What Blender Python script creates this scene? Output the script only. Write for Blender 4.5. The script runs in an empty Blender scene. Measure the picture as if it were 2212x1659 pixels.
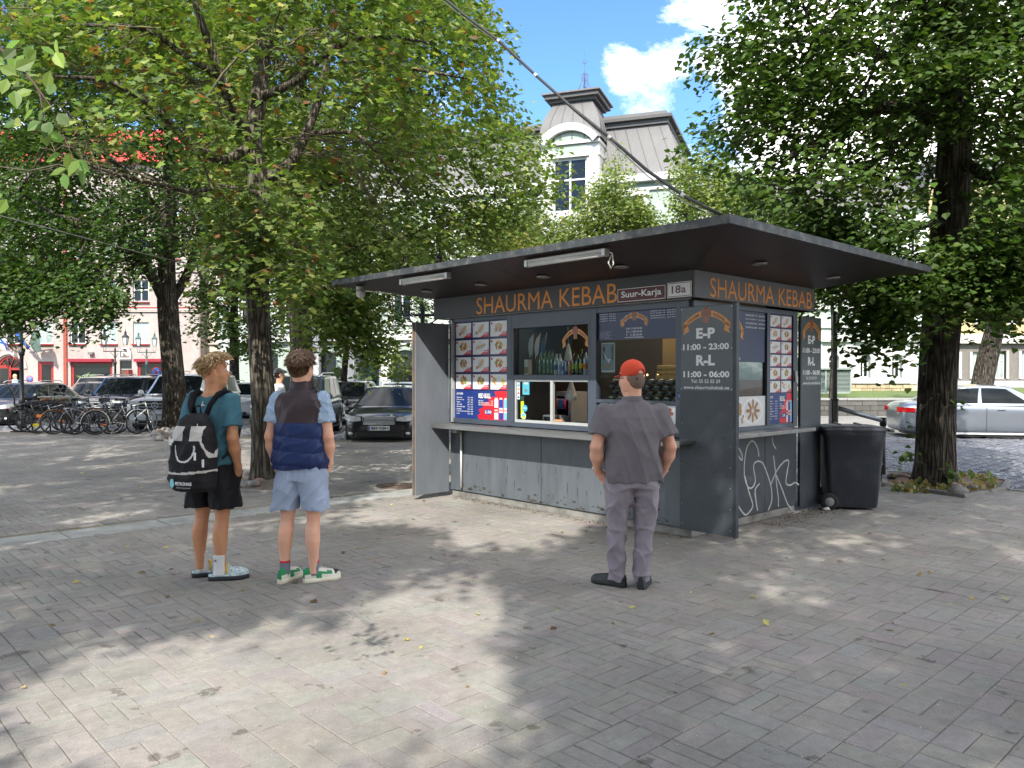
import bpy,bmesh,math,random
import numpy as np
from mathutils import Vector,Matrix,noise as mnoise
R=math.radians
random.seed(7)
rng=np.random.default_rng(7)
scene=bpy.context.scene
COL=scene.collection
EYE=1.63
PITCH=math.atan(19.5/1701.0)
cam_d=bpy.data.cameras.new('camera')
cam_d.sensor_width=36.0
cam_d.lens=36.0*1701.0/2212.0
cam_d.clip_start=0.05
cam_d.clip_end=3000.0
cam=bpy.data.objects.new('camera',cam_d)
cam.location=(0,0,EYE)
cam.rotation_euler=(R(90)-PITCH,0,0)
COL.objects.link(cam)
scene.camera=cam
SUN_EL=R(42.5)
SUN_H=Vector((-0.2,-0.98)).normalized()
SUN_DIR=Vector((SUN_H.x*math.cos(SUN_EL),SUN_H.y*math.cos(SUN_EL),math.sin(SUN_EL)))
world=bpy.data.worlds.new('World')
scene.world=world
world.use_nodes=True
wn,wl=world.node_tree.nodes,world.node_tree.links
wn.clear()
w_out=wn.new('ShaderNodeOutputWorld')
w_bg=wn.new('ShaderNodeBackground')
w_sky=wn.new('ShaderNodeTexSky')
w_sky.sky_type='NISHITA'
w_sky.sun_disc=False
w_sky.sun_elevation=SUN_EL
w_sky.sun_rotation=math.atan2(SUN_H.x,SUN_H.y)
w_sky.altitude=20
w_sky.air_density=1.0
w_sky.dust_density=0.6
w_sky.ozone_density=2.0
SKY_STRENGTH=0.15
w_tc=wn.new('ShaderNodeTexCoord')
w_map=wn.new('ShaderNodeMapping')
w_map.inputs['Scale'].default_value=(1.0,1.0,1.9)
w_map.inputs['Location'].default_value=(3.05,1.2,0.33)
w_n1=wn.new('ShaderNodeTexNoise')
w_n1.inputs['Scale'].default_value=3.1
w_n1.inputs['Detail'].default_value=12
w_n1.inputs['Roughness'].default_value=0.68
w_n1.inputs['Distortion'].default_value=0.25
w_r=wn.new('ShaderNodeValToRGB')
w_r.color_ramp.elements[0].position=0.54
w_r.color_ramp.elements[0].color=(0,0,0,1)
w_r.color_ramp.elements[1].position=0.72
w_r.color_ramp.elements[1].color=(1,1,1,1)
w_n2=wn.new('ShaderNodeTexNoise')
w_n2.inputs['Scale'].default_value=5.0
w_n2.inputs['Detail'].default_value=6
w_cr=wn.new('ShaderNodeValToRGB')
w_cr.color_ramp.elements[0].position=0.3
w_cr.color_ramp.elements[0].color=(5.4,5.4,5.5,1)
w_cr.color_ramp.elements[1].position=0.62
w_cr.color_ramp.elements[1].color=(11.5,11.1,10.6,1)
w_gain=wn.new('ShaderNodeMixRGB')
w_gain.blend_type='MULTIPLY'
w_gain.inputs[0].default_value=1.0
w_gain.inputs[2].default_value=(0.46,0.64,0.84,1)
w_mix=wn.new('ShaderNodeMixRGB')
wl.new(w_tc.outputs['Generated'],w_map.inputs['Vector'])
wl.new(w_map.outputs['Vector'],w_n1.inputs['Vector'])
wl.new(w_map.outputs['Vector'],w_n2.inputs['Vector'])
def sky_dir(u,v):
 x,z,y=(u-1106)/1701.0,-(v-829.5)/1701.0,1.0
 return Vector((x,y,z+.011)).normalized()
acc=w_n1.outputs['Fac']
for(d_,rad_,amp_)in((sky_dir(1400,225),3.3,.14),(sky_dir(1325,190),2.0,.10),(sky_dir(1600,50),6.5,.21),(sky_dir(1900,300),11,.3),(sky_dir(2300,200),16,.25),(sky_dir(1680,230),4.5,.12),(sky_dir(1180,60),6,-.06),(Vector((0,-.2,1)),45,.15),(Vector((-.3,.6,.8)),24,.1),(sky_dir(200,600),14,.16),(Vector((-.8,-.2,.5)),45,.18),(Vector((.9,-.2,.45)),45,.18),(Vector((.2,-.8,.35)),38,.16)):  # plain Vector entries are unseen clouds added to raise the ambient light
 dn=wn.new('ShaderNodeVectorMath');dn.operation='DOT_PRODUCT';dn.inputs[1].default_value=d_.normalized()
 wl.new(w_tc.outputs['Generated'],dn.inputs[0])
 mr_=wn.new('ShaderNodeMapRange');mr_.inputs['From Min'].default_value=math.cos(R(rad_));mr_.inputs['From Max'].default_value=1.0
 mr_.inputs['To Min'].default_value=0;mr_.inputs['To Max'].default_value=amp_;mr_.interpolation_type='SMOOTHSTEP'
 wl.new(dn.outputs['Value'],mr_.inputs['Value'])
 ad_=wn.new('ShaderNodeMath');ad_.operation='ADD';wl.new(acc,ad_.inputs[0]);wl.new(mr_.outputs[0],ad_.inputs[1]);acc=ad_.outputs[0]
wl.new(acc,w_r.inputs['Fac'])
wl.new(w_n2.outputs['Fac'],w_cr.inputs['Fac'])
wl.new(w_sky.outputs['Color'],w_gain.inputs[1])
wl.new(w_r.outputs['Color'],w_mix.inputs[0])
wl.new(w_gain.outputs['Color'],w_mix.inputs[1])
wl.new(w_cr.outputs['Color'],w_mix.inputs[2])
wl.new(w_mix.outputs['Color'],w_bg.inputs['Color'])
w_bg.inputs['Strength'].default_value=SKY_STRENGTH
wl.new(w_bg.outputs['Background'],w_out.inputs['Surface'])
sun_d=bpy.data.lights.new('sun','SUN')
sun_d.energy=2.85
sun_d.angle=R(0.53)
sun_d.color=(1.0,0.95,0.87)
sun=bpy.data.objects.new('sun',sun_d)
sun.rotation_euler=Vector(SUN_DIR).to_track_quat('Z','Y').to_euler()
COL.objects.link(sun)
scene.view_settings.view_transform='Standard'
scene.view_settings.look='None'
scene.view_settings.exposure=1.36
scene.view_settings.gamma=1.0
scene.view_settings.use_curve_mapping=False
scene.render.engine='CYCLES'
cy=scene.cycles
cy.max_bounces=7
cy.diffuse_bounces=3
cy.glossy_bounces=3
cy.transmission_bounces=5
cy.transparent_max_bounces=8
cy.caustics_reflective=False
cy.caustics_refractive=False
cy.use_denoising=True
def ray(u,v):
 x,z,y=(u-1106)/1701.0,-(v-829.5)/1701.0,1.0
 c,s=math.cos(PITCH),math.sin(PITCH)
 return(x,y*c+z*s,z*c-y*s)
def P(u,v,d):
 r=ray(u,v);k=d/r[1]
 return Vector((r[0]*k,d,EYE+r[2]*k))
def G(u,v,z=0.0):
 r=ray(u,v);k=(z-EYE)/r[2]
 return Vector((r[0]*k,r[1]*k,z))
def lin(c):
 return tuple((x/255.0/12.92)if x/255.0<=0.04045 else((x/255.0+0.055)/1.055)**2.4 for x in c)
MATS={}
def mat(name,color,rough=0.6,metal=0.0,var=0.12,scale=6.0,bump=0.0,bscale=40.0,spec=0.5,coat=0.0,
  stretch=(1,1,1),second=None,second_amt=0.4,second_scale=3.0,emis=None,attr=False,detail=5,rvar=0.0):
 """procedural surface: base colour broken up by noise, optional second colour in patches, fine relief"""
 if name in MATS:return MATS[name]
 m=bpy.data.materials.new(name);m.use_nodes=True
 n,l=m.node_tree.nodes,m.node_tree.links
 b=n['Principled BSDF']
 b.inputs['Roughness'].default_value=rough
 b.inputs['Metallic'].default_value=metal
 b.inputs['Specular IOR Level'].default_value=spec
 if coat:b.inputs['Coat Weight'].default_value=coat;b.inputs['Coat Roughness'].default_value=0.05
 tc=n.new('ShaderNodeTexCoord')
 mp=n.new('ShaderNodeMapping');mp.inputs['Scale'].default_value=stretch
 l.new(tc.outputs['Object'],mp.inputs['Vector'])
 tex=n.new('ShaderNodeTexNoise');tex.inputs['Scale'].default_value=scale;tex.inputs['Detail'].default_value=detail
 l.new(mp.outputs['Vector'],tex.inputs['Vector'])
 mr=n.new('ShaderNodeMapRange')
 mr.inputs['From Min'].default_value=0.25;mr.inputs['From Max'].default_value=0.75
 mr.inputs['To Min'].default_value=1-var;mr.inputs['To Max'].default_value=1+var
 l.new(tex.outputs['Fac'],mr.inputs['Value'])
 if attr:
  src=n.new('ShaderNodeAttribute');src.attribute_name='Col';src_out=src.outputs['Color']
 else:
  src=n.new('ShaderNodeRGB');src.outputs[0].default_value=(*color[:3],1);src_out=src.outputs[0]
 if second is not None:
  t2=n.new('ShaderNodeTexNoise');t2.inputs['Scale'].default_value=second_scale;t2.inputs['Detail'].default_value=7
  t2.inputs['Roughness'].default_value=0.65
  l.new(mp.outputs['Vector'],t2.inputs['Vector'])
  rp=n.new('ShaderNodeValToRGB')
  rp.color_ramp.elements[0].position=0.48;rp.color_ramp.elements[0].color=(0,0,0,1)
  rp.color_ramp.elements[1].position=0.66;rp.color_ramp.elements[1].color=(second_amt,)*3+(1,)
  l.new(t2.outputs['Fac'],rp.inputs['Fac'])
  mx=n.new('ShaderNodeMixRGB');mx.inputs[2].default_value=(*second,1)
  l.new(rp.outputs['Color'],mx.inputs[0]);l.new(src_out,mx.inputs[1]);src_out=mx.outputs[0]
 mul=n.new('ShaderNodeVectorMath');mul.operation='SCALE'
 l.new(src_out,mul.inputs[0]);l.new(mr.outputs[0],mul.inputs['Scale'])
 l.new(mul.outputs[0],b.inputs['Base Color'])
 if rvar:
  m2=n.new('ShaderNodeMapRange');m2.inputs['From Min'].default_value=0.3;m2.inputs['From Max'].default_value=0.7
  m2.inputs['To Min'].default_value=rough-rvar;m2.inputs['To Max'].default_value=rough+rvar
  l.new(tex.outputs['Fac'],m2.inputs['Value']);l.new(m2.outputs[0],b.inputs['Roughness'])
 if bump:
  t3=n.new('ShaderNodeTexNoise');t3.inputs['Scale'].default_value=bscale;t3.inputs['Detail'].default_value=6
  l.new(mp.outputs['Vector'],t3.inputs['Vector'])
  bp=n.new('ShaderNodeBump');bp.inputs['Strength'].default_value=min(1.0,bump);bp.inputs['Distance'].default_value=0.01*max(1.0,bump)
  l.new(t3.outputs['Fac'],bp.inputs['Height']);l.new(bp.outputs[0],b.inputs['Normal'])
 if emis:
  b.inputs['Emission Color'].default_value=(*emis[0],1);b.inputs['Emission Strength'].default_value=emis[1]
 MATS[name]=m
 return m
def glass_mat(name,tint=(0.9,0.95,0.95),refl=0.12,trans=0.8,rough=0.0):
 """window glass: clear sheet that lets light through and mirrors the surroundings at grazing angles"""
 if name in MATS:return MATS[name]
 m=bpy.data.materials.new(name);m.use_nodes=True
 n,l=m.node_tree.nodes,m.node_tree.links
 n.clear()
 o=n.new('ShaderNodeOutputMaterial');tr=n.new('ShaderNodeBsdfTransparent');tr.inputs[0].default_value=(*[c*trans for c in tint],1)
 gl=n.new('ShaderNodeBsdfGlossy');gl.inputs['Roughness'].default_value=rough;gl.inputs[0].default_value=(1,1,1,1)
 fr=n.new('ShaderNodeLayerWeight');fr.inputs['Blend'].default_value=0.5
 pw=n.new('ShaderNodeMath');pw.operation='POWER';pw.inputs[1].default_value=4.0;l.new(fr.outputs['Facing'],pw.inputs[0])
 ad=n.new('ShaderNodeMath');ad.operation='ADD';ad.inputs[1].default_value=refl;ad.use_clamp=True
 nz=n.new('ShaderNodeTexNoise');nz.inputs['Scale'].default_value=1.2
 bp=n.new('ShaderNodeBump');bp.inputs['Strength'].default_value=0.05;bp.inputs['Distance'].default_value=0.05
 l.new(nz.outputs['Fac'],bp.inputs['Height']);l.new(bp.outputs[0],gl.inputs['Normal'])
 mx=n.new('ShaderNodeMixShader')
 l.new(pw.outputs[0],ad.inputs[0]);l.new(ad.outputs[0],mx.inputs[0]);l.new(tr.outputs[0],mx.inputs[1]);l.new(gl.outputs[0],mx.inputs[2])
 l.new(mx.outputs[0],o.inputs[0])
 MATS[name]=m
 return m
class MB:
 def __init__(s):s.v=[];s.f=[];s.m=[];s.sm=[];s.c=[]
 def add(s,vs,fs,mi=0,smooth=False,col=None):
  o=len(s.v);s.v.extend([tuple(q)for q in vs])
  for f in fs:
   s.f.append([i+o for i in f]);s.m.append(mi);s.sm.append(smooth);s.c.append(col or(1,1,1))
  return s
 def box(s,x0,x1,y0,y1,z0,z1,mi=0,col=None,M=None):
  vs=[Vector((x,y,z))for z in(z0,z1)for y in(y0,y1)for x in(x0,x1)]
  if M is not None:vs=[M@q for q in vs]
  return s.add(vs,[(0,2,3,1),(4,5,7,6),(0,1,5,4),(2,6,7,3),(0,4,6,2),(1,3,7,5)],mi,False,col)
 def tube(s,pts,rad,n=8,mi=0,cap=True,smooth=True,col=None,ell=None):
  pts=[Vector(p)for p in pts]
  if not hasattr(rad,'__len__'):rad=[rad]*len(pts)
  vs=[];up=None
  for i,p in enumerate(pts):
   t=(pts[min(i+1,len(pts)-1)]-pts[max(i-1,0)])
   if t.length<1e-9:t=Vector((0,0,1))
   t.normalize()
   if up is None:
    up=Vector((0,0,1))if abs(t.z)<0.9 else Vector((1,0,0))
   a=up.cross(t)
   if a.length<1e-6:a=Vector((0,1,0)).cross(t)
   a.normalize();b=t.cross(a).normalized();up=b
   for k in range(n):
    an=2*math.pi*k/n
    e1,e2=(1,1)if ell is None else ell
    vs.append(p+a*(math.cos(an)*rad[i]*e1)+b*(math.sin(an)*rad[i]*e2))
  fs=[]
  for i in range(len(pts)-1):
   for k in range(n):
    k2=(k+1)%n
    fs.append((i*n+k,i*n+k2,(i+1)*n+k2,(i+1)*n+k))
  s.add(vs,fs,mi,smooth,col)
  if cap:
   o=len(s.v)-len(vs)
   s.f.append([o+k for k in range(n)][::-1]);s.m.append(mi);s.sm.append(False);s.c.append(col or(1,1,1))
   o2=o+(len(pts)-1)*n
   s.f.append([o2+k for k in range(n)]);s.m.append(mi);s.sm.append(False);s.c.append(col or(1,1,1))
  return s
 def lathe(s,prof,n=16,c=(0,0,0),mi=0,smooth=True,col=None,M=None,cap=True,ex=1.0,ey=1.0,rot=0.0):
  vs=[]
  for r,z in prof:
   for k in range(n):
    a=2*math.pi*k/n+rot
    q=Vector((c[0]+r*ex*math.cos(a),c[1]+r*ey*math.sin(a),c[2]+z))
    vs.append(M@q if M is not None else q)
  fs=[]
  for i in range(len(prof)-1):
   for k in range(n):
    k2=(k+1)%n
    fs.append((i*n+k,i*n+k2,(i+1)*n+k2,(i+1)*n+k))
  if cap:
   fs.append(tuple(range(n))[::-1]);fs.append(tuple((len(prof)-1)*n+k for k in range(n)))
  return s.add(vs,fs,mi,smooth,col)
 def prism(s,poly,f0,f1,mi=0,col=None,smooth=False):
  """poly: 2-D points; f0/f1 map a 2-D point to the two ends"""
  n=len(poly)
  vs=[f0(p)for p in poly]+[f1(p)for p in poly]
  fs=[tuple(range(n))[::-1],tuple(range(n,2*n))]+[(i,(i+1)%n,(i+1)%n+n,i+n)for i in range(n)]
  return s.add(vs,fs,mi,smooth,col)
 def grid(s,rows,mi=0,smooth=True,col=None,close=False):
  nr,nc=len(rows),len(rows[0])
  vs=[q for r in rows for q in r]
  fs=[]
  for i in range(nr-1):
   for k in range(nc if close else nc-1):
    k2=(k+1)%nc
    fs.append((i*nc+k,i*nc+k2,(i+1)*nc+k2,(i+1)*nc+k))
  return s.add(vs,fs,mi,smooth,col)
 def data(s,name,mats,fixn=True):
  me=bpy.data.meshes.new(name)
  me.from_pydata(s.v,[],s.f)
  if not isinstance(mats,(list,tuple)):mats=[mats]
  for m in mats:me.materials.append(m)
  me.polygons.foreach_set('material_index',s.m)
  me.polygons.foreach_set('use_smooth',s.sm)
  if any(c!=(1,1,1)for c in s.c):
   at=me.attributes.new('Col','FLOAT_COLOR','FACE')
   at.data.foreach_set('color',np.array([(*c,1)for c in s.c],dtype=np.float32).ravel())
  if fixn and len(s.f)<20000:
   bm=bmesh.new();bm.from_mesh(me);bmesh.ops.recalc_face_normals(bm,faces=bm.faces);bm.to_mesh(me);bm.free()
  me.update()
  return me
 def build(s,name,mats,parent=None,loc=None,rotz=None,bevel=0,fixn=True,seg=2):
  o=bpy.data.objects.new(name,s.data(name,mats,fixn))
  COL.objects.link(o)
  if parent is not None:o.parent=parent
  if loc is not None:o.location=loc
  if rotz is not None:o.rotation_euler=(0,0,rotz)
  if bevel:
   b=o.modifiers.new('edge','BEVEL');b.width=bevel;b.segments=seg;b.limit_method='ANGLE';b.angle_limit=R(40)
   b.harden_normals=False
  return o
def tag(o,label=None,cat=None,group=None,kind=None):
 if label:o['label']=label
 if cat:o['category']=cat
 if group:o['group']=group
 if kind:o['kind']=kind
 return o
def thing(name,label,cat,loc=(0,0,0),rotz=0.0,group=None):
 o=bpy.data.objects.new(name,None);COL.objects.link(o)
 o.empty_display_size=0.1
 o.location=loc;o.rotation_euler=(0,0,rotz)
 return tag(o,label,cat,group)
KIDS={}
def copy_tree(o,parent=None):
 """copy a thing, its parts and sub-parts (mesh data shared)"""
 c=o.copy();COL.objects.link(c)
 if parent is not None:c.parent=parent
 for ch in list(o.children):copy_tree(ch,c)
 return c
def np_mesh(name,verts,faces,mats,smooth=False,col=None):
 """fast mesh from numpy arrays; faces (F,k) constant k"""
 me=bpy.data.meshes.new(name)
 F,k=faces.shape
 me.vertices.add(len(verts));me.vertices.foreach_set('co',verts.astype(np.float32).ravel())
 me.loops.add(F*k);me.loops.foreach_set('vertex_index',faces.astype(np.int32).ravel())
 me.polygons.add(F)
 me.polygons.foreach_set('loop_start',np.arange(0,F*k,k,dtype=np.int32))
 me.polygons.foreach_set('loop_total',np.full(F,k,dtype=np.int32))
 me.polygons.foreach_set('use_smooth',np.full(F,bool(smooth)))
 if col is not None:
  at=me.attributes.new('Col','FLOAT_COLOR','FACE')
  at.data.foreach_set('color',np.hstack([col,np.ones((F,1))]).astype(np.float32).ravel())
 for m in(mats if isinstance(mats,(list,tuple))else[mats]):me.materials.append(m)
 me.update(calc_edges=True)
 return me
def np_obj(name,me,parent=None):
 o=bpy.data.objects.new(name,me);COL.objects.link(o)
 if parent is not None:o.parent=parent
 return o
_tcache={}
def text_poly(txt,font_bold=0.0):
 """outline mesh of a line of text: (verts 2-D, faces), unit box normalised to width/height"""
 key=(txt,font_bold)
 if key in _tcache:return _tcache[key]
 cu=bpy.data.curves.new('t','FONT');cu.body=txt;cu.resolution_u=3;cu.offset=font_bold
 ob=bpy.data.objects.new('t',cu)
 me=bpy.data.meshes.new_from_object(ob)
 vs=[(q.co.x,q.co.y)for q in me.vertices];fs=[tuple(p.vertices)for p in me.polygons]
 bpy.data.meshes.remove(me);bpy.data.objects.remove(ob);bpy.data.curves.remove(cu)
 if vs:
  x0,x1=min(a for a,b in vs),max(a for a,b in vs);y0,y1=min(b for a,b in vs),max(b for a,b in vs)
  vs=[((a-x0)/(x1-x0 or 1),(b-y0)/(y1-y0 or 1))for a,b in vs]
 _tcache[key]=(vs,fs)
 return vs,fs
def put_text(mb,txt,x0,x1,z0,z1,f,mi=0,col=None,bold=0.0):
 """lay text in the box x0..x1, z0..z1; f maps (x, z) to a 3-D point"""
 vs,fs=text_poly(txt,bold)
 mb.add([f((x0+a*(x1-x0),z0+b*(z1-z0)))for a,b in vs],fs,mi,False,col)
PRINT=mat('printed_surface',(1,1,1),rough=0.35,var=0.03,attr=True)
# ================================================================== the kiosk frame: local x along the front to the right, local y into the kiosk
KC=G(1493,1163)
KROT=math.atan2(-0.727,0.686)
KX=Vector((math.cos(KROT),math.sin(KROT),0));KY=Vector((-math.sin(KROT),math.cos(KROT),0))
def K(x,y,z=0.0):return KC+KX*x+KY*y+Vector((0,0,z))
def toK(X,Y):d=Vector((X,Y,0))-KC;return d.dot(KX),d.dot(KY)
ground_m=mat('dusty_grey_ground',(0.13,0.125,0.118),0.9,var=0.2,scale=1.3,bump=0.4,bscale=30,second=(0.2,0.19,0.17),second_amt=0.5,second_scale=0.8)
g=MB().box(-400,400,-120,500,-0.6,-0.14).build('ground',ground_m)
tag(g,kind='structure')
def paver_material():
 m=bpy.data.materials.new('grey_concrete_pavers');m.use_nodes=True
 n,l=m.node_tree.nodes,m.node_tree.links
 b=n['Principled BSDF'];b.inputs['Roughness'].default_value=0.82;b.inputs['Specular IOR Level'].default_value=0.35
 geo=n.new('ShaderNodeNewGeometry')
 at=n.new('ShaderNodeAttribute');at.attribute_name='Col'
 big=n.new('ShaderNodeTexNoise');big.inputs['Scale'].default_value=0.9;big.inputs['Detail'].default_value=6
 l.new(geo.outputs['Position'],big.inputs['Vector'])
 mid=n.new('ShaderNodeTexNoise');mid.inputs['Scale'].default_value=14;mid.inputs['Detail'].default_value=6;mid.inputs['Roughness'].default_value=0.7
 l.new(geo.outputs['Position'],mid.inputs['Vector'])
 sp=n.new('ShaderNodeTexVoronoi');sp.inputs['Scale'].default_value=85
 l.new(geo.outputs['Position'],sp.inputs['Vector'])
 spr=n.new('ShaderNodeValToRGB');spr.color_ramp.elements[0].position=0.10;spr.color_ramp.elements[0].color=(0.42,0.42,0.42,1)
 spr.color_ramp.elements[1].position=0.26;spr.color_ramp.elements[1].color=(1,1,1,1)
 l.new(sp.outputs['Distance'],spr.inputs['Fac'])
 fine=n.new('ShaderNodeTexNoise');fine.inputs['Scale'].default_value=170;fine.inputs['Detail'].default_value=3
 l.new(geo.outputs['Position'],fine.inputs['Vector'])
 bl=n.new('ShaderNodeTexNoise');bl.inputs['Scale'].default_value=4.3;bl.inputs['Detail'].default_value=5;bl.inputs['Roughness'].default_value=0.6
 l.new(geo.outputs['Position'],bl.inputs['Vector'])
 blr=n.new('ShaderNodeValToRGB');blr.color_ramp.elements[0].position=0.635;blr.color_ramp.elements[0].color=(1,1,1,1)
 blr.color_ramp.elements[1].position=0.67;blr.color_ramp.elements[1].color=(0.55,0.53,0.51,1)
 l.new(bl.outputs['Fac'],blr.inputs['Fac'])
 def mul(a,bb,fac=1.0):
  x=n.new('ShaderNodeMixRGB');x.blend_type='MULTIPLY';x.inputs[0].default_value=fac
  l.new(a,x.inputs[1]);l.new(bb,x.inputs[2]);return x.outputs[0]
 def rng_(src,lo,hi):
  r_=n.new('ShaderNodeMapRange');r_.inputs['From Min'].default_value=0.3;r_.inputs['From Max'].default_value=0.7
  r_.inputs['To Min'].default_value=lo;r_.inputs['To Max'].default_value=hi;l.new(src,r_.inputs['Value']);return r_.outputs[0]
 c=mul(at.outputs['Color'],rng_(big.outputs['Fac'],0.78,1.14))
 c=mul(c,rng_(mid.outputs['Fac'],0.84,1.14))
 c=mul(c,rng_(fine.outputs['Fac'],0.86,1.12))
 c=mul(c,spr.outputs['Color'],0.75)
 c=mul(c,blr.outputs['Color'])
 l.new(c,b.inputs['Base Color'])
 bp=n.new('ShaderNodeBump');bp.inputs['Strength'].default_value=0.5;bp.inputs['Distance'].default_value=0.002
 l.new(fine.outputs['Fac'],bp.inputs['Height']);l.new(bp.outputs[0],b.inputs['Normal'])
 MATS['pavers']=m
 return m
PAVER=paver_material()
bed_m=mat('sandy_joint_bed',(0.2,0.175,0.14),0.95,var=0.35,scale=60,second=(0.38,0.34,0.27),second_amt=0.8,second_scale=45)
LY_EDGE=6.25
plz=MB()
pl_poly=[K(60,LY_EDGE),K(-8.6,LY_EDGE),G(905,951),G(718,951),G(610,953),Vector((-8.4,22.9,0)),Vector((-60,24.2,0)),Vector((-60,-40,0)),Vector((60,-60,0))]
plz.prism([(p.x,p.y)for p in pl_poly],lambda p:(p[0],p[1],-0.12),lambda p:(p[0],p[1],-0.007))
paving=plz.build('paving',bed_m);tag(paving,kind='structure')
M_=0.268
def paver_cells():
 out=[]
 for i in range(-75,75):
  for j in range(-60,60):
   x,y=i*M_,j*M_
   w=K(x+M_/2,y+M_/2)
   if w.y<1.6 or abs(w.x)>0.67*w.y+0.7 or w.y>23.3:continue
   if y>LY_EDGE-M_-0.16 and x>-9:continue
   if w.y>18.9+max(0,min(3.6,(-w.x-6)*1.3)):continue
   if-4.0<x<0.0 and 0.05<y<2.1:continue
   if-4.72<x+M_/2<-4.2:continue
   out.append((i,j,x,y,w))
 return out
cells=paver_cells()
pv=[]
for i,j,x,y,w in cells:
 nq=3 if(w.x<.9 and mnoise.noise(Vector((w.x*.35,w.y*.35,3)))>-.22 and(w.y<9 or w.x<-3))or mnoise.noise(Vector((w.x*.6,w.y*.6,9)))>.32 else 2
 for q in range(nq):
  c_=(q+.5)/nq
  if(i+j)%2:pv.append((x+M_*c_,y+M_/2,M_/2/nq,M_/2,w.length))
  else:pv.append((x+M_/2,y+M_*c_,M_/2,M_/2/nq,w.length))
pv.sort(key=lambda a:a[4])
pv=np.array(pv)
def paver_color(n):
 base=np.array([0.275,0.256,0.232])
 k=1+rng.normal(0,0.035,(n,1));t=rng.normal(0,0.018,(n,3))
 return np.clip(base*k*(1+t),0.05,0.6)
def pavers_geo(P_,jit=True):
 """each paver: a chamfered block, slightly tilted and uneven. returns verts (N*12), quads, colours"""
 n=len(P_);cx,cy,hx,hy=P_[:,0],P_[:,1],P_[:,2]-0.0022,P_[:,3]-0.0022
 dz=rng.normal(0,0.0011,n);tx,ty=rng.normal(0,0.0035,n),rng.normal(0,0.0035,n)
 V=np.zeros((n,12,3))
 sx,sy=[-1,1,1,-1],[-1,-1,1,1]
 for lay,(ins,z)in enumerate(((0.0,-0.03),(0.0,-0.003),(0.003,0.0))):
  for q in range(4):
   jx=rng.normal(0,0.0009,n);jy=rng.normal(0,0.0009,n)
   lx=sx[q]*(hx-ins)+jx;ly=sy[q]*(hy-ins)+jy
   V[:,lay*4+q,0]=cx+lx;V[:,lay*4+q,1]=cy+ly
   V[:,lay*4+q,2]=z+dz+tx*lx+ty*ly
 F=[]
 for a in(0,4):
  for q in range(4):F.append((a+q,a+(q+1)%4,a+4+(q+1)%4,a+4+q))
 F.append((8,9,10,11))
 F=np.array(F)
 faces=(F[None]+(np.arange(n)*12)[:,None,None]).reshape(-1,4)
 W=V.reshape(-1,3)
 X=KC.x+W[:,0]*KX.x+W[:,1]*KY.x;Y=KC.y+W[:,0]*KX.y+W[:,1]*KY.y
 return np.stack([X,Y,W[:,2]],1),faces,np.repeat(paver_color(n),len(F),0)
N_SINGLE=296
in_view=[k for k in range(len(pv))if(lambda w:abs(w.x)<0.652*w.y and w.y>3.25)(K(pv[k,0],pv[k,1]))]
first=in_view[:N_SINGLE];rest=np.ones(len(pv),bool);rest[first]=False
for k in first:
 v_,f_,c_=pavers_geo(pv[k:k+1])
 np_obj('paver',np_mesh('paver',v_,f_,PAVER,col=c_),paving)
v_,f_,c_=pavers_geo(pv[rest])
o=np_obj('smaller_pavers',np_mesh('smaller_pavers',v_,f_,PAVER,col=c_),paving);o['kind']='stuff'
slab_m=mat('pale_concrete_slab',(0.33,0.335,0.315),0.85,var=0.18,scale=5,bump=0.3,bscale=120,second=(0.17,0.16,0.145),second_amt=0.6,second_scale=2.6)
strip=thing('drain_strip',None,None);tag(strip,kind='structure')
for k in range(20):
 y0=-9.4+k*0.98
 if y0>4.6:break
 a=-4.69+random.uniform(-.01,.01)
 dz=random.uniform(-.004,.004)
 mb=MB();vs=[]
 for z in(-0.03,0.004+dz):
  for(xx,yy)in((a,y0+.006),(a+.46,y0+.012),(a+.46,y0+.972),(a,y0+.967)):
   vs.append(K(xx,yy,z))
 mb.add(vs,[(0,3,2,1),(4,5,6,7),(0,1,5,4),(1,2,6,5),(2,3,7,6),(3,0,4,7)])
 mb.build('slab',slab_m,strip,bevel=0.006)
def cobble_material():
 m=bpy.data.materials.new('granite_cobbles');m.use_nodes=True
 n,l=m.node_tree.nodes,m.node_tree.links
 b=n['Principled BSDF'];b.inputs['Roughness'].default_value=0.5;b.inputs['Specular IOR Level'].default_value=0.6
 geo=n.new('ShaderNodeNewGeometry');at=n.new('ShaderNodeAttribute');at.attribute_name='Col'
 mid=n.new('ShaderNodeTexNoise');mid.inputs['Scale'].default_value=22;mid.inputs['Detail'].default_value=6
 l.new(geo.outputs['Position'],mid.inputs['Vector'])
 r_=n.new('ShaderNodeMapRange');r_.inputs['From Min'].default_value=0.3;r_.inputs['From Max'].default_value=0.7
 r_.inputs['To Min'].default_value=0.75;r_.inputs['To Max'].default_value=1.25;l.new(mid.outputs['Fac'],r_.inputs['Value'])
 x=n.new('ShaderNodeMixRGB');x.blend_type='MULTIPLY';x.inputs[0].default_value=1
 l.new(at.outputs['Color'],x.inputs[1]);l.new(r_.outputs[0],x.inputs[2]);l.new(x.outputs[0],b.inputs['Base Color'])
 bp=n.new('ShaderNodeBump');bp.inputs['Strength'].default_value=0.6;bp.inputs['Distance'].default_value=0.006
 l.new(mid.outputs['Fac'],bp.inputs['Height']);l.new(bp.outputs[0],b.inputs['Normal'])
 return m
COB=cobble_material()
road_bed=mat('road_joint_soil',(0.075,0.06,0.045),0.95,var=0.4,scale=30,second=(0.16,0.09,0.05),second_amt=0.5,second_scale=14)
road=MB().box(-80,90,4,70,-0.135,-0.125).build('road',road_bed);tag(road,kind='structure')
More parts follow.
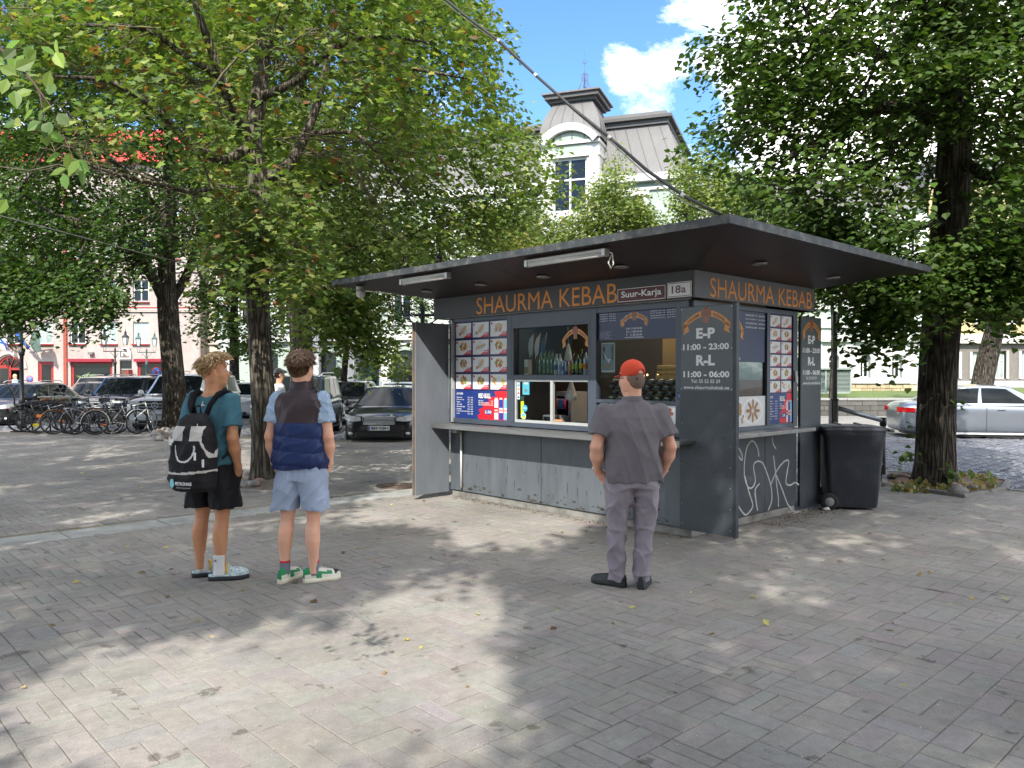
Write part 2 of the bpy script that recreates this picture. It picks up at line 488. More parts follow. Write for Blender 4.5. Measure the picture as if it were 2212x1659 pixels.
def cobbles_geo(P_):
 n=len(P_);hx=P_[:,2];hy=P_[:,3]
 V=np.zeros((n,13,3));s4=[(-1,-1),(1,-1),(1,1),(-1,1)]
 hz=rng.normal(0,0.006,n)
 for lay,(k_,z)in enumerate(((1.0,-0.13),(0.97,-0.062),(0.72,-0.036))):
  for q in range(4):
   V[:,lay*4+q,0]=P_[:,0]+s4[q][0]*hx*k_+rng.normal(0,0.004,n)
   V[:,lay*4+q,1]=P_[:,1]+s4[q][1]*hy*k_+rng.normal(0,0.004,n)
   V[:,lay*4+q,2]=z+hz
 V[:,12,:2]=P_[:,:2];V[:,12,2]=-0.03+hz
 F=[]
 for a in(0,4):
  for q in range(4):F.append((a+q,a+(q+1)%4,a+4+(q+1)%4,a+4+q))
 for q in range(4):F.append((8+q,8+(q+1)%4,12,12))
 F=np.array(F)
 tri=np.zeros(len(F),bool);tri[8:]=True
 faces=(F[None]+(np.arange(n)*13)[:,None,None])
 W=V.reshape(-1,3)
 X=KC.x+W[:,0]*KX.x+W[:,1]*KY.x;Y=KC.y+W[:,0]*KX.y+W[:,1]*KY.y
 c=np.array([0.12,0.125,0.14])*(1+rng.normal(0,0.2,(n,1)))*(1+rng.normal(0,0.03,(n,3)))
 return np.stack([X,Y,W[:,2]],1),faces,np.clip(c,0.04,0.4),n
def cobble_mesh(name,P_):
 V,faces,c,n=cobbles_geo(P_)
 me=bpy.data.meshes.new(name)
 quads=faces[:,:8].reshape(-1,4);tris=faces[:,8:,:3].reshape(-1,3)
 me.vertices.add(len(V));me.vertices.foreach_set('co',V.astype(np.float32).ravel())
 li=np.concatenate([quads.ravel(),tris.ravel()]).astype(np.int32)
 me.loops.add(len(li));me.loops.foreach_set('vertex_index',li)
 nq,nt=len(quads),len(tris)
 me.polygons.add(nq+nt)
 me.polygons.foreach_set('loop_start',np.concatenate([np.arange(nq)*4,nq*4+np.arange(nt)*3]).astype(np.int32))
 me.polygons.foreach_set('loop_total',np.concatenate([np.full(nq,4),np.full(nt,3)]).astype(np.int32))
 me.polygons.foreach_set('use_smooth',np.ones(nq+nt,bool))
 at=me.attributes.new('Col','FLOAT_COLOR','FACE')
 cc=np.concatenate([np.repeat(c,8,0),np.repeat(c,4,0)]);at.data.foreach_set('color',np.hstack([cc,np.ones((len(cc),1))]).astype(np.float32).ravel())
 me.materials.append(COB);me.update(calc_edges=True)
 return me
cob=[]
x=-12.5
while x<16:
 wrow=random.uniform(0.17,0.215);y=LY_EDGE+0.2+random.uniform(0,0.1)
 while y<17:
  ln=random.uniform(0.13,0.19)
  w=K(x+wrow/2,y+ln/2)
  if 6.5<w.y<24.2 and 0.03*w.y<w.x<0.70*w.y+1:cob.append((x+wrow/2,y+ln/2,wrow/2-0.012,ln/2-0.008,w.length,w.x/w.y))
  y+=ln
 x+=wrow
cob.sort(key=lambda a:a[4])
cobA=np.array(cob)
vis=[k for k in range(len(cobA))if 0.47<cobA[k,5]<0.655][:290]
for k in vis:np_obj('cobble',cobble_mesh('cobble',cobA[k:k+1]),road)
rest=np.ones(len(cobA),bool);rest[vis]=False
o=np_obj('distant_cobbles',cobble_mesh('distant_cobbles',cobA[rest]),road);o['kind']='stuff'
cobL=[]
yy=18.9
while yy<34:
 xx=-26.0+random.uniform(0,.2)
 dy=0.22 if yy<26 else 0.34
 while xx<2:
  dx=random.uniform(.2,.28)
  if abs(xx)<.7*yy+1:
   a,b_=toK(xx+dx/2,yy+dy/2);cobL.append((a,b_,dx*.44,dy*.44))
  xx+=dx
 yy+=dy
cobL=np.array(cobL)
def in_poly(px,py,poly):
 ins=np.zeros(len(px),bool);n=len(poly);j=n-1
 for i in range(n):
  xi,yi=poly[i];xj,yj=poly[j]
  c=((yi>py)!=(yj>py))&(px<(xj-xi)*(py-yi)/(yj-yi+1e-12)+xi)
  ins^=c;j=i
 return ins
wx=KC.x+cobL[:,0]*KX.x+cobL[:,1]*KY.x;wy=KC.y+cobL[:,0]*KX.y+cobL[:,1]*KY.y
keep=~in_poly(wx,wy,[(p.x,p.y)for p in pl_poly])
o=np_obj('street_cobbles',cobble_mesh('street_cobbles',cobL[keep]),road);o['kind']='stuff'
kerb_m=mat('worn_granite_kerb',(0.21,0.2,0.185),0.8,var=0.22,scale=9,bump=0.4,bscale=60)
def kerb_run(name,pts,w=0.14,top=0.012,bot=-0.13,seg=1.0,flat=False):
 root=thing(name,None,None);tag(root,kind='structure')
 for(a,b)in zip(pts[:-1],pts[1:]):
  a,b=Vector(a),Vector(b);L=(b-a).length;n=max(1,round(L/seg));d=(b-a)/n;t=d.normalized();s=Vector((-t.y,t.x,0))*w
  for k in range(n):
   p,q=a+d*k+t*.004,a+d*(k+1)-t*.004;dz=random.uniform(-.006,.006)
   vs=[Vector((r.x,r.y,z))for z in(bot,top+dz)for r in(p,q,q+s,p+s)]
   MB().add(vs,[(0,3,2,1),(4,5,6,7),(0,1,5,4),(1,2,6,5),(2,3,7,6),(3,0,4,7)]).build('kerb_stone',kerb_m,root,bevel=0.012)
 return root
kerb_run('kerb',[K(14,LY_EDGE),K(-8.6,LY_EDGE),G(905,951),G(718,951),G(610,953),Vector((-8.4,22.9,0)),Vector((-60,24.2,0))])
pave_m=mat('far_pavement_slabs',(0.25,0.24,0.225),0.85,var=0.2,scale=1.5,bump=0.3,bscale=20)
fp=MB();FAR=[(2.0,24.6),(26.0,22.4),(40,30),(2,31.5)]
fp.prism(FAR,lambda p:(*p,-0.13),lambda p:(*p,0.02))
tag(fp.build('far_pavement',pave_m,bevel=0.02),kind='structure')
fp=MB();fp.prism([(-60,46.5),(-13,46.5),(-13,60),(-60,60)],lambda p:(*p,-0.13),lambda p:(*p,0.01))
tag(fp.build('hotel_pavement',pave_m),kind='structure')
fp=MB();fp.prism([(-17,43.5),(8.2,34.4),(8.3,39),(-17,48)],lambda p:(*p,-0.13),lambda p:(*p,0.015))
tag(fp.build('shop_pavement',pave_m),kind='structure')
mh=G(857,1050)
t=thing('manhole_cover','round iron manhole cover in paving left of kiosk','manhole cover',mh)
iron=mat('rusty_iron',(0.12,0.09,0.07),0.6,0.6,var=0.3,scale=20)
mb=MB()
for r0,r1 in((0.30,0.27),(0.235,0.215),(0.17,0.15),(0.1,0.08)):
 mb.lathe([(r0,0.002),(r0,0.012),(r1,0.012),(r1,0.002)],28,cap=False)
mb.build('rib',iron,t)
MB().lathe([(0.31,-0.01),(0.31,0.005),(0.0,0.006)],28).build('plate',iron,t)
# ================================================================== buildings
def facade(name,mats,parent,rect,holes,depth=0.22,y=0.0,thick=0.3,f=None):
 """wall with real openings: rect (x0,x1,z0,z1), holes the same; front at y, reveals going back by depth"""
 x0,x1,z0,z1=rect
 xs=sorted({x0,x1,*[h[0]for h in holes],*[h[1]for h in holes]});zs=sorted({z0,z1,*[h[2]for h in holes],*[h[3]for h in holes]})
 mb=MB()
 for a,b in zip(xs[:-1],xs[1:]):
  for c,d in zip(zs[:-1],zs[1:]):
   mx,mz=(a+b)/2,(c+d)/2
   if any(h[0]<mx<h[1]and h[2]<mz<h[3]for h in holes):continue
   mb.add([(a,y,c),(b,y,c),(b,y,d),(a,y,d)],[(0,1,2,3)])
 for a,b,c,d in holes:
  mb.add([(a,y,c),(b,y,c),(b,y,d),(a,y,d),(a,y+depth,c),(b,y+depth,c),(b,y+depth,d),(a,y+depth,d)],
    [(0,4,5,1),(1,5,6,2),(2,6,7,3),(3,7,4,0)])
 return mb.build(name,mats,parent,fixn=False)
pane_m=mat('window_pane',(0.010,0.012,0.013),0.04,var=0.5,scale=0.7,spec=0.4)
pane_light=mat('curtained_pane',(0.33,0.42,0.38),0.12,var=0.35,scale=2.2,stretch=(4,1,0.4),spec=0.8)
white_paint=mat('white_window_paint',(0.62,0.62,0.6),0.5,var=0.06)
def window(parent,x0,x1,z0,z1,y,frame_m=white_paint,pane=pane_m,cols=2,rows=(0.62,),fw=0.06,sill=None,label=None):
 w=MB()
 w.box(x0,x1,y,y+.06,z0,z0+fw);w.box(x0,x1,y,y+.06,z1-fw,z1)
 w.box(x0,x0+fw,y,y+.06,z0+fw,z1-fw);w.box(x1-fw,x1,y,y+.06,z0+fw,z1-fw)
 for k in range(1,cols):
  xm=x0+(x1-x0)*k/cols;w.box(xm-fw*.5,xm+fw*.5,y+.004,y+.056,z0+fw,z1-fw)
 xs=[x0+(x1-x0)*k/cols for k in range(cols+1)]
 for r_ in rows:
  zm=z0+(z1-z0)*r_;w.box(x0+fw,x1-fw,y+.002,y+.058,zm-fw*.4,zm+fw*.4)
 o=w.build('window',frame_m,parent)
 MB().box(x0+.01,x1-.01,y+.03,y+.035,z0+.01,z1-.01).build('pane',pane,o)
 if sill is not None:MB().box(x0-.06,x1+.06,y-.26,y+.02,z0-.07,z0).build('sill',sill,o)
 return o
HY=50.0
hs=HY/1701.0
def hx(u):return(u-1106)*hs
def hz(v):return EYE+(810-v)*hs
stucco=mat('pale_pink_roughcast',lin((172,160,153)),0.9,var=0.1,scale=3,bump=0.5,bscale=18,second=lin((152,139,132)),second_amt=0.5,second_scale=0.5)
redp=mat('red_painted_joinery',lin((150,44,36)),0.5,var=0.1)
redtile=mat('red_roof_sheet',lin((190,60,52)),0.7,var=0.14,scale=2,stretch=(6,1,1))
hotel=thing('hotel','pink roughcast hotel with red framed shop windows and red roof','building',(0,HY,0))
arch_c,arch_r=hx(21),27.5*hs
holes,wins=[],[]
for u0,u1 in((151,185),(219,253),(288,322),(356,390),(80,114),(12,46),(-60,-26)):
 for v0,v1 in((696,743),(605,652),(515,560),(425,468)):
  r_=(hx(u0),hx(u1),hz(v1),hz(v0));holes.append(r_);wins.append(r_)
shop=[(hx(153),hx(243),hz(836),hz(781)),(hx(297),hx(383),hz(836),hz(781)),(hx(82),hx(116),hz(834),hz(781))]
door1=(hx(259),hx(285),0.05,hz(780));doorA=(arch_c-arch_r,arch_c+arch_r,0.05,hz(796))
archhole=(arch_c-arch_r,arch_c+arch_r,hz(796),hz(796)+arch_r)
facade('wall',stucco,hotel,(hx(-200),hx(432),-0.1,hz(352)),holes+shop+[door1,(doorA[0],doorA[1],doorA[2],archhole[3])])
for r_ in wins:window(hotel,*r_,0.1,pane=pane_light if random.random()<.6 else pane_m,sill=redp,rows=(0.55,),fw=.07)
mb=MB();n=14;cz=hz(796)
for k in range(n):
 a0,a1=math.pi*k/n,math.pi*(k+1)/n
 p0=(arch_c+arch_r*math.cos(a0),cz+arch_r*math.sin(a0));p1=(arch_c+arch_r*math.cos(a1),cz+arch_r*math.sin(a1))
 mb.add([(p0[0],-.003,p0[1]),(p0[0],-.003,cz+arch_r),(p1[0],-.003,cz+arch_r),(p1[0],-.003,p1[1])],[(0,1,2,3)])
 mb.add([(p0[0],-.003,p0[1]),(p1[0],-.003,p1[1]),(p1[0],.2,p1[1]),(p0[0],.2,p0[1])],[(0,1,2,3)])
mb.build('arch_spandrel',stucco,hotel,fixn=False)
def arch_ring(parent,cx,cz,r0,r1,y0,y1,m,n=18,name='arch_moulding'):
 mb=MB()
 rows=[]
 for k in range(n+1):
  a=math.pi*k/n;c,s=math.cos(a),math.sin(a)
  rows.append([(cx+r0*c,y0,cz+r0*s),(cx+r1*c,y0,cz+r1*s),(cx+r1*c,y1,cz+r1*s),(cx+r0*c,y1,cz+r0*s)])
 mb.grid(rows,close=True,smooth=False)
 return mb.build(name,m,parent)
mould=mat('pale_stone_moulding',lin((196,182,172)),0.85,var=0.08)
arch_ring(hotel,arch_c,cz,arch_r+.1,arch_r+.32,-.09,0,mould)
arch_ring(hotel,arch_c,cz,arch_r-.14,arch_r-.01,.08,.15,redp,name='fanlight_frame')
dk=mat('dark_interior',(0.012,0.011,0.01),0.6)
fan=MB();fan.add([(arch_c,.14,cz)]+[(arch_c+(arch_r-.1)*math.cos(math.pi*k/12),.14,cz+(arch_r-.1)*math.sin(math.pi*k/12))for k in range(13)],[(0,k,k+1)for k in range(1,13)])
fan.build('fanlight',pane_m,hotel)
bars=MB()
for k in range(1,5):
 a=math.pi*k/5;bars.tube([(arch_c+.2*math.cos(a),.1,cz+.2*math.sin(a)),(arch_c+arch_r*math.cos(a)*.93,.1,cz+arch_r*math.sin(a)*.93)],.03,4)
bars.box(doorA[0],doorA[1],.07,.15,cz-.1,cz+.05)
bars.build('glazing_bar',redp,hotel)
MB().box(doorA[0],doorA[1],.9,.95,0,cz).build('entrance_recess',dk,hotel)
dl=MB();a,b=doorA[0]+.02,doorA[0]+.85
dl.box(a,b,.05,.12,.1,2.25,0);d_=dl.build('door',redp,hotel);MB().box(a+.14,b-.14,.04,.046,.5,2.05).build('pane',pane_m,d_)
MB().box(b-.1,b-.05,-.02,.03,.9,1.5).build('handle',redp,d_)
for k,(a,b,c,d)in enumerate(shop):
 o=window(hotel,a,b,c,d,.08,frame_m=redp,pane=pane_m,cols=1,rows=(),fw=.16 if k<2 else.2)
 if k<2:
  MB().box(a-.1,b+.1,-.3,-.002,d-.02,d+.17).build('awning_box',mat('crimson_awning',lin((140,30,48)),.7),hotel)
window(hotel,door1[0],door1[1],hz(797),door1[3],.06,frame_m=dk,cols=1,rows=(),fw=.05)
o=MB().box(door1[0]+.02,door1[1]-.02,.12,.17,.05,hz(798)).build('door',mat('brown_wood_door',lin((96,70,52)),.6,var=.2,scale=3,stretch=(8,1,.5)),hotel)
pa=MB().box(door1[1]-.08,door1[1]+.02,-.5,.1,.1,hz(798)).build('door',redp,hotel)
for v_,t_ in((667,.14),(671,.08),(585,.1)):MB().box(hx(-200),hx(432),-.12,-.002,hz(v_)-t_,hz(v_)).build('string_course',mould,hotel)
MB().box(hx(140),hx(432),-.13,-.004,hz(666),hz(664)).build('red_line',redp,hotel)
MB().box(hx(139),hx(146),-.1,-.003,0,hz(360)).build('red_pilaster',mat('orange_red_render',lin((150,74,58)),.8,var=.12),hotel)
rf=MB();x0,x1,zr=hx(-200),hx(436),hz(352)
rf.add([(x0,-.6,zr-.1),(x1,-.6,zr-.1),(x1,5,zr+3.6),(x0,5,zr+3.6),(x0,10,zr-.1),(x1,10,zr-.1)],[(0,1,2,3),(3,2,5,4),(1,5,2),(0,3,4)])
rf.build('roof',redtile,hotel)
MB().box(hx(431.5),hx(433),0,10,-.1,hz(352)).build('side_wall',stucco,hotel)
for u in(60,130,200,270):
 cx=hx(u);mb=MB().box(cx-.7,cx+.7,.8,3,zr+.4,zr+1.7);mb.build('dormer',redtile,hotel)
 MB().box(cx-.45,cx+.45,.77,.796,zr+.6,zr+1.5).build('dormer_pane',pane_m,hotel)
gold=mat('bronze_letters',lin((146,120,92)),.5,.3)
mb=MB();f=lambda q:(q[0],-.06,q[1])
put_text(mb,'LUXWELL',hx(-16),hx(46),hz(756),hz(748),f);put_text(mb,'COLLECTION',hx(0),hx(40),hz(763),hz(759.5),f)
mb.build('lettering',gold,hotel)
sg=MB();cx,r_=hx(271.5),13.5*hs;zb=hz(773)
arch_ring(hotel,cx,zb+r_*.65,r_-.09,r_,-.12,-.02,white_paint,name='arched_sign_frame')
sg.box(cx-r_,cx-r_+.09,-.12,-.02,zb,zb+r_*.65);sg.box(cx+r_-.09,cx+r_,-.12,-.02,zb,zb+r_*.65);sg.box(cx-r_,cx+r_,-.12,-.02,zb-.09,zb)
put_text(sg,'N',cx-r_*.62,cx+r_*.62,zb+.1,zb+r_*1.3,lambda q:(q[0],-.08,q[1]),bold=.05)
sg.build('arched_sign',white_paint,hotel);MB().box(cx-r_+.05,cx+r_-.05,-.05,-.01,zb,zb+r_*1.5).build('sign_backing',mat('taupe_sign',lin((112,96,86)),.8),hotel)
for u in(199,384):MB().box(hx(u)-.15,hx(u)+.15,-.25,-.003,hz(766),hz(761)).build('wall_lamp',mat('grey_metal',(.2,.2,.2),.5,.5),hotel)
pl=MB()
for k in range(16):
 a=k*2.4;L=random.uniform(.5,.9);c0=Vector((hx(200),-.9,hz(829)))
 e=c0+Vector((math.cos(a)*L,math.sin(a)*L*.5,random.uniform(.2,.75)))
 m_=(c0+e)/2+Vector((0,0,.25));pl.add([c0,m_+Vector((.05,0,-.02)),e,m_-Vector((.05,0,0))],[(0,1,2,3)])
pt=thing('potted_palm','potted palm before the wide red framed shop window','plant',(0,HY,0))
pl.build('fronds',mat('palm_green',(.1,.2,.05),.5,var=.3),pt)
MB().lathe([(.16,0),(.22,.4)],10,c=(hx(200),-.9,.6)).build('pot',gold,pt);MB().tube([(hx(200),-.9,.0),(hx(200),-.9,.62)],.12,8).build('stand',gold,pt)
def flag(label,base,tip,cols,cell,kind_group='flags on the hotel front'):
 t=thing('flag',label,'flag',base,group=kind_group);b0=Vector(base);d=Vector(tip)-b0
 MB().tube([(0,0,0),d],.035,6).build('pole',mat('black_pole',(.02,.02,.02),.5),t)
 nU,nV=10,8;W_,H_=cell
 mb=MB();start=d*.98;end=d*.42
 rows=[]
 for i in range(nU+1):
  q=start.lerp(end,i/nU)
  row=[]
  for j in range(nV+1):
   s_=j/nV
   row.append(q+Vector((math.sin(s_*5+i*.9)*.07+(W_*s_),math.sin(i*1.1+s_*3)*.1-.05,-H_*s_-.1*math.sin(i*.7)*s_)))
  rows.append(row)
 vs=[q for r in rows for q in r]
 for i in range(nU):
  for j in range(nV):
   a=i*(nV+1)+j
   mb.add([vs[a],vs[a+1],vs[a+nV+2],vs[a+nV+1]],[(0,1,2,3)],0,True,cols(i/nU,j/nV))
 mb.build('cloth',mat('flag_cloth',(1,1,1),.85,attr=True,var=.05),t)
 return t
W1,RD,BL,YE,GN=(.75,.75,.75),lin((185,30,50)),lin((40,90,170)),lin((240,200,50)),lin((78,98,92))
fy=HY-.2
def fb(u,v,dy=0.0):return Vector((hx(u),fy-dy,hz(v)))
flag('red flag with white stripe, leftmost on the hotel front',fb(30,754),fb(17,708,1.2),lambda a,b:W1 if.4<b<.6 else RD,(-.35,1.0))
flag('white flag with blue cross on the hotel front',fb(42,754),fb(20,713,1.2),lambda a,b:BL if.3<a<.5 or.4<b<.6 else W1,(.3,1.0))
flag('blue flag with yellow cross on the hotel front',fb(63,754),fb(62,716,1.2),lambda a,b:YE if.3<a<.5 or.4<b<.6 else BL,(.75,.75))
flag('dark green flag on slanted pole beside hotel window',fb(64,755),fb(105,710,1.2),lambda a,b:GN,(.45,1.05))
GA=R(-20)
GB=Vector((8.24,38.0,0));GX=Vector((math.cos(GA),math.sin(GA),0));GY_=Vector((-math.sin(GA),math.cos(GA),0))
def gf(u,v,y=0.0):
 """photo measurement -> facade coordinates (x, z) on the plane y"""
 r=Vector(ray(u,v));o=Vector((0,0,EYE));p0=GB+GY_*y
 t_=(p0-o).dot(GY_)/r.dot(GY_);q=o+r*t_-GB
 return q.dot(GX),q.z
gw=mat('pale_green_render',lin((158,170,158)),0.85,var=0.06,scale=2,second=lin((146,158,147)),second_amt=0.4,second_scale=.7)
gwhite=mat('white_stucco_trim',lin((198,198,194)),0.8,var=0.05,scale=3)
zinc=mat('grey_zinc_sheet',lin((104,102,100)),0.6,0.0,var=0.08,scale=1.5,stretch=(3,3,.6))
zdark=mat('dark_grey_cornice',lin((78,76,74)),0.6,var=0.1)
gb=thing('corner_house','pale green house with white trim, grey mansard roof and turret','building',GB,GA)
H1=11.4
holes=[];GWIN=[]
dx0,dz0=gf(774,751);dx1,_=gf(819,751)
sx0,sz0=gf(846,768);sx1,_=gf(905,768)
lx0,_=gf(688,770);lx1,_=gf(726,770)
doorG=(dx0,dx1,.1,3.3);shopG=(sx0,sx1,.75,3.0);leftG=(lx0,lx1,.6,2.95)
holes+=[doorG,shopG,leftG]
xw=-26.0
ups=[]
while xw<-1.5:
 for z0 in(4.6,8.2):ups.append((xw,xw+1.15,z0,z0+2.1))
 xw+=2.55
more=[(-25,-23.3,.7,2.9),(-9.0,-7.4,.7,2.9),(-6.2,-4.6,.7,2.9),(-3.2,-1.6,.7,2.9)]
holes+=ups+more
facade('wall',gw,gb,(-27.5,0,-.1,H1),holes,depth=.3)
MB().add([(0,0,-.1),(0,9,-.1),(0,9,H1),(0,0,H1)],[(0,1,2,3)]).build('side_wall',gw,gb)
for a,b,c,d in ups:
 window(gb,a,b,c,d,.14,cols=2,rows=(.66,),fw=.08,pane=pane_m)
 mb=MB();mb.box(a-.2,a-.002,-.05,.0,c-.1,d+.1);mb.box(b+.002,b+.2,-.05,0,c-.1,d+.1);mb.box(a-.28,b+.28,-.14,-.002,d+.102,d+.32);mb.box(a-.25,b+.25,-.1,-.002,c-.24,c-.102)
 mb.build('window_surround',gwhite,gb)
for a,b,c,d in more:window(gb,a,b,c,d,.14,cols=1,rows=(),fw=.08)
teal=mat('dark_teal_door',lin((18,66,64)),.35,var=.12)
o=window(gb,*leftG,.14,cols=1,rows=(),fw=.07)
o=window(gb,*shopG,.14,cols=1,rows=(),fw=.07,frame_m=teal)
acx,arx=(sx0+sx1)/2,(sx1-sx0)/2
for r0,r1,yy in((arx,arx+.2,-.1),(arx+.2,arx+.34,-.16)):arch_ring(gb,acx,2.45,r0,r1,yy,-.003,gwhite,name='arch_moulding')
mb=MB()
for k in range(12):
 a0,a1=math.pi*k/12,math.pi*(k+1)/12
 p0,p1=(acx+arx*math.cos(a0),2.45+.55*math.sin(a0)),(acx+arx*math.cos(a1),2.45+.55*math.sin(a1))
 mb.add([(p0[0],.0,p0[1]),(p0[0],0,3.02),(p1[0],0,3.02),(p1[0],0,p1[1])],[(0,1,2,3)])
mb.build('arch_spandrel',gw,gb,fixn=False)
mb=MB();mb.box(acx-arx-.34,acx-arx-.002,-.12,-.002,.1,2.448);mb.box(acx+arx+.002,acx+arx+.34,-.12,-.002,.1,2.448);mb.build('arch_jamb',gwhite,gb)
dr=MB();a,b=doorG[0]+.1,doorG[1]-.1;md=(a+b)/2
dr.box(a-.1,b+.1,.1,.2,2.5,2.62)
fr=dr.build('transom',teal,gb)
for(p,q)in((a,md-.02),(md+.02,b)):
 d_=MB().box(p,q,.12,.2,.12,2.48).build('door',teal,gb);MB().box(p+.12,q-.12,.105,.112,.5,2.3).build('pane',pane_m,d_)
MB().box(a,b,.16,.17,2.64,3.26).build('transom_pane',pane_m,gb)
for px in(doorG[0]-.75,doorG[1]+.12):
 mb=MB();mb.box(px,px+.6,-.22,-.002,.1,3.3);mb.box(px-.06,px+.66,-.28,-.004,3.3,3.5);mb.box(px-.05,px+.65,-.27,-.004,.1,.7);mb.build('pilaster',gwhite,gb,bevel=.01)
for px in(-27.2,-21,-11.8,-1.1):
 MB().box(px,px+.6,-.2,-.002,.1,3.5).build('pilaster',gwhite,gb)
for z_,t_,p_ in((3.55,.3,.3),(3.9,.12,.2),(7.7,.2,.2),(H1-.75,.15,.12),(H1-.35,.35,.4)):
 MB().box(-27.5,.2,-p_,-.005,z_,z_+t_).build('cornice',gwhite,gb)
MB().box(-27.5,.02,-.07,-.003,-.1,.55).build('plinth',mat('grey_stone_plinth',lin((150,146,138)),.85,var=.15),gb)
sgn=MB().box(md-.15,md+.95,-.6,-.56,2.15,2.7).build('hanging_sign',mat('black_sign',(.01,.01,.012),.4),gb)
mb=MB();put_text(mb,'Scheeli',md,md+.8,2.42,2.6,lambda q:(q[0],-.606,q[1]));put_text(mb,'Sisekujundus',md+.05,md+.75,2.24,2.3,lambda q:(q[0],-.606,q[1]));mb.build('lettering',white_paint,sgn)
def mansard(parent,x0,x1,y0,y1,z0,z1,inset,m,seams=True,curve=0.0,name='mansard_roof',n=6):
 mb=MB();rows=[]
 for k in range(n+1):
  t_=k/n;i_=inset*(t_-curve*math.sin(math.pi*t_)*.5);z=z0+(z1-z0)*t_
  rows.append([(x0+i_,y0+i_,z),(x1-i_,y0+i_,z),(x1-i_,y1-i_,z),(x0+i_,y1-i_,z)])
 mb.grid(rows,close=True,smooth=False);mb.add(rows[-1],[(0,1,2,3)])
 o=mb.build(name,m,parent)
 if seams:
  sb=MB()
  def lineup(fp):
   sb.tube([fp(k/n)for k in range(n+1)],.022,4)
  def ins(t_):return inset*(t_-curve*math.sin(math.pi*t_)*.5)
  k=x0+.5
  while k<x1-.3:
   kk=(k-x0)/(x1-x0)
   lineup(lambda t_,kk=kk:(x0+ins(t_)+kk*(x1-x0-2*ins(t_)),y0+ins(t_)-.01,z0+(z1-z0)*t_));k+=.62
  k=y0+.5
  while k<y1-.3:
   kk=(k-y0)/(y1-y0)
   lineup(lambda t_,kk=kk:(x1-ins(t_)+.01,y0+ins(t_)+kk*(y1-y0-2*ins(t_)),z0+(z1-z0)*t_));k+=.62
  sb.build('standing_seams',m,parent)
 return o
mansard(gb,-27.5,.1,-.1,9,H1,14.1,1.0,zinc)
MB().box(-26.6,-.85,.75,8.1,14.1,14.35).build('roof_cornice',zdark,gb);MB().box(-26.8,-.65,.55,8.3,14.35,14.5).build('roof_cornice',zdark,gb)
MB().box(-26.5,-.95,.85,8.0,14.5,14.75).build('roof_cap',zinc,gb)
tx1=gf(1262,400,-.7)[0]+.75;tx0=tx1-3.0
mb=MB();facade('turret_wall',gwhite,gb,(tx0,tx1,3.9,13.3),[(tx0+.62,tx1-.62,9.75,12.4),(tx0+.62,tx1-.62,5.6,8.1)],y=-.7,depth=.25)
MB().add([(tx1,-.7,3.9),(tx1,2.5,3.9),(tx1,2.5,13.3),(tx1,-.7,13.3)],[(0,1,2,3)]).build('turret_side',gwhite,gb)
MB().add([(tx0,-.7,3.9),(tx0,2.5,3.9),(tx0,2.5,13.3),(tx0,-.7,13.3)],[(0,3,2,1)]).build('turret_side',gwhite,gb)
brownf=mat('greyish_window_frame',lin((120,108,98)),.5)
for z0,z1 in((9.75,12.4),(5.6,8.1)):
 window(gb,tx0+.62,tx1-.62,z0,z1,-.58,cols=2,rows=(.6,),fw=.1,pane=pane_m,frame_m=white_paint)
MB().box(tx0+.6,tx1-.6,-.74,-.702,12.55,13.0).build('frieze',gw,gb)
for z_,t_,p_ in((12.42,.1,.1),(13.05,.14,.16),(9.2,.3,.15),(8.3,.15,.1)):MB().box(tx0-.06,tx1+.06,-.7-p_,2.4,z_,z_+t_).build('turret_cornice',gwhite,gb)
for px in(tx0,tx1-.5):MB().box(px+.03,px+.47,-.8,-.703,9.5,12.42).build('turret_pilaster',gwhite,gb)
tcx=(tx0+tx1)/2;mb=MB();rows=[]
for k in range(13):
 a=math.pi*(.2+.6*k/12);c,s=math.cos(a),math.sin(a);r0,r1=1.55,1.9;zb=12.15
 rows.append([(tcx+r0*c,-1.0,zb+r0*s),(tcx+r1*c,-1.08,zb+r1*s),(tcx+r1*c,.3,zb+r1*s),(tcx+r0*c,.3,zb+r0*s)])
mb.grid(rows,close=True,smooth=False);mb.build('arched_pediment',gwhite,gb)
mb=MB();mb.add([(tcx+1.5*math.cos(math.pi*(.2+.6*k/12)),-.75,12.15+1.5*math.sin(math.pi*(.2+.6*k/12)))for k in range(13)],[tuple(range(13))]);mb.build('tympanum',gw,gb)
mansard(gb,tx0-.1,tx1+.1,-.75,2.6,13.3,15.35,.62,zinc,curve=.5,name='turret_roof',n=8)
MB().box(tx0+.3,tx1-.3,-.3,2.15,15.35,15.5).build('turret_cornice',zdark,gb);MB().box(tx0+.12,tx1-.12,-.5,2.35,15.5,15.7).build('turret_cornice',zdark,gb)
MB().box(tx0+.0,tx1+.0,-.62,2.45,15.7,15.78).build('turret_cap',zinc,gb)
ironw=mat('wrought_iron',lin((95,92,98)),.6,.4)
fin=MB();c0=Vector((tcx+.35,.9,15.78))
for k in range(6):
 a=k*math.pi/3;d=Vector((math.cos(a),math.sin(a),0))
 fin.tube([c0+d*.36,c0+d*.5+Vector((0,0,.28)),c0+d*.3+Vector((0,0,.62)),c0+d*.12+Vector((0,0,.95)),c0+d*.2+Vector((0,0,1.25)),c0+d*.05+Vector((0,0,1.32))],.014,4)
 fin.tube([c0+d*.2,c0+d*.3+Vector((0,0,.2)),c0+Vector((0,0,.7))],.011,4)
 if k%3==0:fin.tube([c0+Vector((0,0,1.8)),c0+d*.12+Vector((0,0,1.9)),c0+d*.05+Vector((0,0,2.0))],.012,4)
fin.tube([c0,c0+Vector((0,0,2.5))],[.03,.008],5)
fin.build('finial',ironw,gb)
MB().box(tx1+.3,tx1+2.0,.2,1.4,H1,H1+.6).build('dormer_base',zinc,gb)
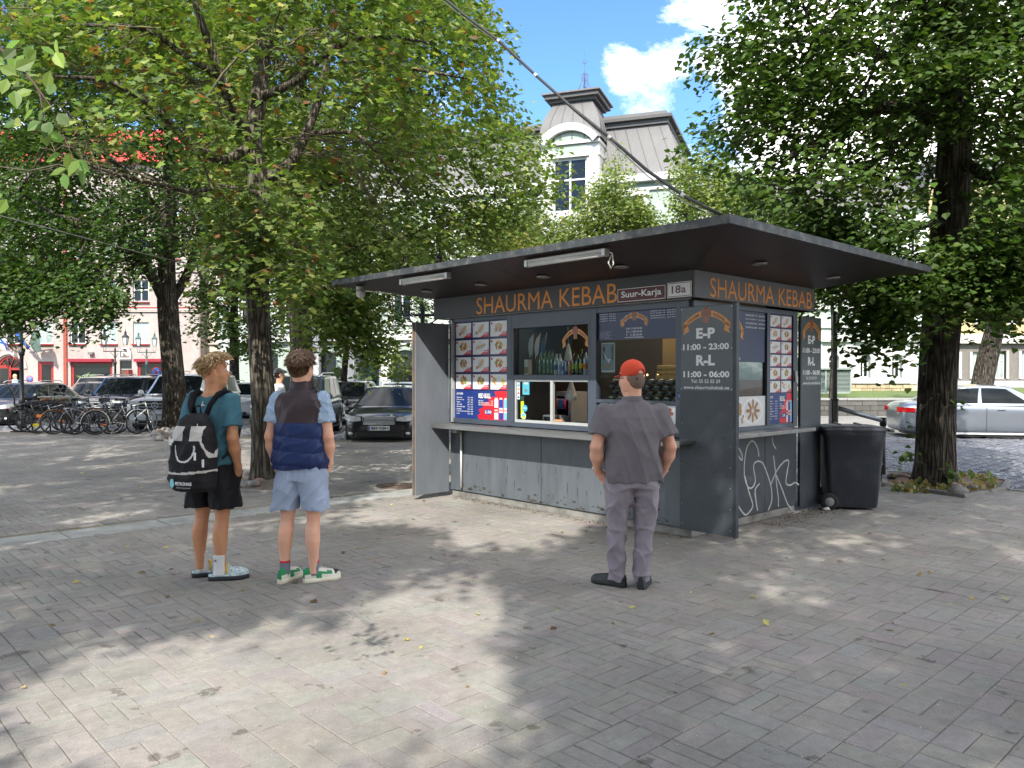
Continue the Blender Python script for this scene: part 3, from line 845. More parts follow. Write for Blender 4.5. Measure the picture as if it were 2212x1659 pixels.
RY=42.0;rs=RY/1701.0
def rx(u):return(u-1106)*rs
def rz(v):return EYE+(810-v)*rs
wing=thing('green_wing','white and pale green wing with arched windows on limestone base','building',(0,RY,0))
gpale=mat('very_pale_green_render',lin((176,186,178)),.85,var=.05,scale=2)
aw=[]
for u in(1800,1868,1936,1732,1664,1596):aw.append((rx(u-11),rx(u+11),rz(816),rz(765)))
up2=[(rx(u-10),rx(u+10),rz(v1),rz(v0))for u in(1766,1834,1902,1970,1698,1630,1562)for v0,v1 in((600,660),(480,545))]
facade('wall',gpale,wing,(9.6,rx(2000),0.9,10.4),aw+up2,depth=.3)
for h in aw:
 window(wing,*h,.2,cols=2,rows=(.7,),fw=.07)
 cx=(h[0]+h[1])/2;r_=(h[1]-h[0])/2
 arch_ring(wing,cx,h[3]-r_+.02,r_,r_+.38,-.12,.0,gwhite)
 mb=MB()
 for k in range(10):
  a0,a1=math.pi*k/10,math.pi*(k+1)/10;zc=h[3]-r_
  mb.add([(cx+r_*math.cos(a0),.002,zc+r_*math.sin(a0)),(cx+r_*math.cos(a0),.002,h[3]),(cx+r_*math.cos(a1),.002,h[3]),(cx+r_*math.cos(a1),.002,zc+r_*math.sin(a1))],[(0,1,2,3)])
 mb.build('arch_spandrel',gwhite,wing,fixn=False)
 mb=MB();mb.box(h[0]-.38,h[0],-.1,.0,h[2]-.1,h[3]-r_);mb.box(h[1],h[1]+.38,-.1,0,h[2]-.1,h[3]-r_);mb.box(h[0]-.45,h[1]+.45,-.2,-.002,h[2]-.3,h[2]-.1);mb.build('window_surround',gwhite,wing)
for h in up2:
 window(wing,*h,.2,cols=2,rows=(.66,),fw=.07)
 mb=MB();mb.box(h[0]-.3,h[0],-.1,0,h[2],h[3]);mb.box(h[1],h[1]+.3,-.1,0,h[2],h[3]);mb.box(h[0]-.45,h[1]+.45,-.25,-.002,h[3],h[3]+.3);mb.box(h[0]-.4,h[1]+.4,-.18,-.002,h[2]-.2,h[2]);mb.build('window_surround',gwhite,wing)
for v_,t_,p_ in((724,.35,.25),(700,.2,.15),(566,.25,.2),(470,.3,.3)):MB().box(9.6,rx(2000),-p_,-.004,rz(v_)-t_,rz(v_)).build('string_course',gwhite,wing)
for u in(1834,1902,1766,1970):MB().box(rx(u)-.22,rx(u)+.22,-.08,-.003,rz(830),rz(738)).build('pilaster',gwhite,wing)
mansard(wing,9.6,rx(2000),-.1,9,10.4,12.2,1.0,zinc,seams=False)
lime=mat('limestone_blocks',lin((180,166,136)),.9,var=.2,scale=6,bump=.4,bscale=25,attr=True)
st=thing('limestone_base',None,None);st.parent=wing
z=0.3;row=0
bed=MB().box(9.6,rx(2000),-.02,.3,-.1,rz(829)).build('mortar',mat('lime_mortar',lin((190,180,160)),.9),st)
while z<rz(831)-.05:
 x=rx(1728)+random.uniform(0,.3);hgt=random.uniform(.17,.26)
 while x<rx(1968):
  w_=random.uniform(.3,.7);k_=random.uniform(.75,1.1);cc=tuple(c*k_ for c in lin((178,162,132)))
  MB().box(x+.012,min(x+w_,rx(1970))-.012,-.09-random.uniform(0,.04),-.021,z+.012,min(z+hgt,rz(830))-.01,0,cc).build('stone',lime,st)
  x+=w_
 z+=hgt
lawn=MB();lawn.prism([(9,31.4),(26,31.4),(30,46),(9,46)],lambda p:(*p,-.1),lambda p:(*p,.5 if p[1]<40 else.9))
tag(lawn.build('lawn',mat('mown_grass',(.09,.14,.035),.9,var=.3,scale=8,bump=.8,bscale=60,second=(.15,.17,.06),second_amt=.6)),kind='structure')
rw=thing('retaining_wall','low dark stone block retaining wall with coping behind the silver car','wall',(0,31,0))
stone_d=mat('dark_wall_block',lin((88,86,84)),.9,var=.2,scale=5,bump=.5,bscale=40,attr=True)
MB().box(9.5,27,.16,.4,-.1,.62).build('core',stone_d,rw)
for r_ in range(3):
 x=9.6+(r_%2)*.3
 while x<22:
  k_=random.uniform(.75,1.2);cc=tuple(c*k_ for c in lin((92,90,86)))
  MB().box(x+.008,x+.592,-.0-random.uniform(0,.015),.158,.02+r_*.2+.008,.02+(r_+1)*.2-.006,0,cc).build('block',stone_d,rw)
  x+=.6
x=9.6
while x<27:
 MB().box(x+.006,x+1.19,-.05,.42,.63,.72).build('coping',mat('grey_coping',lin((150,150,146)),.85,var=.12),rw,bevel=.01);x+=1.2
vh=thing('ventilation_housing','pale grey louvred ventilation box on the lawn by the green wing','ventilation box',(0,36.0,0.5),R(8))
vs_=36.0/1701
vx0,vx1,vz0,vz1=(1812-1106)*vs_+.2,(1912-1106)*vs_,.1,EYE+(810-795)*vs_-.5+.05
vx0+=5.2;vx1+=5.2
vh.location.x=-5.2;
vm=mat('pale_grey_green_metal',lin((140,152,146)),.6,0,var=.06)
MB().box(vx0+.04,vx1-.04,.04,1.2,vz0,vz1-.1).build('casing',mat('dark_louvre_gap',(.05,.055,.05),.8),vh)
mb=MB();mb.box(vx0-.1,vx1+.1,-.12,1.3,vz1-.1,vz1);mb.build('lid',vm,vh)
mb=MB()
for px in(vx0,vx0+.52,vx1-.08):mb.box(px,px+.08,-.02,.06,vz0,vz1-.1)
mb.box(vx0,vx1,-.02,.06,vz0,vz0+.22);mb.box(vx0-.002,vx0+.04,0,1.2,vz0,vz0+.22);mb.box(vx1-.04,vx1,0,1.2,vz0,vz1-.1)
mb.build('frame',vm,vh)
k=vz0+.25
while k<vz1-.14:
 MB().add([(vx0+.08,-.01,k),(vx1-.08,-.01,k),(vx1-.08,.05,k+.045),(vx0+.08,.05,k+.045),(vx0+.08,-.01,k+.012),(vx1-.08,-.01,k+.012)],[(0,1,2,3),(0,4,5,1)]).build('louvre',vm,vh);k+=.065
YY=47.0;ys_=YY/1701
def yx(u):return(u-1106)*ys_
def yz(v):return EYE+(810-v)*ys_
yb=thing('yellow_house','yellow house with grey rusticated ground floor at the right edge','building',(0,YY,0))
yel=mat('yellow_ochre_render',lin((180,164,122)),.85,var=.06);ygr=mat('grey_rustication',lin((170,163,152)),.9,var=.14,scale=5,bump=.5,bscale=20,attr=True)
gl_=[(yx(2050),yx(2072),yz(818),yz(760)),(yx(2152),yx(2174),yz(818),yz(758)),(yx(2206),yx(2230),yz(818),yz(758)),(yx(2100),yx(2122),yz(818),yz(760))]
gu=[(yx(u),yx(u+22),yz(v1),yz(v0))for u in(2040,2110,2180,2250)for v0,v1 in((640,700),(540,600))]
facade('wall',yel,yb,(yx(2004),yx(2420),yz(736),13),gu,depth=.3)
facade('ground_floor_wall',mat('grey_joint',lin((120,115,108)),.9),yb,(yx(2004),yx(2420),-.1,yz(737)),gl_,y=.06,depth=.3)
z=yz(822)
while z<yz(745):
 x=yx(2004)+random.uniform(0,.2)
 while x<yx(2260):
  w_=random.uniform(.55,.8);h2=(x+.02,x+w_-.02,z+.02,z+.28)
  if not any(h2[0]<g_[1]+.12 and h2[1]>g_[0]-.12 for g_ in gl_):
   k_=random.uniform(.85,1.1)
   MB().box(h2[0],h2[1],-.05,.058,h2[2],h2[3],0,tuple(c*k_ for c in lin((168,161,150)))).build('block',ygr,yb,bevel=.03,seg=1)
  x+=w_
 z+=.31
for h in gl_+gu:
 window(yb,*h,.24,cols=2,rows=(.66,),fw=.07,pane=pane_light if h in gl_ else pane_m)
 MB().box(h[0]-.14,h[0],-.02,.2,h[2],h[3]).build('window_surround',gwhite,yb);MB().box(h[1],h[1]+.14,-.02,.2,h[2],h[3]).build('window_surround',gwhite,yb)
MB().box(yx(2004),yx(2420),-.3,0,yz(742),yz(722)).build('cornice',mat('pale_grey_cornice',lin((205,200,190)),.85),yb)
MB().box(yx(2004),yx(2420),-.12,.06,-.1,yz(823)).build('plinth',mat('bluish_grey_plinth',lin((172,176,186)),.85,var=.06),yb)
mansard(yb,yx(2004),yx(2420),0,9,13,15,1,zinc,seams=False)
bb=thing('beige_house','beige stone house between the pink hotel and the green corner house','building',(0,51,0))
be=mat('beige_stone',lin((205,196,178)),.85,var=.08)
hb=[(x,x+1.1,z,z+1.9)for x in(-19.2,-16.9)for z in(.9,4.6,8,11.2)]
facade('wall',be,bb,(-19.85,-15.6,-.1,14.5),hb)
for h in hb:window(bb,*h,.1)
for z_ in(3.6,3.9,7.3):MB().box(-19.85,-15.6,-.15,-.003,z_,z_+.2).build('string_course',mould,bb)
mansard(bb,-19.85,-15.6,0,8,14.5,17,1,redtile,seams=False)
ob=thing('added_terrace','brown terrace added across the square, seen only mirrored in the kiosk glass','building',(0,-27,0),math.pi)  # unseen building added so the glass mirrors a dark wall, not bright sky
hb=[(x,x+1.3,z,z+2.1)for x in range(-36,36,3)for z in(1,4.6,8.1)]
facade('wall',mat('brown_render',(.16,.13,.10),.9,var=.15,scale=1),ob,(-38,38,-.1,12.5),hb)
for h_ in hb:MB().box(h_[0],h_[1],.18,.2,h_[2],h_[3]).build('pane',pane_m,ob)
mansard(ob,-38,38,0,8,12.5,15,1.2,zdark,seams=False)
# ================================================================== trees
def leaf_material(name,trans=0.35,rough=0.5,tc=(1.15,1.25,0.5)):
 m=bpy.data.materials.new(name);m.use_nodes=True
 n,l=m.node_tree.nodes,m.node_tree.links
 b=n['Principled BSDF'];b.inputs['Roughness'].default_value=rough;b.inputs['Specular IOR Level'].default_value=0.35
 at=n.new('ShaderNodeAttribute');at.attribute_name='Col'
 l.new(at.outputs['Color'],b.inputs['Base Color'])
 tr=n.new('ShaderNodeBsdfTranslucent');mu=n.new('ShaderNodeMixRGB');mu.blend_type='MULTIPLY';mu.inputs[0].default_value=1
 mu.inputs[2].default_value=(*[c*1.25 for c in tc],1);l.new(at.outputs['Color'],mu.inputs[1]);l.new(mu.outputs[0],tr.inputs[0])
 mx=n.new('ShaderNodeMixShader');mx.inputs[0].default_value=trans
 l.new(b.outputs[0],mx.inputs[1]);l.new(tr.outputs[0],mx.inputs[2]);l.new(mx.outputs[0],n['Material Output'].inputs[0])
 return m
LEAF=leaf_material('broad_leaves')
def bark(nm,c,crack,lich,sc):
 m=bpy.data.materials.new(nm);m.use_nodes=True;n,l=m.node_tree.nodes,m.node_tree.links;b=n['Principled BSDF'];b.inputs['Roughness'].default_value=.92;b.inputs['Specular IOR Level'].default_value=.2
 tc=n.new('ShaderNodeTexCoord');mp=n.new('ShaderNodeMapping');mp.inputs['Scale'].default_value=(1,1,.11);l.new(tc.outputs['Object'],mp.inputs['Vector'])
 nz=n.new('ShaderNodeTexNoise');nz.inputs['Scale'].default_value=7;nz.inputs['Detail'].default_value=4;l.new(mp.outputs[0],nz.inputs['Vector'])
 ad=n.new('ShaderNodeVectorMath');ad.operation='MULTIPLY_ADD';ad.inputs[1].default_value=(.09,.09,.09);l.new(nz.outputs['Color'],ad.inputs[0]);l.new(mp.outputs[0],ad.inputs[2])
 vo=n.new('ShaderNodeTexVoronoi');vo.feature='DISTANCE_TO_EDGE';vo.inputs['Scale'].default_value=sc;l.new(ad.outputs[0],vo.inputs['Vector'])
 r=n.new('ShaderNodeValToRGB');r.color_ramp.elements[0].position=.02;r.color_ramp.elements[0].color=(*crack,1);r.color_ramp.elements[1].position=.30;r.color_ramp.elements[1].color=(*c,1);l.new(vo.outputs['Distance'],r.inputs['Fac'])
 n2=n.new('ShaderNodeTexNoise');n2.inputs['Scale'].default_value=3.5;n2.inputs['Detail'].default_value=9;n2.inputs['Roughness'].default_value=.7;l.new(tc.outputs['Object'],n2.inputs['Vector'])
 r2=n.new('ShaderNodeValToRGB');r2.color_ramp.elements[0].position=.5;r2.color_ramp.elements[0].color=(0,0,0,1);r2.color_ramp.elements[1].position=.72;r2.color_ramp.elements[1].color=(.7,.7,.7,1);l.new(n2.outputs['Fac'],r2.inputs['Fac'])
 mx=n.new('ShaderNodeMixRGB');mx.inputs[2].default_value=(*lich,1);l.new(r2.outputs[0],mx.inputs[0]);l.new(r.outputs[0],mx.inputs[1])
 ml=n.new('ShaderNodeMixRGB');ml.blend_type='MULTIPLY';ml.inputs[0].default_value=.8;l.new(mx.outputs[0],ml.inputs[1]);n3=n.new('ShaderNodeTexNoise');n3.inputs['Scale'].default_value=40;n3.inputs['Detail'].default_value=5;l.new(mp.outputs[0],n3.inputs['Vector']);r3=n.new('ShaderNodeMapRange');r3.inputs['From Min'].default_value=.3;r3.inputs['From Max'].default_value=.7;r3.inputs['To Min'].default_value=.55;r3.inputs['To Max'].default_value=1.35;l.new(n3.outputs['Fac'],r3.inputs['Value']);l.new(r3.outputs[0],ml.inputs[2]);l.new(ml.outputs[0],b.inputs['Base Color'])
 sm=n.new('ShaderNodeMath');sm.operation='MINIMUM';sm.inputs[1].default_value=.3;l.new(vo.outputs['Distance'],sm.inputs[0]);bp=n.new('ShaderNodeBump');bp.inputs['Strength'].default_value=1;bp.inputs['Distance'].default_value=.09;l.new(sm.outputs[0],bp.inputs['Height'])
 b2=n.new('ShaderNodeBump');b2.inputs['Strength'].default_value=.8;b2.inputs['Distance'].default_value=.01;l.new(n3.outputs['Fac'],b2.inputs['Height']);l.new(bp.outputs[0],b2.inputs['Normal']);l.new(b2.outputs[0],b.inputs['Normal']);return m
bark_m=bark('furrowed_bark',(.115,.098,.078),(.028,.022,.017),(.13,.13,.10),15);bark_l=bark('pale_furrowed_bark',(.17,.145,.115),(.04,.032,.024),(.22,.215,.165),16)
twig_m=mat('lichened_branch',(0.10,0.088,0.062),0.9,var=0.4,scale=9,second=(0.26,0.24,0.09),second_amt=0.8,second_scale=4)
def _leaf(kind):
 if kind=='rhomb':
  v=[(0,0,0),(-.42,.45,.07),(0,1,-.06),(.42,.45,.07)];f=[(0,3,2,1)]
 elif kind=='heart':
  v=[(0,0,0),(-.36,.08,.05),(-.46,.42,.06),(0,1,-.1),(.46,.42,.06),(.36,.08,.05)];f=[(0,5,4,3),(0,3,2,1)]
 elif kind=='maple':
  p=[(0,0),(-.22,-.06),(-.52,.12),(-.34,.3),(-.56,.62),(-.24,.56),(0,1.0),(.24,.56),(.56,.62),(.34,.3),(.52,.12),(.22,-.06)]
  v=[(x,y,.12*abs(x)-.06*y)for x,y in p];v.append((0,.32,.02))
  f=[(12,(i+1)%12,i)for i in range(12)]
 elif kind=='oval':
  v=[(0,0,0),(-.3,.3,.04),(-.27,.62,.03),(0,1,-.05),(.27,.62,.03),(.3,.3,.04)];f=[(0,5,4,3),(0,3,2,1)]
 return np.array(v,float),np.array(f)
def leaves_mesh(name,pos,size,nrm,colors,kind,material,parent=None):
 """pos (N,3), nrm (N,3) leaf normals, random spin"""
 T,F=_leaf(kind);N=len(pos);k=len(T)
 nrm=nrm/np.linalg.norm(nrm,axis=1,keepdims=True)
 rnd=rng.normal(size=(N,3));rnd[:,2]-=.7
 yv=rnd-(rnd*nrm).sum(1,keepdims=True)*nrm;yv/=np.linalg.norm(yv,axis=1,keepdims=True)
 xv=np.cross(yv,nrm)
 B=np.stack([xv,yv,nrm],1)
 V=np.einsum('kb,nbc->nkc',T,B)*size[:,None,None]+pos[:,None,:]
 FF=(F[None]+(np.arange(N)*k)[:,None,None]).reshape(-1,F.shape[1])
 me=np_mesh(name,V.reshape(-1,3),FF,material,col=np.repeat(colors,len(F),0))
 return np_obj(name,me,parent)
def palette(n,cols,wts,jit=0.16,groups=None):
 """per-leaf colours: mixed from a palette, clumps share a tendency"""
 cols=np.array(cols);idx=rng.choice(len(cols),n,p=np.array(wts)/sum(wts))
 c=cols[idx]*(1+rng.normal(0,jit,(n,1)))*(1+rng.normal(0,.05,(n,3)))
 return np.clip(c,.005,.8)
SUNV=np.array(SUN_DIR)
def ray_dist(c,p):
 d=c[:,None,:]-p[None,:,:];t=(d*SUNV).sum(2)
 q=d-t[...,None]*SUNV;dist=np.linalg.norm(q,axis=2);dist[t<0]=99
 return dist.min(1)
CLEAR_PTS=[]
for a in np.linspace(-3.8,-2.0,7):
 for z in(.15,.4,.68):CLEAR_PTS.append(tuple(K(a,-.02,z)))
 for z in(1.1,1.35,1.6):CLEAR_PTS.append(tuple(K(a,-.05,z)))
for b_ in(-.1,-.3,-.55):
 for z in(.2,.7,1.2,1.6,2.1):CLEAR_PTS.append(tuple(K(-3.83,b_,z)))
CLEAR_PTS=np.array(CLEAR_PTS)
def poly_clusters(n,poly,depth,half,uc=None,ur=None,thr=-0.22,nf=0.55,seed=0,clear=0):
 """centres of leaf sprays: the crown's outline from the photograph, filled over its real depth"""
 pts=[];P2=[(a,b)for a,b in poly]
 us=[a for a,b in P2];vs=[b for a,b in P2];u0,u1,v0,v1=min(us),max(us),min(vs),max(vs)
 uc=(u0+u1)/2 if uc is None else uc;ur=(u1-u0)/2*1.1 if ur is None else ur
 tries=0;got=0
 while got<n and tries<n*60:
  tries+=1
  u,v=random.uniform(u0,u1),random.uniform(v0,v1)
  if not in_poly(np.array([u]),np.array([v]),P2)[0]:continue
  hd=half*math.sqrt(max(.08,1-((u-uc)/ur)**2))
  q=P(u,v,depth+random.uniform(-hd,hd))
  if mnoise.noise(q*nf+Vector((seed*7.1,seed*3.3,seed)))<thr:continue
  pts.append(tuple(q));got+=1
 return np.array(pts)
def grow(nodes,clusters,reach=1.0):
 """attach every spray to the nearest branch point; returns segments with pipe-model radii"""
 pos=[Vector(p)for p,par,r in nodes];par=[q for p,q,r in nodes];fixed=[r for p,q,r in nodes]
 A=np.array([tuple(p)for p in pos])
 base=A[0]
 order=np.argsort(np.linalg.norm(clusters-np.array([base[0],base[1],base[2]+2.5]),axis=1))
 nfix=len(nodes)
 for ci in order:
  c=clusters[ci]
  d=np.linalg.norm(A-c,axis=1)+np.maximum(0,A[:,2]-c[2])*.35
  k=int(d.argmin());a,b=Vector(A[k]),Vector(c)
  L=(b-a).length;n=max(2,int(L/.45)+1);prev=k
  side=Vector((random.gauss(0,1),random.gauss(0,1),random.gauss(0,.6)))*L*.09
  new=[]
  for i in range(1,n+1):
   t=i/n;q=a.lerp(b,t)+side*math.sin(math.pi*t)+Vector((0,0,math.sin(math.pi*t)*L*.10))
   pos.append(q);par.append(prev);fixed.append(None);prev=len(pos)-1;new.append(tuple(q))
  A=np.vstack([A,np.array(new)])
 cnt=np.zeros(len(pos));has=np.zeros(len(pos),bool)
 for i in range(len(pos)-1,0,-1):
  if not has[i]:cnt[i]=max(cnt[i],1)
  if par[i]is not None and par[i]>=0:cnt[par[i]]+=cnt[i];has[par[i]]=True
 return pos,par,fixed,cnt,nfix
def branch_mesh(name,pos,par,cnt,nfix,material,parent,tip=.006,power=.47,rmax=.2,fixr=None):
 """tubes along parent links of the grown part"""
 kids={}
 for i,p in enumerate(par):
  if p is not None and p>=0 and i>=nfix:kids.setdefault(p,[]).append(i)
 mb=MB()
 rad=lambda i:min(rmax,tip*max(1,cnt[i])**power)
 starts=[(p,c)for p,cs in kids.items()for j,c in enumerate(sorted(cs,key=lambda q:-cnt[q]))if j>0 or p<nfix]
 for p,c in starts:
  chain=[p,c]
  while True:
   nx=kids.get(chain[-1])
   if not nx:break
   chain.append(max(nx,key=lambda q:cnt[q]))
  rr=[rad(c)]+[rad(q)for q in chain[1:]];rr[-1]=tip*.6
  mb.tube([pos[q]for q in chain],rr,6 if rr[0]>.05 else(5 if rr[0]>.02 else 3),cap=False)
 o=bpy.data.objects.new(name,mb.data(name,material,fixn=False));COL.objects.link(o);o.parent=parent
 return o
def trunk_mesh(name,paths,material,parent,flare=1.35,n=20):
 """main stem and limbs, with bark ridges and a flared foot"""
 root_v,root_f=[],[]
 mb=MB()
 for pi_,path in enumerate(paths):
  pts=[Vector(p[:3])for p in path];rr=[p[3]for p in path]
  P3,R3=[],[]
  for i in range(len(pts)-1):
   p0=pts[max(0,i-1)];p1,p2=pts[i],pts[i+1];p3=pts[min(len(pts)-1,i+2)]
   m=max(2,int((p2-p1).length/.12))
   for k in range(m):
    t=k/m
    P3.append(0.5*((2*p1)+(p2-p0)*t+(2*p0-5*p1+4*p2-p3)*t*t+(3*p1-p0-3*p2+p3)*t**3));R3.append(rr[i]+(rr[i+1]-rr[i])*t)
  P3.append(pts[-1]);R3.append(rr[-1])
  nn=n if R3[0]>.1 else 9
  rows=[]
  for i,p in enumerate(P3):
   t=(P3[min(i+1,len(P3)-1)]-P3[max(i-1,0)]).normalized()
   a=Vector((1,0,0))-t*t.x
   if a.length<.2:a=Vector((0,1,0))-t*t.y
   a.normalize();b=t.cross(a)
   h=p.z-P3[0].z;fl=1.0
   if pi_==0:fl=1+(flare-1)*math.exp(-max(0,h)/.22)
   row=[]
   for k in range(nn):
    an=2*math.pi*k/nn;d=a*math.cos(an)+b*math.sin(an)
    r=R3[i]*fl*(1+.06*mnoise.noise(Vector((math.cos(an)*2,math.sin(an)*2,h*.7+pi_*9)))+.05*mnoise.noise(Vector((math.cos(an)*7,math.sin(an)*7,h*1.5))))
    if pi_==0:r*=1+(.16*math.exp(-max(0,h)/.18))*math.sin(an*5+1)
    row.append(p+d*r)
   rows.append(row)
  mb.grid(rows,close=True)
 return mb.build(name,material,parent,fixn=False)
def make_tree(name,label,group,paths,clusters,leaf,lsize,per,cols,wts,bark=bark_m,spray=(.34,.13),tip=.006,tilt=.55,clear=None,base_z=None,crown_name='crown',rmax=.12,twig=None):
 clusters=clusters[ray_dist(clusters,CLEAR_PTS)>.85]
 base=Vector(paths[0][0][:3])
 t=thing(name,label,'tree',(base.x,base.y,0),0,group)
 off=Vector((base.x,base.y,0))
 paths=[[(p[0]-off.x,p[1]-off.y,p[2],p[3])for p in path]for path in paths]
 trunk_mesh('trunk',paths,bark,t,flare=1.22)
 nodes=[]
 for path in paths:
  first=True
  for(a,b)in zip(path[:-1],path[1:]):
   a3,b3=Vector(a[:3]),Vector(b[:3]);m=max(1,int((b3-a3).length/.3))
   for k in range(m+(1 if b is path[-1]else 0)):
    q=a3.lerp(b3,k/m)
    if q.z<1.6 and path is paths[0]:continue
    nodes.append((q,-1,.1))
 cl=clusters-np.array([off.x,off.y,0])
 pos,par,fixed,cnt,nfix=grow(nodes,cl)
 branch_mesh('branches',pos,par,cnt,nfix,twig or bark,t,tip=tip,rmax=rmax)
 n=len(cl)*per
 C=np.repeat(cl,per,0)
 out=C.copy();out[:,:2]-=np.array([0,0]);out[:,2]=0;out/=(np.linalg.norm(out,axis=1,keepdims=True)+1e-6)
 tiltv=np.repeat(rng.normal(0,.35,(len(cl),2)),per,0)
 ang=rng.uniform(0,2*math.pi,n);rad=np.sqrt(rng.uniform(0,1,n))*spray[0]*np.repeat(rng.uniform(.7,1.35,len(cl)),per)
 dx,dy=np.cos(ang)*rad,np.sin(ang)*rad
 dz=rng.normal(0,spray[1],n)+dx*tiltv[:,0]+dy*tiltv[:,1]-.3*(dx*out[:,0]+dy*out[:,1])-.25*rad
 pos_=C+np.stack([dx,dy,dz],1)
 nrm=np.stack([rng.normal(0,tilt,n)+.35*out[:,0],rng.normal(0,tilt,n)+.35*out[:,1],np.ones(n)],1)
 colr=palette(n,cols,wts)
 tend=np.repeat(1+rng.normal(0,.12,len(cl)),per)[:,None]
 colr=np.clip(colr*tend,.005,.8)
 size=lsize*rng.uniform(.7,1.25,n)
 o=leaves_mesh(crown_name,pos_,size,nrm,colr,leaf,LEAF,t)
 return t
def pp(u,v,d,r):q=P(u,v,d);return(q.x,q.y,q.z,r)
def gp(u,v,r):q=G(u,v);return(q.x,q.y,-0.03,r)
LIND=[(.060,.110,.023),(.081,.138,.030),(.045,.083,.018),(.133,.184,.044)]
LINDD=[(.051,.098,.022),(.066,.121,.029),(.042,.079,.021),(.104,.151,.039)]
D=12.0
paths=[
 [gp(572,1040,.205),pp(570,900,D,.185),pp(562,760,D,.175),pp(556,620,D,.17),pp(560,500,D,.165),pp(556,380,D,.15),pp(545,300,D,.14),pp(560,200,D,.12),pp(572,80,D+.3,.10),pp(560,-90,D+.5,.07),pp(575,-260,D+.5,.04)],
 [pp(545,300,D,.10),pp(505,250,D-.3,.08),pp(478,170,D-.6,.065),pp(440,60,D-.8,.055),pp(400,-60,D-1,.03)],
 [pp(556,390,D,.1),pp(620,360,D+.2,.09),pp(665,280,D+.6,.075),pp(700,170,D+.8,.06),pp(722,30,D+1,.05),pp(735,-120,D+1,.03)],
 [pp(548,310,D,.08),pp(480,345,D-.5,.07),pp(400,300,D-1.0,.06),pp(330,230,D-1.5,.045),pp(230,175,D-2,.03),pp(90,165,D-2.3,.015)],
 [pp(563,210,D,.07),pp(640,175,D-.6,.055),pp(730,100,D-1,.045),pp(840,80,D-1.3,.03),pp(930,95,D-1.4,.015)],
 [pp(480,170,D-.6,.05),pp(400,120,D-1,.04),pp(300,60,D-1.4,.03),pp(120,55,D-1.8,.015)],
 [pp(558,420,D,.06),pp(480,405,D-.8,.04),pp(400,412,D-1.3,.03),pp(250,375,D-1.9,.02),pp(120,330,D-2.3,.01)],
 [pp(572,130,D+.2,.06),pp(620,30,D-.3,.05),pp(680,-100,D-.6,.03)],
 [pp(700,170,D+.8,.05),pp(800,140,D+.6,.04),pp(900,150,D+.4,.03),pp(1010,170,D+.2,.015)],
 [pp(665,290,D+.6,.05),pp(770,290,D+.3,.035),pp(850,380,D-.2,.02),pp(900,450,D-.4,.01)],
]
c1=poly_clusters(250,[(330,-250),(900,-250),(1020,-20),(1060,60),(1080,180),(1020,290),(930,370),(820,420),(720,420),(640,470),(560,520),(470,470),(400,350),(330,230),(250,100),(230,-40)],D-.2,2.4,thr=.0,nf=.8,seed=1)
c1b=poly_clusters(46,[(460,420),(640,420),(690,500),(730,590),(660,640),(560,600),(520,640),(440,560)],D-.6,1.0,thr=-.3,seed=2)
c1c=poly_clusters(36,[(0,0),(330,0),(360,130),(330,300),(200,300),(60,200)],D-1.8,1.2,thr=-.1,seed=9)
cm=np.vstack([c1,c1b,c1c])
maple=make_tree('maple_tree','slender maple with yellowing and reddish leaves behind the two young men',None,paths,cm,'maple',.105,42,
 [(.145,.205,.048),(.105,.168,.042),(.26,.295,.08),(.24,.11,.045),(.08,.13,.034)],[.38,.32,.15,.05,.10],bark=bark_l,spray=(.42,.14),tilt=.5,tip=.0055,rmax=.05,twig=twig_m)
mb=MB()
for(u,v,d,uu,vv)in[(400,412,D-1.3,60,300),(330,230,D-1.5,20,120),(300,60,D-1.4,-20,70),(560,200,D-.4,640,90),(700,170,D-.8,900,120),(560,300,D-.5,860,300),(500,260,D-.5,420,180),(620,330,D,850,340),(480,405,D-.8,330,470),(700,300,D,880,480),(250,375,D-1.9,100,340),(480,170,D-.6,300,200),(600,100,D-.5,760,40),(350,60,D-1.4,200,110)]:
 a,b=P(u,v,d),P(uu,vv,d-.4)
 for s_ in range(5):
  e=b+Vector((random.gauss(0,.35),random.gauss(0,.4),random.gauss(0,.3)));st=a.lerp(b,random.uniform(0,.4));q=[st]
  for k in range(1,8):q.append(st.lerp(e,k/7)+Vector((random.gauss(0,.05),random.gauss(0,.05),random.gauss(0,.045))))
  off=Vector((maple.location.x,maple.location.y,0));q=[w-off for w in q]
  mb.tube(q,[.014-.0016*k for k in range(8)],4,cap=False)
  for k in range(2,7):
   w=q[k]+Vector((random.gauss(0,.16),random.gauss(0,.14),random.gauss(0,.14)));mb.tube([q[k],(q[k]+w)/2+Vector((0,0,.03)),w],[.006,.005,.003],3,cap=False)
o=mb.build('bare_twigs',twig_m,maple,fixn=False)
D=11.55
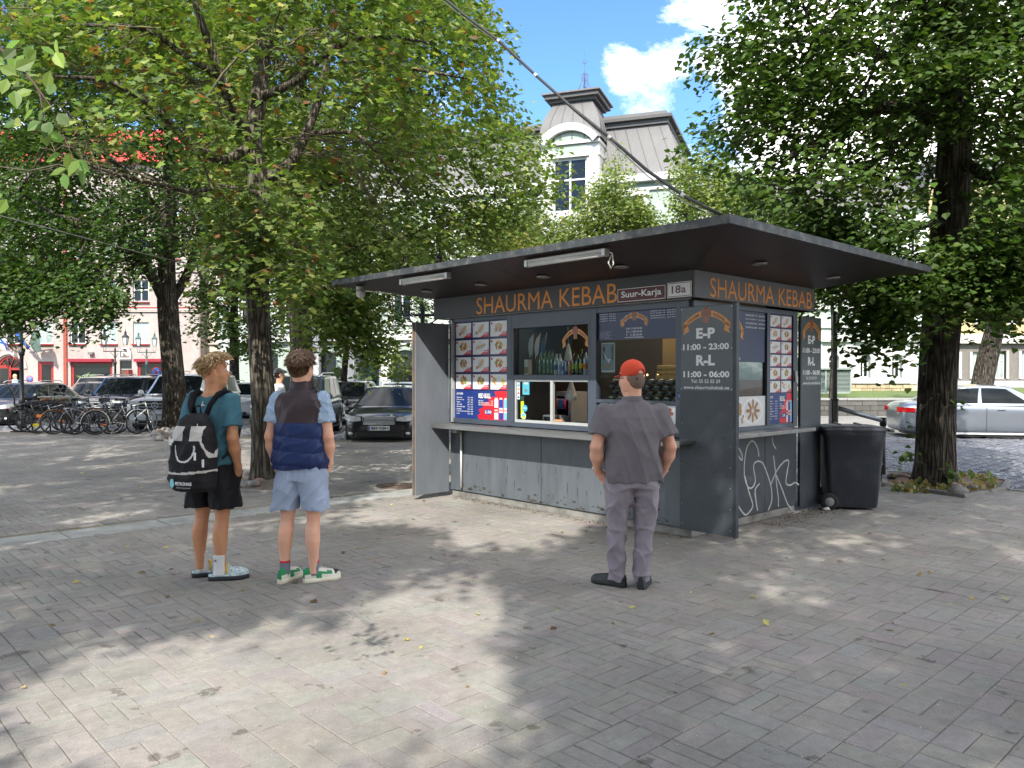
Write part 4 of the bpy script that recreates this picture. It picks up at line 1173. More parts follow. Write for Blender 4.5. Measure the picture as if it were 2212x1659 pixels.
paths=[
 [gp(2020,1050,.285),pp(2022,900,D,.265),pp(2030,760,D,.258),pp(2040,620,D,.252),pp(2052,480,D,.245),pp(2060,340,D,.235),pp(2062,250,D,.23),pp(2058,120,D,.2),pp(2060,-60,D,.15),pp(2065,-300,D,.09)],
 [pp(2062,265,D,.12),pp(1990,240,D-.3,.1),pp(1900,235,D-.6,.08),pp(1800,290,D-.9,.055),pp(1700,340,D-1.2,.03)],
 [pp(2060,230,D,.11),pp(1960,150,D+.3,.09),pp(1820,90,D+.6,.07),pp(1660,90,D+.8,.04),pp(1540,120,D+.9,.02)],
 [pp(2062,200,D,.1),pp(2150,120,D-.3,.08),pp(2260,20,D-.6,.06),pp(2380,-60,D-.8,.03)],
 [pp(2060,330,D,.09),pp(2130,380,D-.5,.07),pp(2230,420,D-.8,.05),pp(2330,440,D-1,.03)],
 [pp(2058,90,D,.1),pp(1950,-30,D-.4,.08),pp(1830,-140,D-.7,.05)],
 [pp(2052,480,D,.06),pp(1960,500,D-.7,.04),pp(1860,600,D-1.1,.025),pp(1800,660,D-1.2,.012)],
 [pp(2046,540,D-.1,.05),pp(2000,600,D-.7,.035),pp(1930,680,D-1.0,.018)],
 [pp(2062,250,D,.08),pp(1950,290,D+.8,.06),pp(1860,380,D+1.2,.04),pp(1780,450,D+1.4,.02)],
]
c2=poly_clusters(760,[(1590,-260),(2450,-260),(2450,560),(2120,560),(1960,480),(1860,470),(1750,480),(1640,470),(1560,350),(1470,290),(1560,250),(1640,200),(1590,170),(1490,95),(1560,60),(1640,0),(1560,-60)],D,2.3,uc=2050,ur=700,thr=-.16,nf=.8,seed=3)
c2b=poly_clusters(90,[(1990,430),(2080,560),(2120,640),(2100,680),(1990,640),(1930,740),(1840,700),(1880,640),(1800,640),(1850,560),(1900,480)],D-1.0,.5,thr=-.3,seed=4)
c2c=poly_clusters(130,[(2060,520),(2330,480),(2400,600),(2250,640),(2190,700),(2150,660),(2080,640)],D-.5,1.1,thr=-.15,seed=5)
c2d=poly_clusters(70,[(1720,470),(1860,470),(1850,560),(1790,640),(1760,560)],D+1,.9,thr=-.1,seed=6)
cm=np.vstack([c2,c2b,c2c,c2d])
def off_trunk(c,boxes):
 k=np.ones(len(c),bool)
 for u0,u1,v0,v1,dm in boxes:uu=1106+1701*c[:,0]/c[:,1];vv=810-1701*(c[:,2]-EYE)/c[:,1];k&=~((uu>u0-55)&(uu<u1+55)&(vv>v0)&(vv<v1)&(c[:,1]<dm))
 return c[k]
cm=off_trunk(cm,[(2015,2085,305,545,12.2)])
linden=make_tree('linden_tree','big linden with thick furrowed trunk on the right beside the cobbled road','lindens on the square',paths,cm,'heart',.092,62,
 LIND,[.4,.35,.17,.08],spray=(.42,.13),tilt=.5,tip=.006,rmax=.07)
mb=MB()
pos_,nr=[],[]
for(u,v,d)in[(1945,985,11.3),(1960,990,11.4),(1955,1000,11.3),(1970,975,11.4),(2040,1010,11.1),(2052,1018,11.1),(2060,1025,11.2),(2075,880,11.2),(2070,870,11.2),(2045,1025,11.2),(1968,940,11.4),(1962,925,11.4)]:
 for k in range(5):
  q=P(u,v,d)+Vector((random.gauss(0,.05),random.gauss(0,.05),random.gauss(0,.04)));pos_.append(tuple(q-Vector((linden.location.x,linden.location.y,0))));nr.append((random.gauss(0,.5),random.gauss(-.5,.5),1))
pos_=np.array(pos_);leaves_mesh('foot_shoots',pos_,np.full(len(pos_),.085),np.array(nr),palette(len(pos_),LIND,[.2,.5,.1,.2]),'heart',LEAF,linden)['kind']='stuff'
for w_ in[(1945,985),(2050,1020),(2072,876)]:
 a=P(2020,w_[1]+30,11.35)-linden.location;b=P(w_[0],w_[1],11.3)-linden.location;mb.tube([a,(a+b)/2+Vector((0,0,.02)),b],[.006,.005,.003],4,cap=False)
mb.build('shoot_stems',twig_m,linden,fixn=False)['kind']='stuff'
D=17.5
paths=[
 [gp(652,968,.29),pp(652,860,D,.26),pp(650,740,D,.25),pp(645,640,D,.24),pp(640,540,D,.22),pp(640,420,D,.2),pp(645,300,D,.17),pp(650,150,D,.13),pp(655,-40,D,.09),pp(660,-250,D,.05)],
 [pp(650,640,D,.14),pp(700,600,D+.2,.12),pp(750,540,D+.3,.1),pp(800,440,D+.5,.08),pp(860,320,D+.6,.05),pp(930,200,D+.6,.03)],
 [pp(640,440,D,.1),pp(740,380,D-.5,.08),pp(880,330,D-.8,.05),pp(1040,340,D-1,.02)],
 [pp(643,330,D,.1),pp(760,220,D,.08),pp(880,100,D+.3,.05),pp(980,20,D+.4,.02)],
 [pp(648,200,D,.08),pp(560,80,D,.05),pp(480,-60,D,.03)],
 [pp(750,540,D+.3,.06),pp(840,520,D,.045),pp(960,480,D-.3,.025),pp(1060,470,D-.4,.012)],
 [pp(640,520,D,.06),pp(690,560,D-.8,.04),pp(760,660,D-1.3,.02),pp(790,720,D-1.5,.01)],
]
c3=poly_clusters(820,[(430,-250),(1000,-250),(1040,-60),(1080,20),(1060,80),(1020,120),(1090,195),(1120,260),(1190,320),(1200,400),(1150,450),(1180,480),(1000,560),(880,570),(760,600),(690,560),(600,520),(470,400),(420,100)],D,3.0,uc=780,ur=480,thr=-.2,nf=.6,seed=11)
c3b=poly_clusters(60,[(660,560),(760,590),(830,680),(850,790),(800,770),(740,700),(690,760),(640,640)],D-1.6,.5,thr=-.3,seed=12)
make_tree('linden_tree','tall linden whose forked trunk rises behind the man in the vest','lindens on the square',paths,np.vstack([c3,c3b]),'rhomb',.125,68,
 [(.13,.19,.045),(.18,.24,.068),(.085,.14,.032),(.25,.28,.10)],[.35,.35,.15,.15],bark=bark_l,spray=(.55,.17),tilt=.55,tip=.007,rmax=.09)
D=22.7
paths=[
 [gp(378,930,.36),pp(375,820,D,.31),pp(368,740,D,.29),pp(362,660,D,.28),pp(360,580,D,.24),pp(362,480,D,.2),pp(366,340,D,.16),pp(360,180,D,.1),pp(360,0,D,.06)],
 [pp(362,665,D,.17),pp(330,600,D-.3,.15),pp(290,550,D-.6,.12),pp(230,500,D-.9,.08),pp(150,470,D-1.2,.04)],
 [pp(364,660,D,.15),pp(400,600,D+.2,.13),pp(420,540,D+.4,.1),pp(445,440,D+.6,.07),pp(480,340,D+.8,.03)],
 [pp(362,480,D,.1),pp(280,380,D,.07),pp(180,300,D-.3,.03)],
 [pp(290,555,D-.6,.07),pp(200,580,D-1,.05),pp(100,600,D-1.4,.03),pp(20,590,D-1.6,.015)],
]
c4=poly_clusters(700,[(60,-60),(460,-60),(560,160),(580,400),(540,560),(430,560),(400,520),(340,550),(300,600),(220,640),(120,600),(40,640),(-60,560),(-60,250),(0,100)],D,3.4,uc=300,ur=400,thr=-.2,nf=.5,seed=21)
c4b=poly_clusters(110,[(-40,560),(120,590),(260,640),(235,690),(190,695),(120,660),(60,700),(-40,690)],D-2,.8,thr=-.25,seed=22)
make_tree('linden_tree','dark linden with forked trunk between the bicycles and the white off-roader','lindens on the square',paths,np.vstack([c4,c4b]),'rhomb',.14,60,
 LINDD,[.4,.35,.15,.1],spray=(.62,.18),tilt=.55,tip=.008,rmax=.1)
def back_tree(label,u,v,d,r,top_v,poly,n,per,size,seed,cols=LINDD,wts=(.4,.35,.15,.1),group='lindens on the square',half=2.6,name='linden_tree',lean=0,spray=.62,split=True,bark=bark_m,thr=-.18):
 g0=G(u,v);dd=g0.y if d is None else d
 b0=P(u,v,dd);b0.z=-0.05
 path=[(b0.x,b0.y,-.05,r)]
 for k in range(1,6):
  q=P(u+lean*k/5,v+(top_v-v)*k/5,dd);path.append((q.x+random.gauss(0,.05),q.y,q.z,r*(1-.16*k)))
 paths=[path]
 if split:
  for s_ in(-1,1):
   a=path[2 if s_<0 else 3];paths.append([(a[0],a[1],a[2],r*.5),(a[0]+s_*.9,a[1]+.3*s_,a[2]+1.1,r*.38),(a[0]+s_*1.8,a[1]+.5,a[2]+2.6,r*.2)])
 cl=poly_clusters(int(n*(2.4 if cols[0][0]>.1 else 1.7)),poly,dd,half,thr=thr,nf=.5,seed=seed)
 return make_tree(name,label,group,paths,cl,'rhomb',size,per,cols,wts,spray=(spray,.18),tilt=.55,tip=.008,rmax=.08,bark=bark)
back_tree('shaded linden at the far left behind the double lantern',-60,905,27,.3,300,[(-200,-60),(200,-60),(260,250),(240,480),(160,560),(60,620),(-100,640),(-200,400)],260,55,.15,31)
back_tree('linden behind the blond man, in front of the pale green house',507,880,33,.24,420,[(380,200),(560,160),(640,400),(640,620),(600,740),(560,770),(480,745),(430,700),(400,560)],210,55,.17,32,cols=LIND,half=2.8)
back_tree('young linden with thin trunk in front of the teal shop door',746,905,29,.15,520,[(600,480),(760,420),(900,450),(960,560),(930,640),(905,700),(830,700),(760,770),(700,720),(640,700),(600,620)],190,55,.14,33,cols=LIND,half=2.2)
YG=[(.129,.179,.038),(.172,.216,.052),(.086,.129,.025),(.259,.281,.086)]
back_tree('small conical linden behind the kiosk, in front of the turret',1330,950,28,.13,360,[(1300,335),(1345,345),(1370,420),(1440,520),(1460,640),(1420,760),(1240,760),(1180,640),(1150,540),(1240,470),(1290,400)],210,55,.13,34,cols=YG,half=1.9,group='young lindens behind the kiosk',split=False,thr=-.2)
back_tree('young yellow-green linden behind the front corner of the kiosk roof',1545,950,27,.13,420,[(1460,345),(1540,330),(1620,380),(1710,440),(1740,560),(1700,760),(1480,760),(1420,620),(1450,480)],220,55,.13,35,cols=YG,half=2.0,group='young lindens behind the kiosk',split=False,thr=-.2)
back_tree('young linden showing above the kiosk roof near the air conditioner',1150,950,30,.13,470,[(1090,480),(1150,450),(1230,480),(1260,620),(1230,760),(1040,760),(1040,600)],130,50,.13,36,cols=YG,half=1.7,group='young lindens behind the kiosk',split=False)
back_tree('bright yellow-green shrub showing over the kiosk roof',1085,940,26,.08,560,[(1040,520),(1090,490),(1150,520),(1170,640),(1130,800),(1020,800),(1010,600)],90,60,.1,37,cols=[(.2,.21,.03),(.15,.17,.026),(.24,.24,.05)],wts=(.4,.3,.3),half=1.1,group=None,name='tall_shrub',split=False)
back_tree('young linden between the kiosk roof and the big right linden',1800,950,31,.13,500,[(1680,500),(1800,470),(1880,520),(1900,600),(1860,640),(1780,650),(1700,620)],60,50,.13,38,cols=YG,half=1.5,group='young lindens behind the kiosk',split=False)
back_tree('leaning linden behind the roof of the silver car',2105,905,29,.42,300,[(2080,300),(2300,250),(2450,400),(2420,640),(2290,690),(2190,640),(2130,560),(2060,500)],150,50,.15,39,cols=LIND,lean=130,half=2.5)
def bush(name,label,u,v,d,h,w,col,n,size):
 b=P(u,v,d);b.z=0
 t=thing(name,label,'shrub',b)
 MB().lathe([(w*.5,0),(w*.6,.4)],10,c=(0,0,0)).build('pot',zdark,t)
 a=rng.uniform(0,2*math.pi,n);z=rng.uniform(.35,h,n);r=w*np.sqrt(rng.uniform(.3,1,n))*np.sin(np.pi*np.clip((z-.1)/h,.15,.98))**.6
 pos_=np.stack([np.cos(a)*r,np.sin(a)*r,z],1);nr=np.stack([np.cos(a),np.sin(a),rng.normal(.4,.5,n)],1)
 leaves_mesh('foliage',pos_,np.full(n,size),nr,palette(n,col,[1]*len(col)),'rhomb',LEAF,t)
 return t
bush('potted_evergreen','rounded evergreen in a pot left of the teal shop door',728,870,40,2.0,.55,LINDD,2600,.1)
bush('flower_tub','tub of red flowers beside the evergreen at the shop window',708,862,40.4,.95,.35,[(.45,.03,.03),(.5,.05,.04),(.05,.1,.03)],500,.09)
hb_=P(1945,900,29.5)
LIT=[
 [(330,1659),(190,1620),(40,1560),(60,1490),(210,1440),(330,1390),(500,1370),(620,1345),(760,1320),(870,1290),(960,1245),(1040,1240),(1090,1290),(1060,1330),(1030,1400),(1090,1470),(1190,1560),(1150,1620),(1070,1680),(330,1760)],
 [(800,1170),(830,1105),(890,1078),(1040,1085),(1180,1110),(1270,1150),(1210,1195),(1120,1185),(1000,1160),(900,1170)],
]
LITW=[[(G(u,v).x,G(u,v).y)for u,v in poly]for poly in LIT]
def lit_at(X,Y):
 m=np.zeros(len(X),bool)
 for pl in LITW:
  for k in range(9):
   r_=0 if k==8 else.38
   m|=in_poly(X+r_*math.cos(k*math.pi/4),Y+r_*math.sin(k*math.pi/4),pl)
 return m
clear_pts=CLEAR_PTS
def shade_clusters(n,box,hr,seed,hole=.36):  # spray centres set back along sun rays so chosen ground lies in shade
 pts=[]
 while len(pts)<n:
  X=rng.uniform(box[0],box[1],4000);Y=rng.uniform(box[2],box[3],4000);h=rng.uniform(hr[0],hr[1],4000)
  ok=~lit_at(X,Y)
  nz=np.array([mnoise.noise(Vector((x*hole*2.1,y*hole*2.1,seed)))for x,y in zip(X,Y)])
  ok&=nz>np.where(X<-1.2,-.42,-.40)
  c=np.stack([X+SUN_DIR.x/SUN_DIR.z*h,Y+SUN_DIR.y/SUN_DIR.z*h,h],1)
  ok&=ray_dist(c,clear_pts)>1.0
  vis=(c[:,1]>.3)&(np.abs(c[:,0])<.75*c[:,1]+1.0)&(c[:,2]<EYE+.50*c[:,1]+.8)
  ok&=~vis
  pts+=[tuple(q)for q in c[ok]]
 return np.array(pts[:n])
def body_shade(n,spots):  # extra sprays added along sun rays to keep the people in shade
 pts=[]
 for _ in range(n*3):
  x,y=spots[rng.integers(len(spots))];q=Vector((x+rng.normal(0,.22),y+rng.normal(0,.12),rng.uniform(.1,1.9)));h_=rng.uniform(6.8,10);q=q+SUN_DIR*((h_-q.z)/SUN_DIR.z);pts.append(tuple(q))
 pts=np.array(pts);return pts[ray_dist(pts,CLEAR_PTS)>.9][:n]
bx=(-8.4,-3.6)
paths=[[(bx[0],bx[1],-.05,.22),(bx[0]+.1,bx[1]+.1,2,.19),(bx[0],bx[1]+.3,4.5,.17),(bx[0]+.2,bx[1]+.5,7,.13),(bx[0]+.1,bx[1]+.8,9.5,.09),(bx[0],bx[1]+1,12,.05)],
   [(bx[0],bx[1]+.3,4.5,.09),(bx[0]+1.6,bx[1]+1.8,6.2,.06),(bx[0]+3,bx[1]+3,7.5,.03)],
   [(bx[0]+.1,bx[1]+.4,6,.08),(bx[0]-1.4,bx[1]+1.8,7.6,.05),(bx[0]-2,bx[1]+3.4,8.6,.03)]]
cb=np.vstack([shade_clusters(1250,(-9.5,.8,2.2,13.5),(6.5,10.5),51),body_shade(150,((-2.45,6.3),(-1.7,6.2)))])  # unseen part of the birch crown, shaped for the shade it casts
BIR=[(.11,.17,.035),(.15,.21,.045),(.08,.13,.03)]
birch_bark=mat('white_birch_bark',(.6,.58,.54),.7,var=.15,scale=4,stretch=(1,1,5),second=(.04,.04,.04),second_amt=.9,second_scale=5)
birch=make_tree('birch_tree','birch hanging its pointed leaves into the upper left of the view',None,paths,cb,'rhomb',.125,58,BIR,[.4,.35,.25],bark=birch_bark,spray=(.42,.16),tilt=.5,tip=.006,rmax=.05)
tw=[P(-70,60,2.5),P(0,104,2.4),P(39,143,2.35),P(70,175,2.3),P(86,200,2.3),P(95,258,2.3)]
tw2=[P(70,175,2.3),P(110,230,2.28),P(140,300,2.28),P(172,372,2.28)]
off=Vector((birch.location.x,birch.location.y,0))
mb=MB();mb.tube([q-off for q in[Vector((-5.4,-2.6,6.3)),Vector((-3.6,0.2,4.6)),Vector((-2.3,1.9,3.2))]+tw],[.02,.014,.009,.006,.005,.004,.003,.003,.002],5,cap=False)
mb.tube([q-off for q in tw2],[.003,.002,.0018,.0012],4,cap=False)
for u,v in[(-30,240),(-50,420)]:mb.tube([P(-60,100,2.4)-off,P(u-10,(v+100)/2,2.4)-off,P(u,v,2.4)-off],[.004,.003,.002],4,cap=False)
mb.build('hanging_twig',mat('reddish_twig',(.09,.045,.03),.6),birch,fixn=False)
lf=[(8,110),(30,105),(52,118),(80,108),(120,85),(122,112),(88,100),(10,140),(32,150),(58,150),(36,160),(55,180),(15,170),(70,195),(82,170),(108,205),(30,195),(12,125),(60,128),(70,235),(88,262),(110,262),(125,245),(98,285),(125,268),(140,300),(150,330),(158,345),(165,360),(145,365),(140,375),(178,368),(172,345),(95,230),(60,215),(85,248),(8,250),(25,262),(5,275),(5,420),(14,430),(-8,410),(130,332),(100,190),(45,135)]
pos_=np.array([tuple(P(u+random.gauss(0,2),v,2.3+random.gauss(0,.08))-off)for u,v in lf])
nr=np.array([(random.gauss(0,.5),-1+random.gauss(0,.3),random.gauss(.35,.3))for _ in lf])
leaves_mesh('hanging_leaves',pos_,rng.uniform(.042,.06,len(lf)),nr,palette(len(lf),[(.16,.26,.05),(.22,.32,.07),(.1,.18,.05)],[.4,.3,.3]),'oval',LEAF,birch)
lx=(4.6,-5.2)  # tree added behind the camera, its crown shaped for the shade it casts
paths=[[(lx[0],lx[1],-.05,.3),(lx[0],lx[1],2,.26),(lx[0]-.1,lx[1]+.2,5,.22),(lx[0]-.2,lx[1]+.4,8,.16),(lx[0]-.1,lx[1]+.6,11,.08)],
   [(lx[0],lx[1]+.1,4,.12),(lx[0]-1.8,lx[1]+1.6,6.5,.08),(lx[0]-2.8,lx[1]+3,8,.04)],[(lx[0],lx[1]+.2,5,.12),(lx[0]+1.8,lx[1]+1.8,7.5,.08),(lx[0]+2.4,lx[1]+4,9,.04)]]
cb=np.vstack([shade_clusters(1500,(-.2,11.5,2.2,12.5),(7.0,11.0),53,hole=.55),body_shade(70,((.87,6.03),))])
make_tree('linden_tree','unseen linden added behind the viewpoint, crown shaped to shade the paving','lindens on the square',paths,cb,'rhomb',.13,52,LIND,[.4,.35,.17,.08],spray=(.4,.16),tilt=.5,tip=.007,rmax=.07)
lx=(-9.3,8.6)  # tree added out of view to shade the paving on the left
paths=[[(lx[0],lx[1],-.05,.3),(lx[0],lx[1],3,.26),(lx[0]+.1,lx[1],6,.2),(lx[0],lx[1]+.2,9,.12),(lx[0],lx[1]+.2,12,.06)],
   [(lx[0],lx[1],4.5,.12),(lx[0]+2.0,lx[1]+.6,7.6,.08),(lx[0]+4,lx[1]+.8,9,.04)],[(lx[0],lx[1],5.5,.12),(lx[0]-2,lx[1]+.5,8,.08),(lx[0]-3.5,lx[1]+.5,9.5,.04)]]
make_tree('linden_tree','unseen linden added outside the left edge to shade the paving towards the bicycles','lindens on the square',paths,shade_clusters(620,(-17,-6.0,13,22.5),(7.2,11.0),57),'rhomb',.14,50,LINDD,[.4,.35,.15,.1],spray=(.45,.17),tilt=.5,tip=.007,rmax=.08)
soil_m=mat('dry_soil',(0.14,0.11,0.085),0.95,var=0.3,scale=12,bump=1.2,bscale=45,second=(.26,.2,.12),second_amt=.6,second_scale=9)
def pit(label,poly,stones,srange=(.06,.16),center=None):
 t=thing('tree_pit',label,'tree pit',(0,0,0))
 c=sum((Vector((p[0],p[1],0))for p in poly),Vector())/len(poly)
 mb=MB();mb.add([(c.x,c.y,.07)]+[(p[0],p[1],.02)for p in poly],[(0,k+1,(k+1)%len(poly)+1)for k in range(len(poly))]);mb.build('soil',soil_m,t)
 for a,b in zip(poly,poly[1:]+poly[:1]):
  a,b=Vector((*a,0)),Vector((*b,0));L=(b-a).length;nn=max(1,round(L/.9));d=(b-a)/nn;s=Vector((-d.y,d.x,0)).normalized()*.08
  for k in range(nn):
   p,q=a+d*k+d*.01,a+d*(k+1)-d*.01
   vs=[Vector((r.x,r.y,z))for z in(-.05,.045+random.uniform(-.01,.01))for r in(p,q,q+s,p+s)]
   MB().add(vs,[(0,3,2,1),(4,5,6,7),(0,1,5,4),(1,2,6,5),(2,3,7,6),(3,0,4,7)]).build('edging',kerb_m,t,bevel=.01)
 for k in range(stones):
  for _ in range(20):
   x=random.uniform(min(p[0]for p in poly),max(p[0]for p in poly));y=random.uniform(min(p[1]for p in poly),max(p[1]for p in poly))
   if in_poly(np.array([x]),np.array([y]),poly)[0]:break
  s_=random.uniform(*srange);bm=bmesh.new();bmesh.ops.create_icosphere(bm,subdivisions=2,radius=s_)
  for v in bm.verts:v.co*=1+.25*mnoise.noise(v.co*6/s_*.12+Vector((k,0,0)));v.co.z*=.6
  me=bpy.data.meshes.new('stone');bm.to_mesh(me);bm.free();me.polygons.foreach_set('use_smooth',[True]*len(me.polygons))
  me.materials.append(mat('field_stone',(.2,.185,.17),.85,var=.3,scale=9,bump=.5,bscale=60)if random.random()<.7 else mat('reddish_stone',(.24,.16,.13),.85,var=.3,scale=9))
  o=bpy.data.objects.new('stone',me);COL.objects.link(o);o.parent=t;o.location=(x,y,.06);o.rotation_euler=(0,0,random.random()*6)
 return t
def gq(u,v):q=G(u,v);return(q.x,q.y)
pit('kerbed bed of soil and stones round the near maple',[gq(510,1062),gq(590,1068),gq(700,1040),gq(660,1022),gq(560,1018)],16,(.05,.11))
pit('kerbed bed of soil and stones round the big right linden',[gq(1905,1050),gq(2085,1076),gq(2175,1058),gq(2185,1042),gq(2080,1030),gq(1905,1020)],14,(.05,.13))
pit('kerbed bed of stones round the linden beside the bicycles',[gq(325,948),gq(385,958),gq(440,945),gq(425,928),gq(345,930)],18,(.09,.2))
n=520;q=np.array([gq(random.uniform(1930,2150),random.uniform(1030,1066))for _ in range(n)])
pos_=np.stack([q[:,0],q[:,1],np.full(n,.06)],1);nr=np.stack([rng.normal(0,1,n),rng.normal(-.6,1,n),rng.uniform(.1,.6,n)],1)
tag(leaves_mesh('weeds',pos_,rng.uniform(.04,.11,n),nr,palette(n,[(.12,.17,.04),(.2,.17,.06),(.3,.22,.09)],[.3,.3,.4]),'rhomb',LEAF),kind='stuff')
# ================================================================== kiosk
kio=thing('kebab_kiosk','dark grey kebab kiosk with wide flat roof, menu boards and open shutters','kiosk',KC,KROT)
kgrey=mat('dark_grey_painted_panel',lin((66,71,76)),0.42,var=0.1,scale=2.4,bump=0.15,bscale=50,second=lin((54,58,61)),second_amt=0.6,second_scale=1.6,spec=.4,rvar=.08)
kgrey_w=mat('weathered_grey_panel',lin((90,96,101)),0.5,var=0.14,scale=3.5,stretch=(2.2,2.2,.5),bump=0.2,bscale=40,second=lin((70,74,78)),second_amt=0.5,second_scale=2.2,rvar=.1)
kframe=mat('blue_grey_window_frame',lin((66,74,86)),0.4,var=0.08,spec=.5)
kfascia=mat('charcoal_fascia',lin((58,57,58)),0.5,var=0.08,scale=3)
ksoff=mat('dark_maroon_soffit',lin((42,34,36)),0.45,var=0.12,scale=1.5)
krim=mat('weathered_rim_metal',lin((54,59,63)),0.6,0,var=0.25,scale=10,second=lin((110,108,102)),second_amt=.6,second_scale=9)
steel=mat('brushed_steel',lin((150,150,148)),0.32,0.8,var=0.15,scale=12,stretch=(.3,3,3),second=lin((105,95,85)),second_amt=.4)
conc=mat('stained_concrete',lin((132,130,124)),0.9,var=0.25,scale=6,bump=.5,bscale=50,second=lin((84,82,78)),second_amt=.7,second_scale=4)
chrome=mat('white_aluminium',lin((190,192,190)),0.35,.3,var=.05)
L,W=3.83,2.19
MB().box(-L+.03,-.01,.02,W-.03,0,.085).build('plinth',conc,kio,bevel=.008)
for a,b in((-3.80,-3.56),(-3.555,-2.10),(-2.095,-.10)):
 MB().box(a,b-.004,0,.03,.095,.985).build('wall_panel',kgrey_w,kio,bevel=.002)
for a,b in((.03,1.45),(1.455,W)):
 MB().box(-.03,0,a,b-.004,.095,1.0).build('wall_panel',kgrey,kio,bevel=.002)
MB().box(-L,-L+.03,0.02,W,.095,2.42).build('wall_panel',kgrey,kio);MB().box(-L+.03,-.03,W-.03,W,.095,2.42).build('wall_panel',kgrey,kio)
MB().box(-L+.03,-.03,.035,W-.03,.085,.098).build('floor',conc,kio)
fr=MB()
def post(x0,x1,z0=1.0,z1=2.38,y0=-.01,y1=.07):MB().box(x0,x1,y0,y1,z0,z1).build('frame_post',kframe,kio,bevel=.004)
def rail(x0,x1,z0,z1,y0=-.008,y1=.068):MB().box(x0,x1,y0,y1,z0,z1).build('frame_rail',kframe,kio,bevel=.003)
post(-3.83,-3.765);post(-2.69,-2.60);post(-1.325,-1.235);post(-.185,-.03)
MB().box(-3.765,-3.742,-.03,.02,1.0,2.36).build('white_edge_strip',chrome,kio)
rail(-3.74,-2.69,.995,1.058);rail(-3.74,-2.69,2.33,2.38)
rail(-2.60,-1.325,.995,1.05);rail(-2.60,-1.325,2.2,2.38);rail(-2.6,-1.325,1.572,1.632,-.012)
post(-2.6,-2.566,1.05,2.2);post(-1.358,-1.325,1.05,2.2)
rail(-1.235,-.185,.995,1.075);rail(-1.235,-.185,2.312,2.38);rail(-1.235,-.185,1.325,1.36)
s=MB();s.box(-2.555,-1.36,.0,.03,1.052,1.085);s.box(-2.555,-2.53,.001,.03,1.085,1.57);s.box(-2.555,-1.36,.002,.03,1.552,1.571)
s.build('sliding_sash',chrome,kio);MB().box(-1.945,-1.905,-.006,.034,1.052,1.571).build('sash_stile',chrome,kio,bevel=.002)
gk=glass_mat('kiosk_glass',refl=.0,trans=.92)
gk_dark=glass_mat('kiosk_side_glass',refl=.12,trans=.5)
MB().box(-2.566,-1.36,.035,.04,1.632,2.2).build('glass_pane',gk,kio);MB().box(-2.53,-1.945,.012,.016,1.085,1.552).build('glass_pane',gk,kio)
MB().box(-1.235,-.185,.035,.04,1.36,2.02).build('glass_pane',gk,kio)
ct=MB();ct.box(-3.825,.07,-.30,.0,.955,.985);ct.box(-3.825,.07,-.312,-.30,.93,.99)
ct.build('counter',steel,kio,bevel=.003)
ct=MB();ct.box(0,.28,.39,2.08,.995,1.02);ct.box(.28,.29,.39,2.08,.985,1.025);ct.build('side_counter',steel,kio,bevel=.003)
MB().tube([(-3.55,-.03,.95),(-3.55,-.03,.14)],.014,8).build('white_pipe',mat('white_plastic',(.7,.7,.68),.5),kio)
MB().box(-3.62,-3.52,-.14,-.04,.87,.935).build('junction_box',mat('grey_plastic',(.3,.3,.29),.5),kio,bevel=.008)
for nm,b_ in(('f',(-4.035,.08,-.105,-.1+.02,2.385,2.66)),):MB().box(*b_).build('fascia',kfascia,kio,bevel=.004)
MB().box(.083,.105,-.105,2.41,2.39,2.66).build('side_fascia',mat('grey_fascia',lin((84,82,84)),.5,var=.08),kio,bevel=.003)
MB().box(-4.035,-4.01,-.08,2.41,2.385,2.66).build('side_fascia',kfascia,kio);MB().box(-4.01,.08,2.39,2.41,2.385,2.66).build('rear_fascia',kfascia,kio)
MB().box(-3.83,.0,-.075,-.012,2.382,2.395).build('fascia_flashing',chrome,kio)
MB().box(-4.01,.08,-.07,2.38,2.64,2.66).build('ceiling',ksoff,kio)
rx0,rx1,ry0,ry1=-4.92,1.085,-1.11,3.22
sf=MB()
inner=[(-4.03,-.1),(.1,-.1),(.1,2.405),(-4.03,2.405)];outer=[(rx0,ry0),(rx1,ry0),(rx1,ry1),(rx0,ry1)]
names=[]
for k in range(4):
 a,b=inner[k],inner[(k+1)%4];c,d=outer[(k+1)%4],outer[k]
 nseg=4 if k%2==0 else 3
 for j in range(nseg):
  t0,t1=j/nseg,(j+1)/nseg
  A=Vector((*a,2.655)).lerp(Vector((*b,2.655)),t0);B=Vector((*a,2.655)).lerp(Vector((*b,2.655)),t1)
  D_=Vector((*d,2.848)).lerp(Vector((*c,2.848)),t0);C_=Vector((*d,2.848)).lerp(Vector((*c,2.848)),t1)
  g_=(B-A).normalized()*.002
  mb=MB();vs=[A+g_*(j>0),B-g_,C_-g_,D_+g_*(j>0)];vs2=[q+Vector((0,0,.012))for q in vs]
  mb.add(vs+vs2,[(0,1,2,3),(7,6,5,4),(0,4,5,1),(1,5,6,2),(2,6,7,3),(3,7,4,0)])
  o=mb.build('soffit_panel',ksoff,kio)
rim=MB();w_=.03
rim.box(rx0,rx1,ry0-w_,ry0,2.835,2.905);rim.box(rx0,rx1,ry1,ry1+w_,2.835,2.905);rim.box(rx1,rx1+w_,ry0-w_,ry1+w_,2.834,2.906);rim.box(rx0-w_,rx0,ry0-w_,ry1+w_,2.834,2.906)
rim.build('roof_rim',krim,kio)
MB().box(rx0+.001,rx1-.001,ry0+.001,ry1-.001,2.862,2.89).build('roof',mat('grey_roof_felt',(.12,.12,.12),.9,var=.2),kio)
def soff_z(x,y):
 d=max(inner[0][0]-x,x-inner[1][0],inner[0][1]-y,y-inner[2][1],0)
 return 2.655+(2.848-2.655)*d/1.0
tube_m=mat('white_tube_housing',(.62,.62,.58),.4,var=.05)
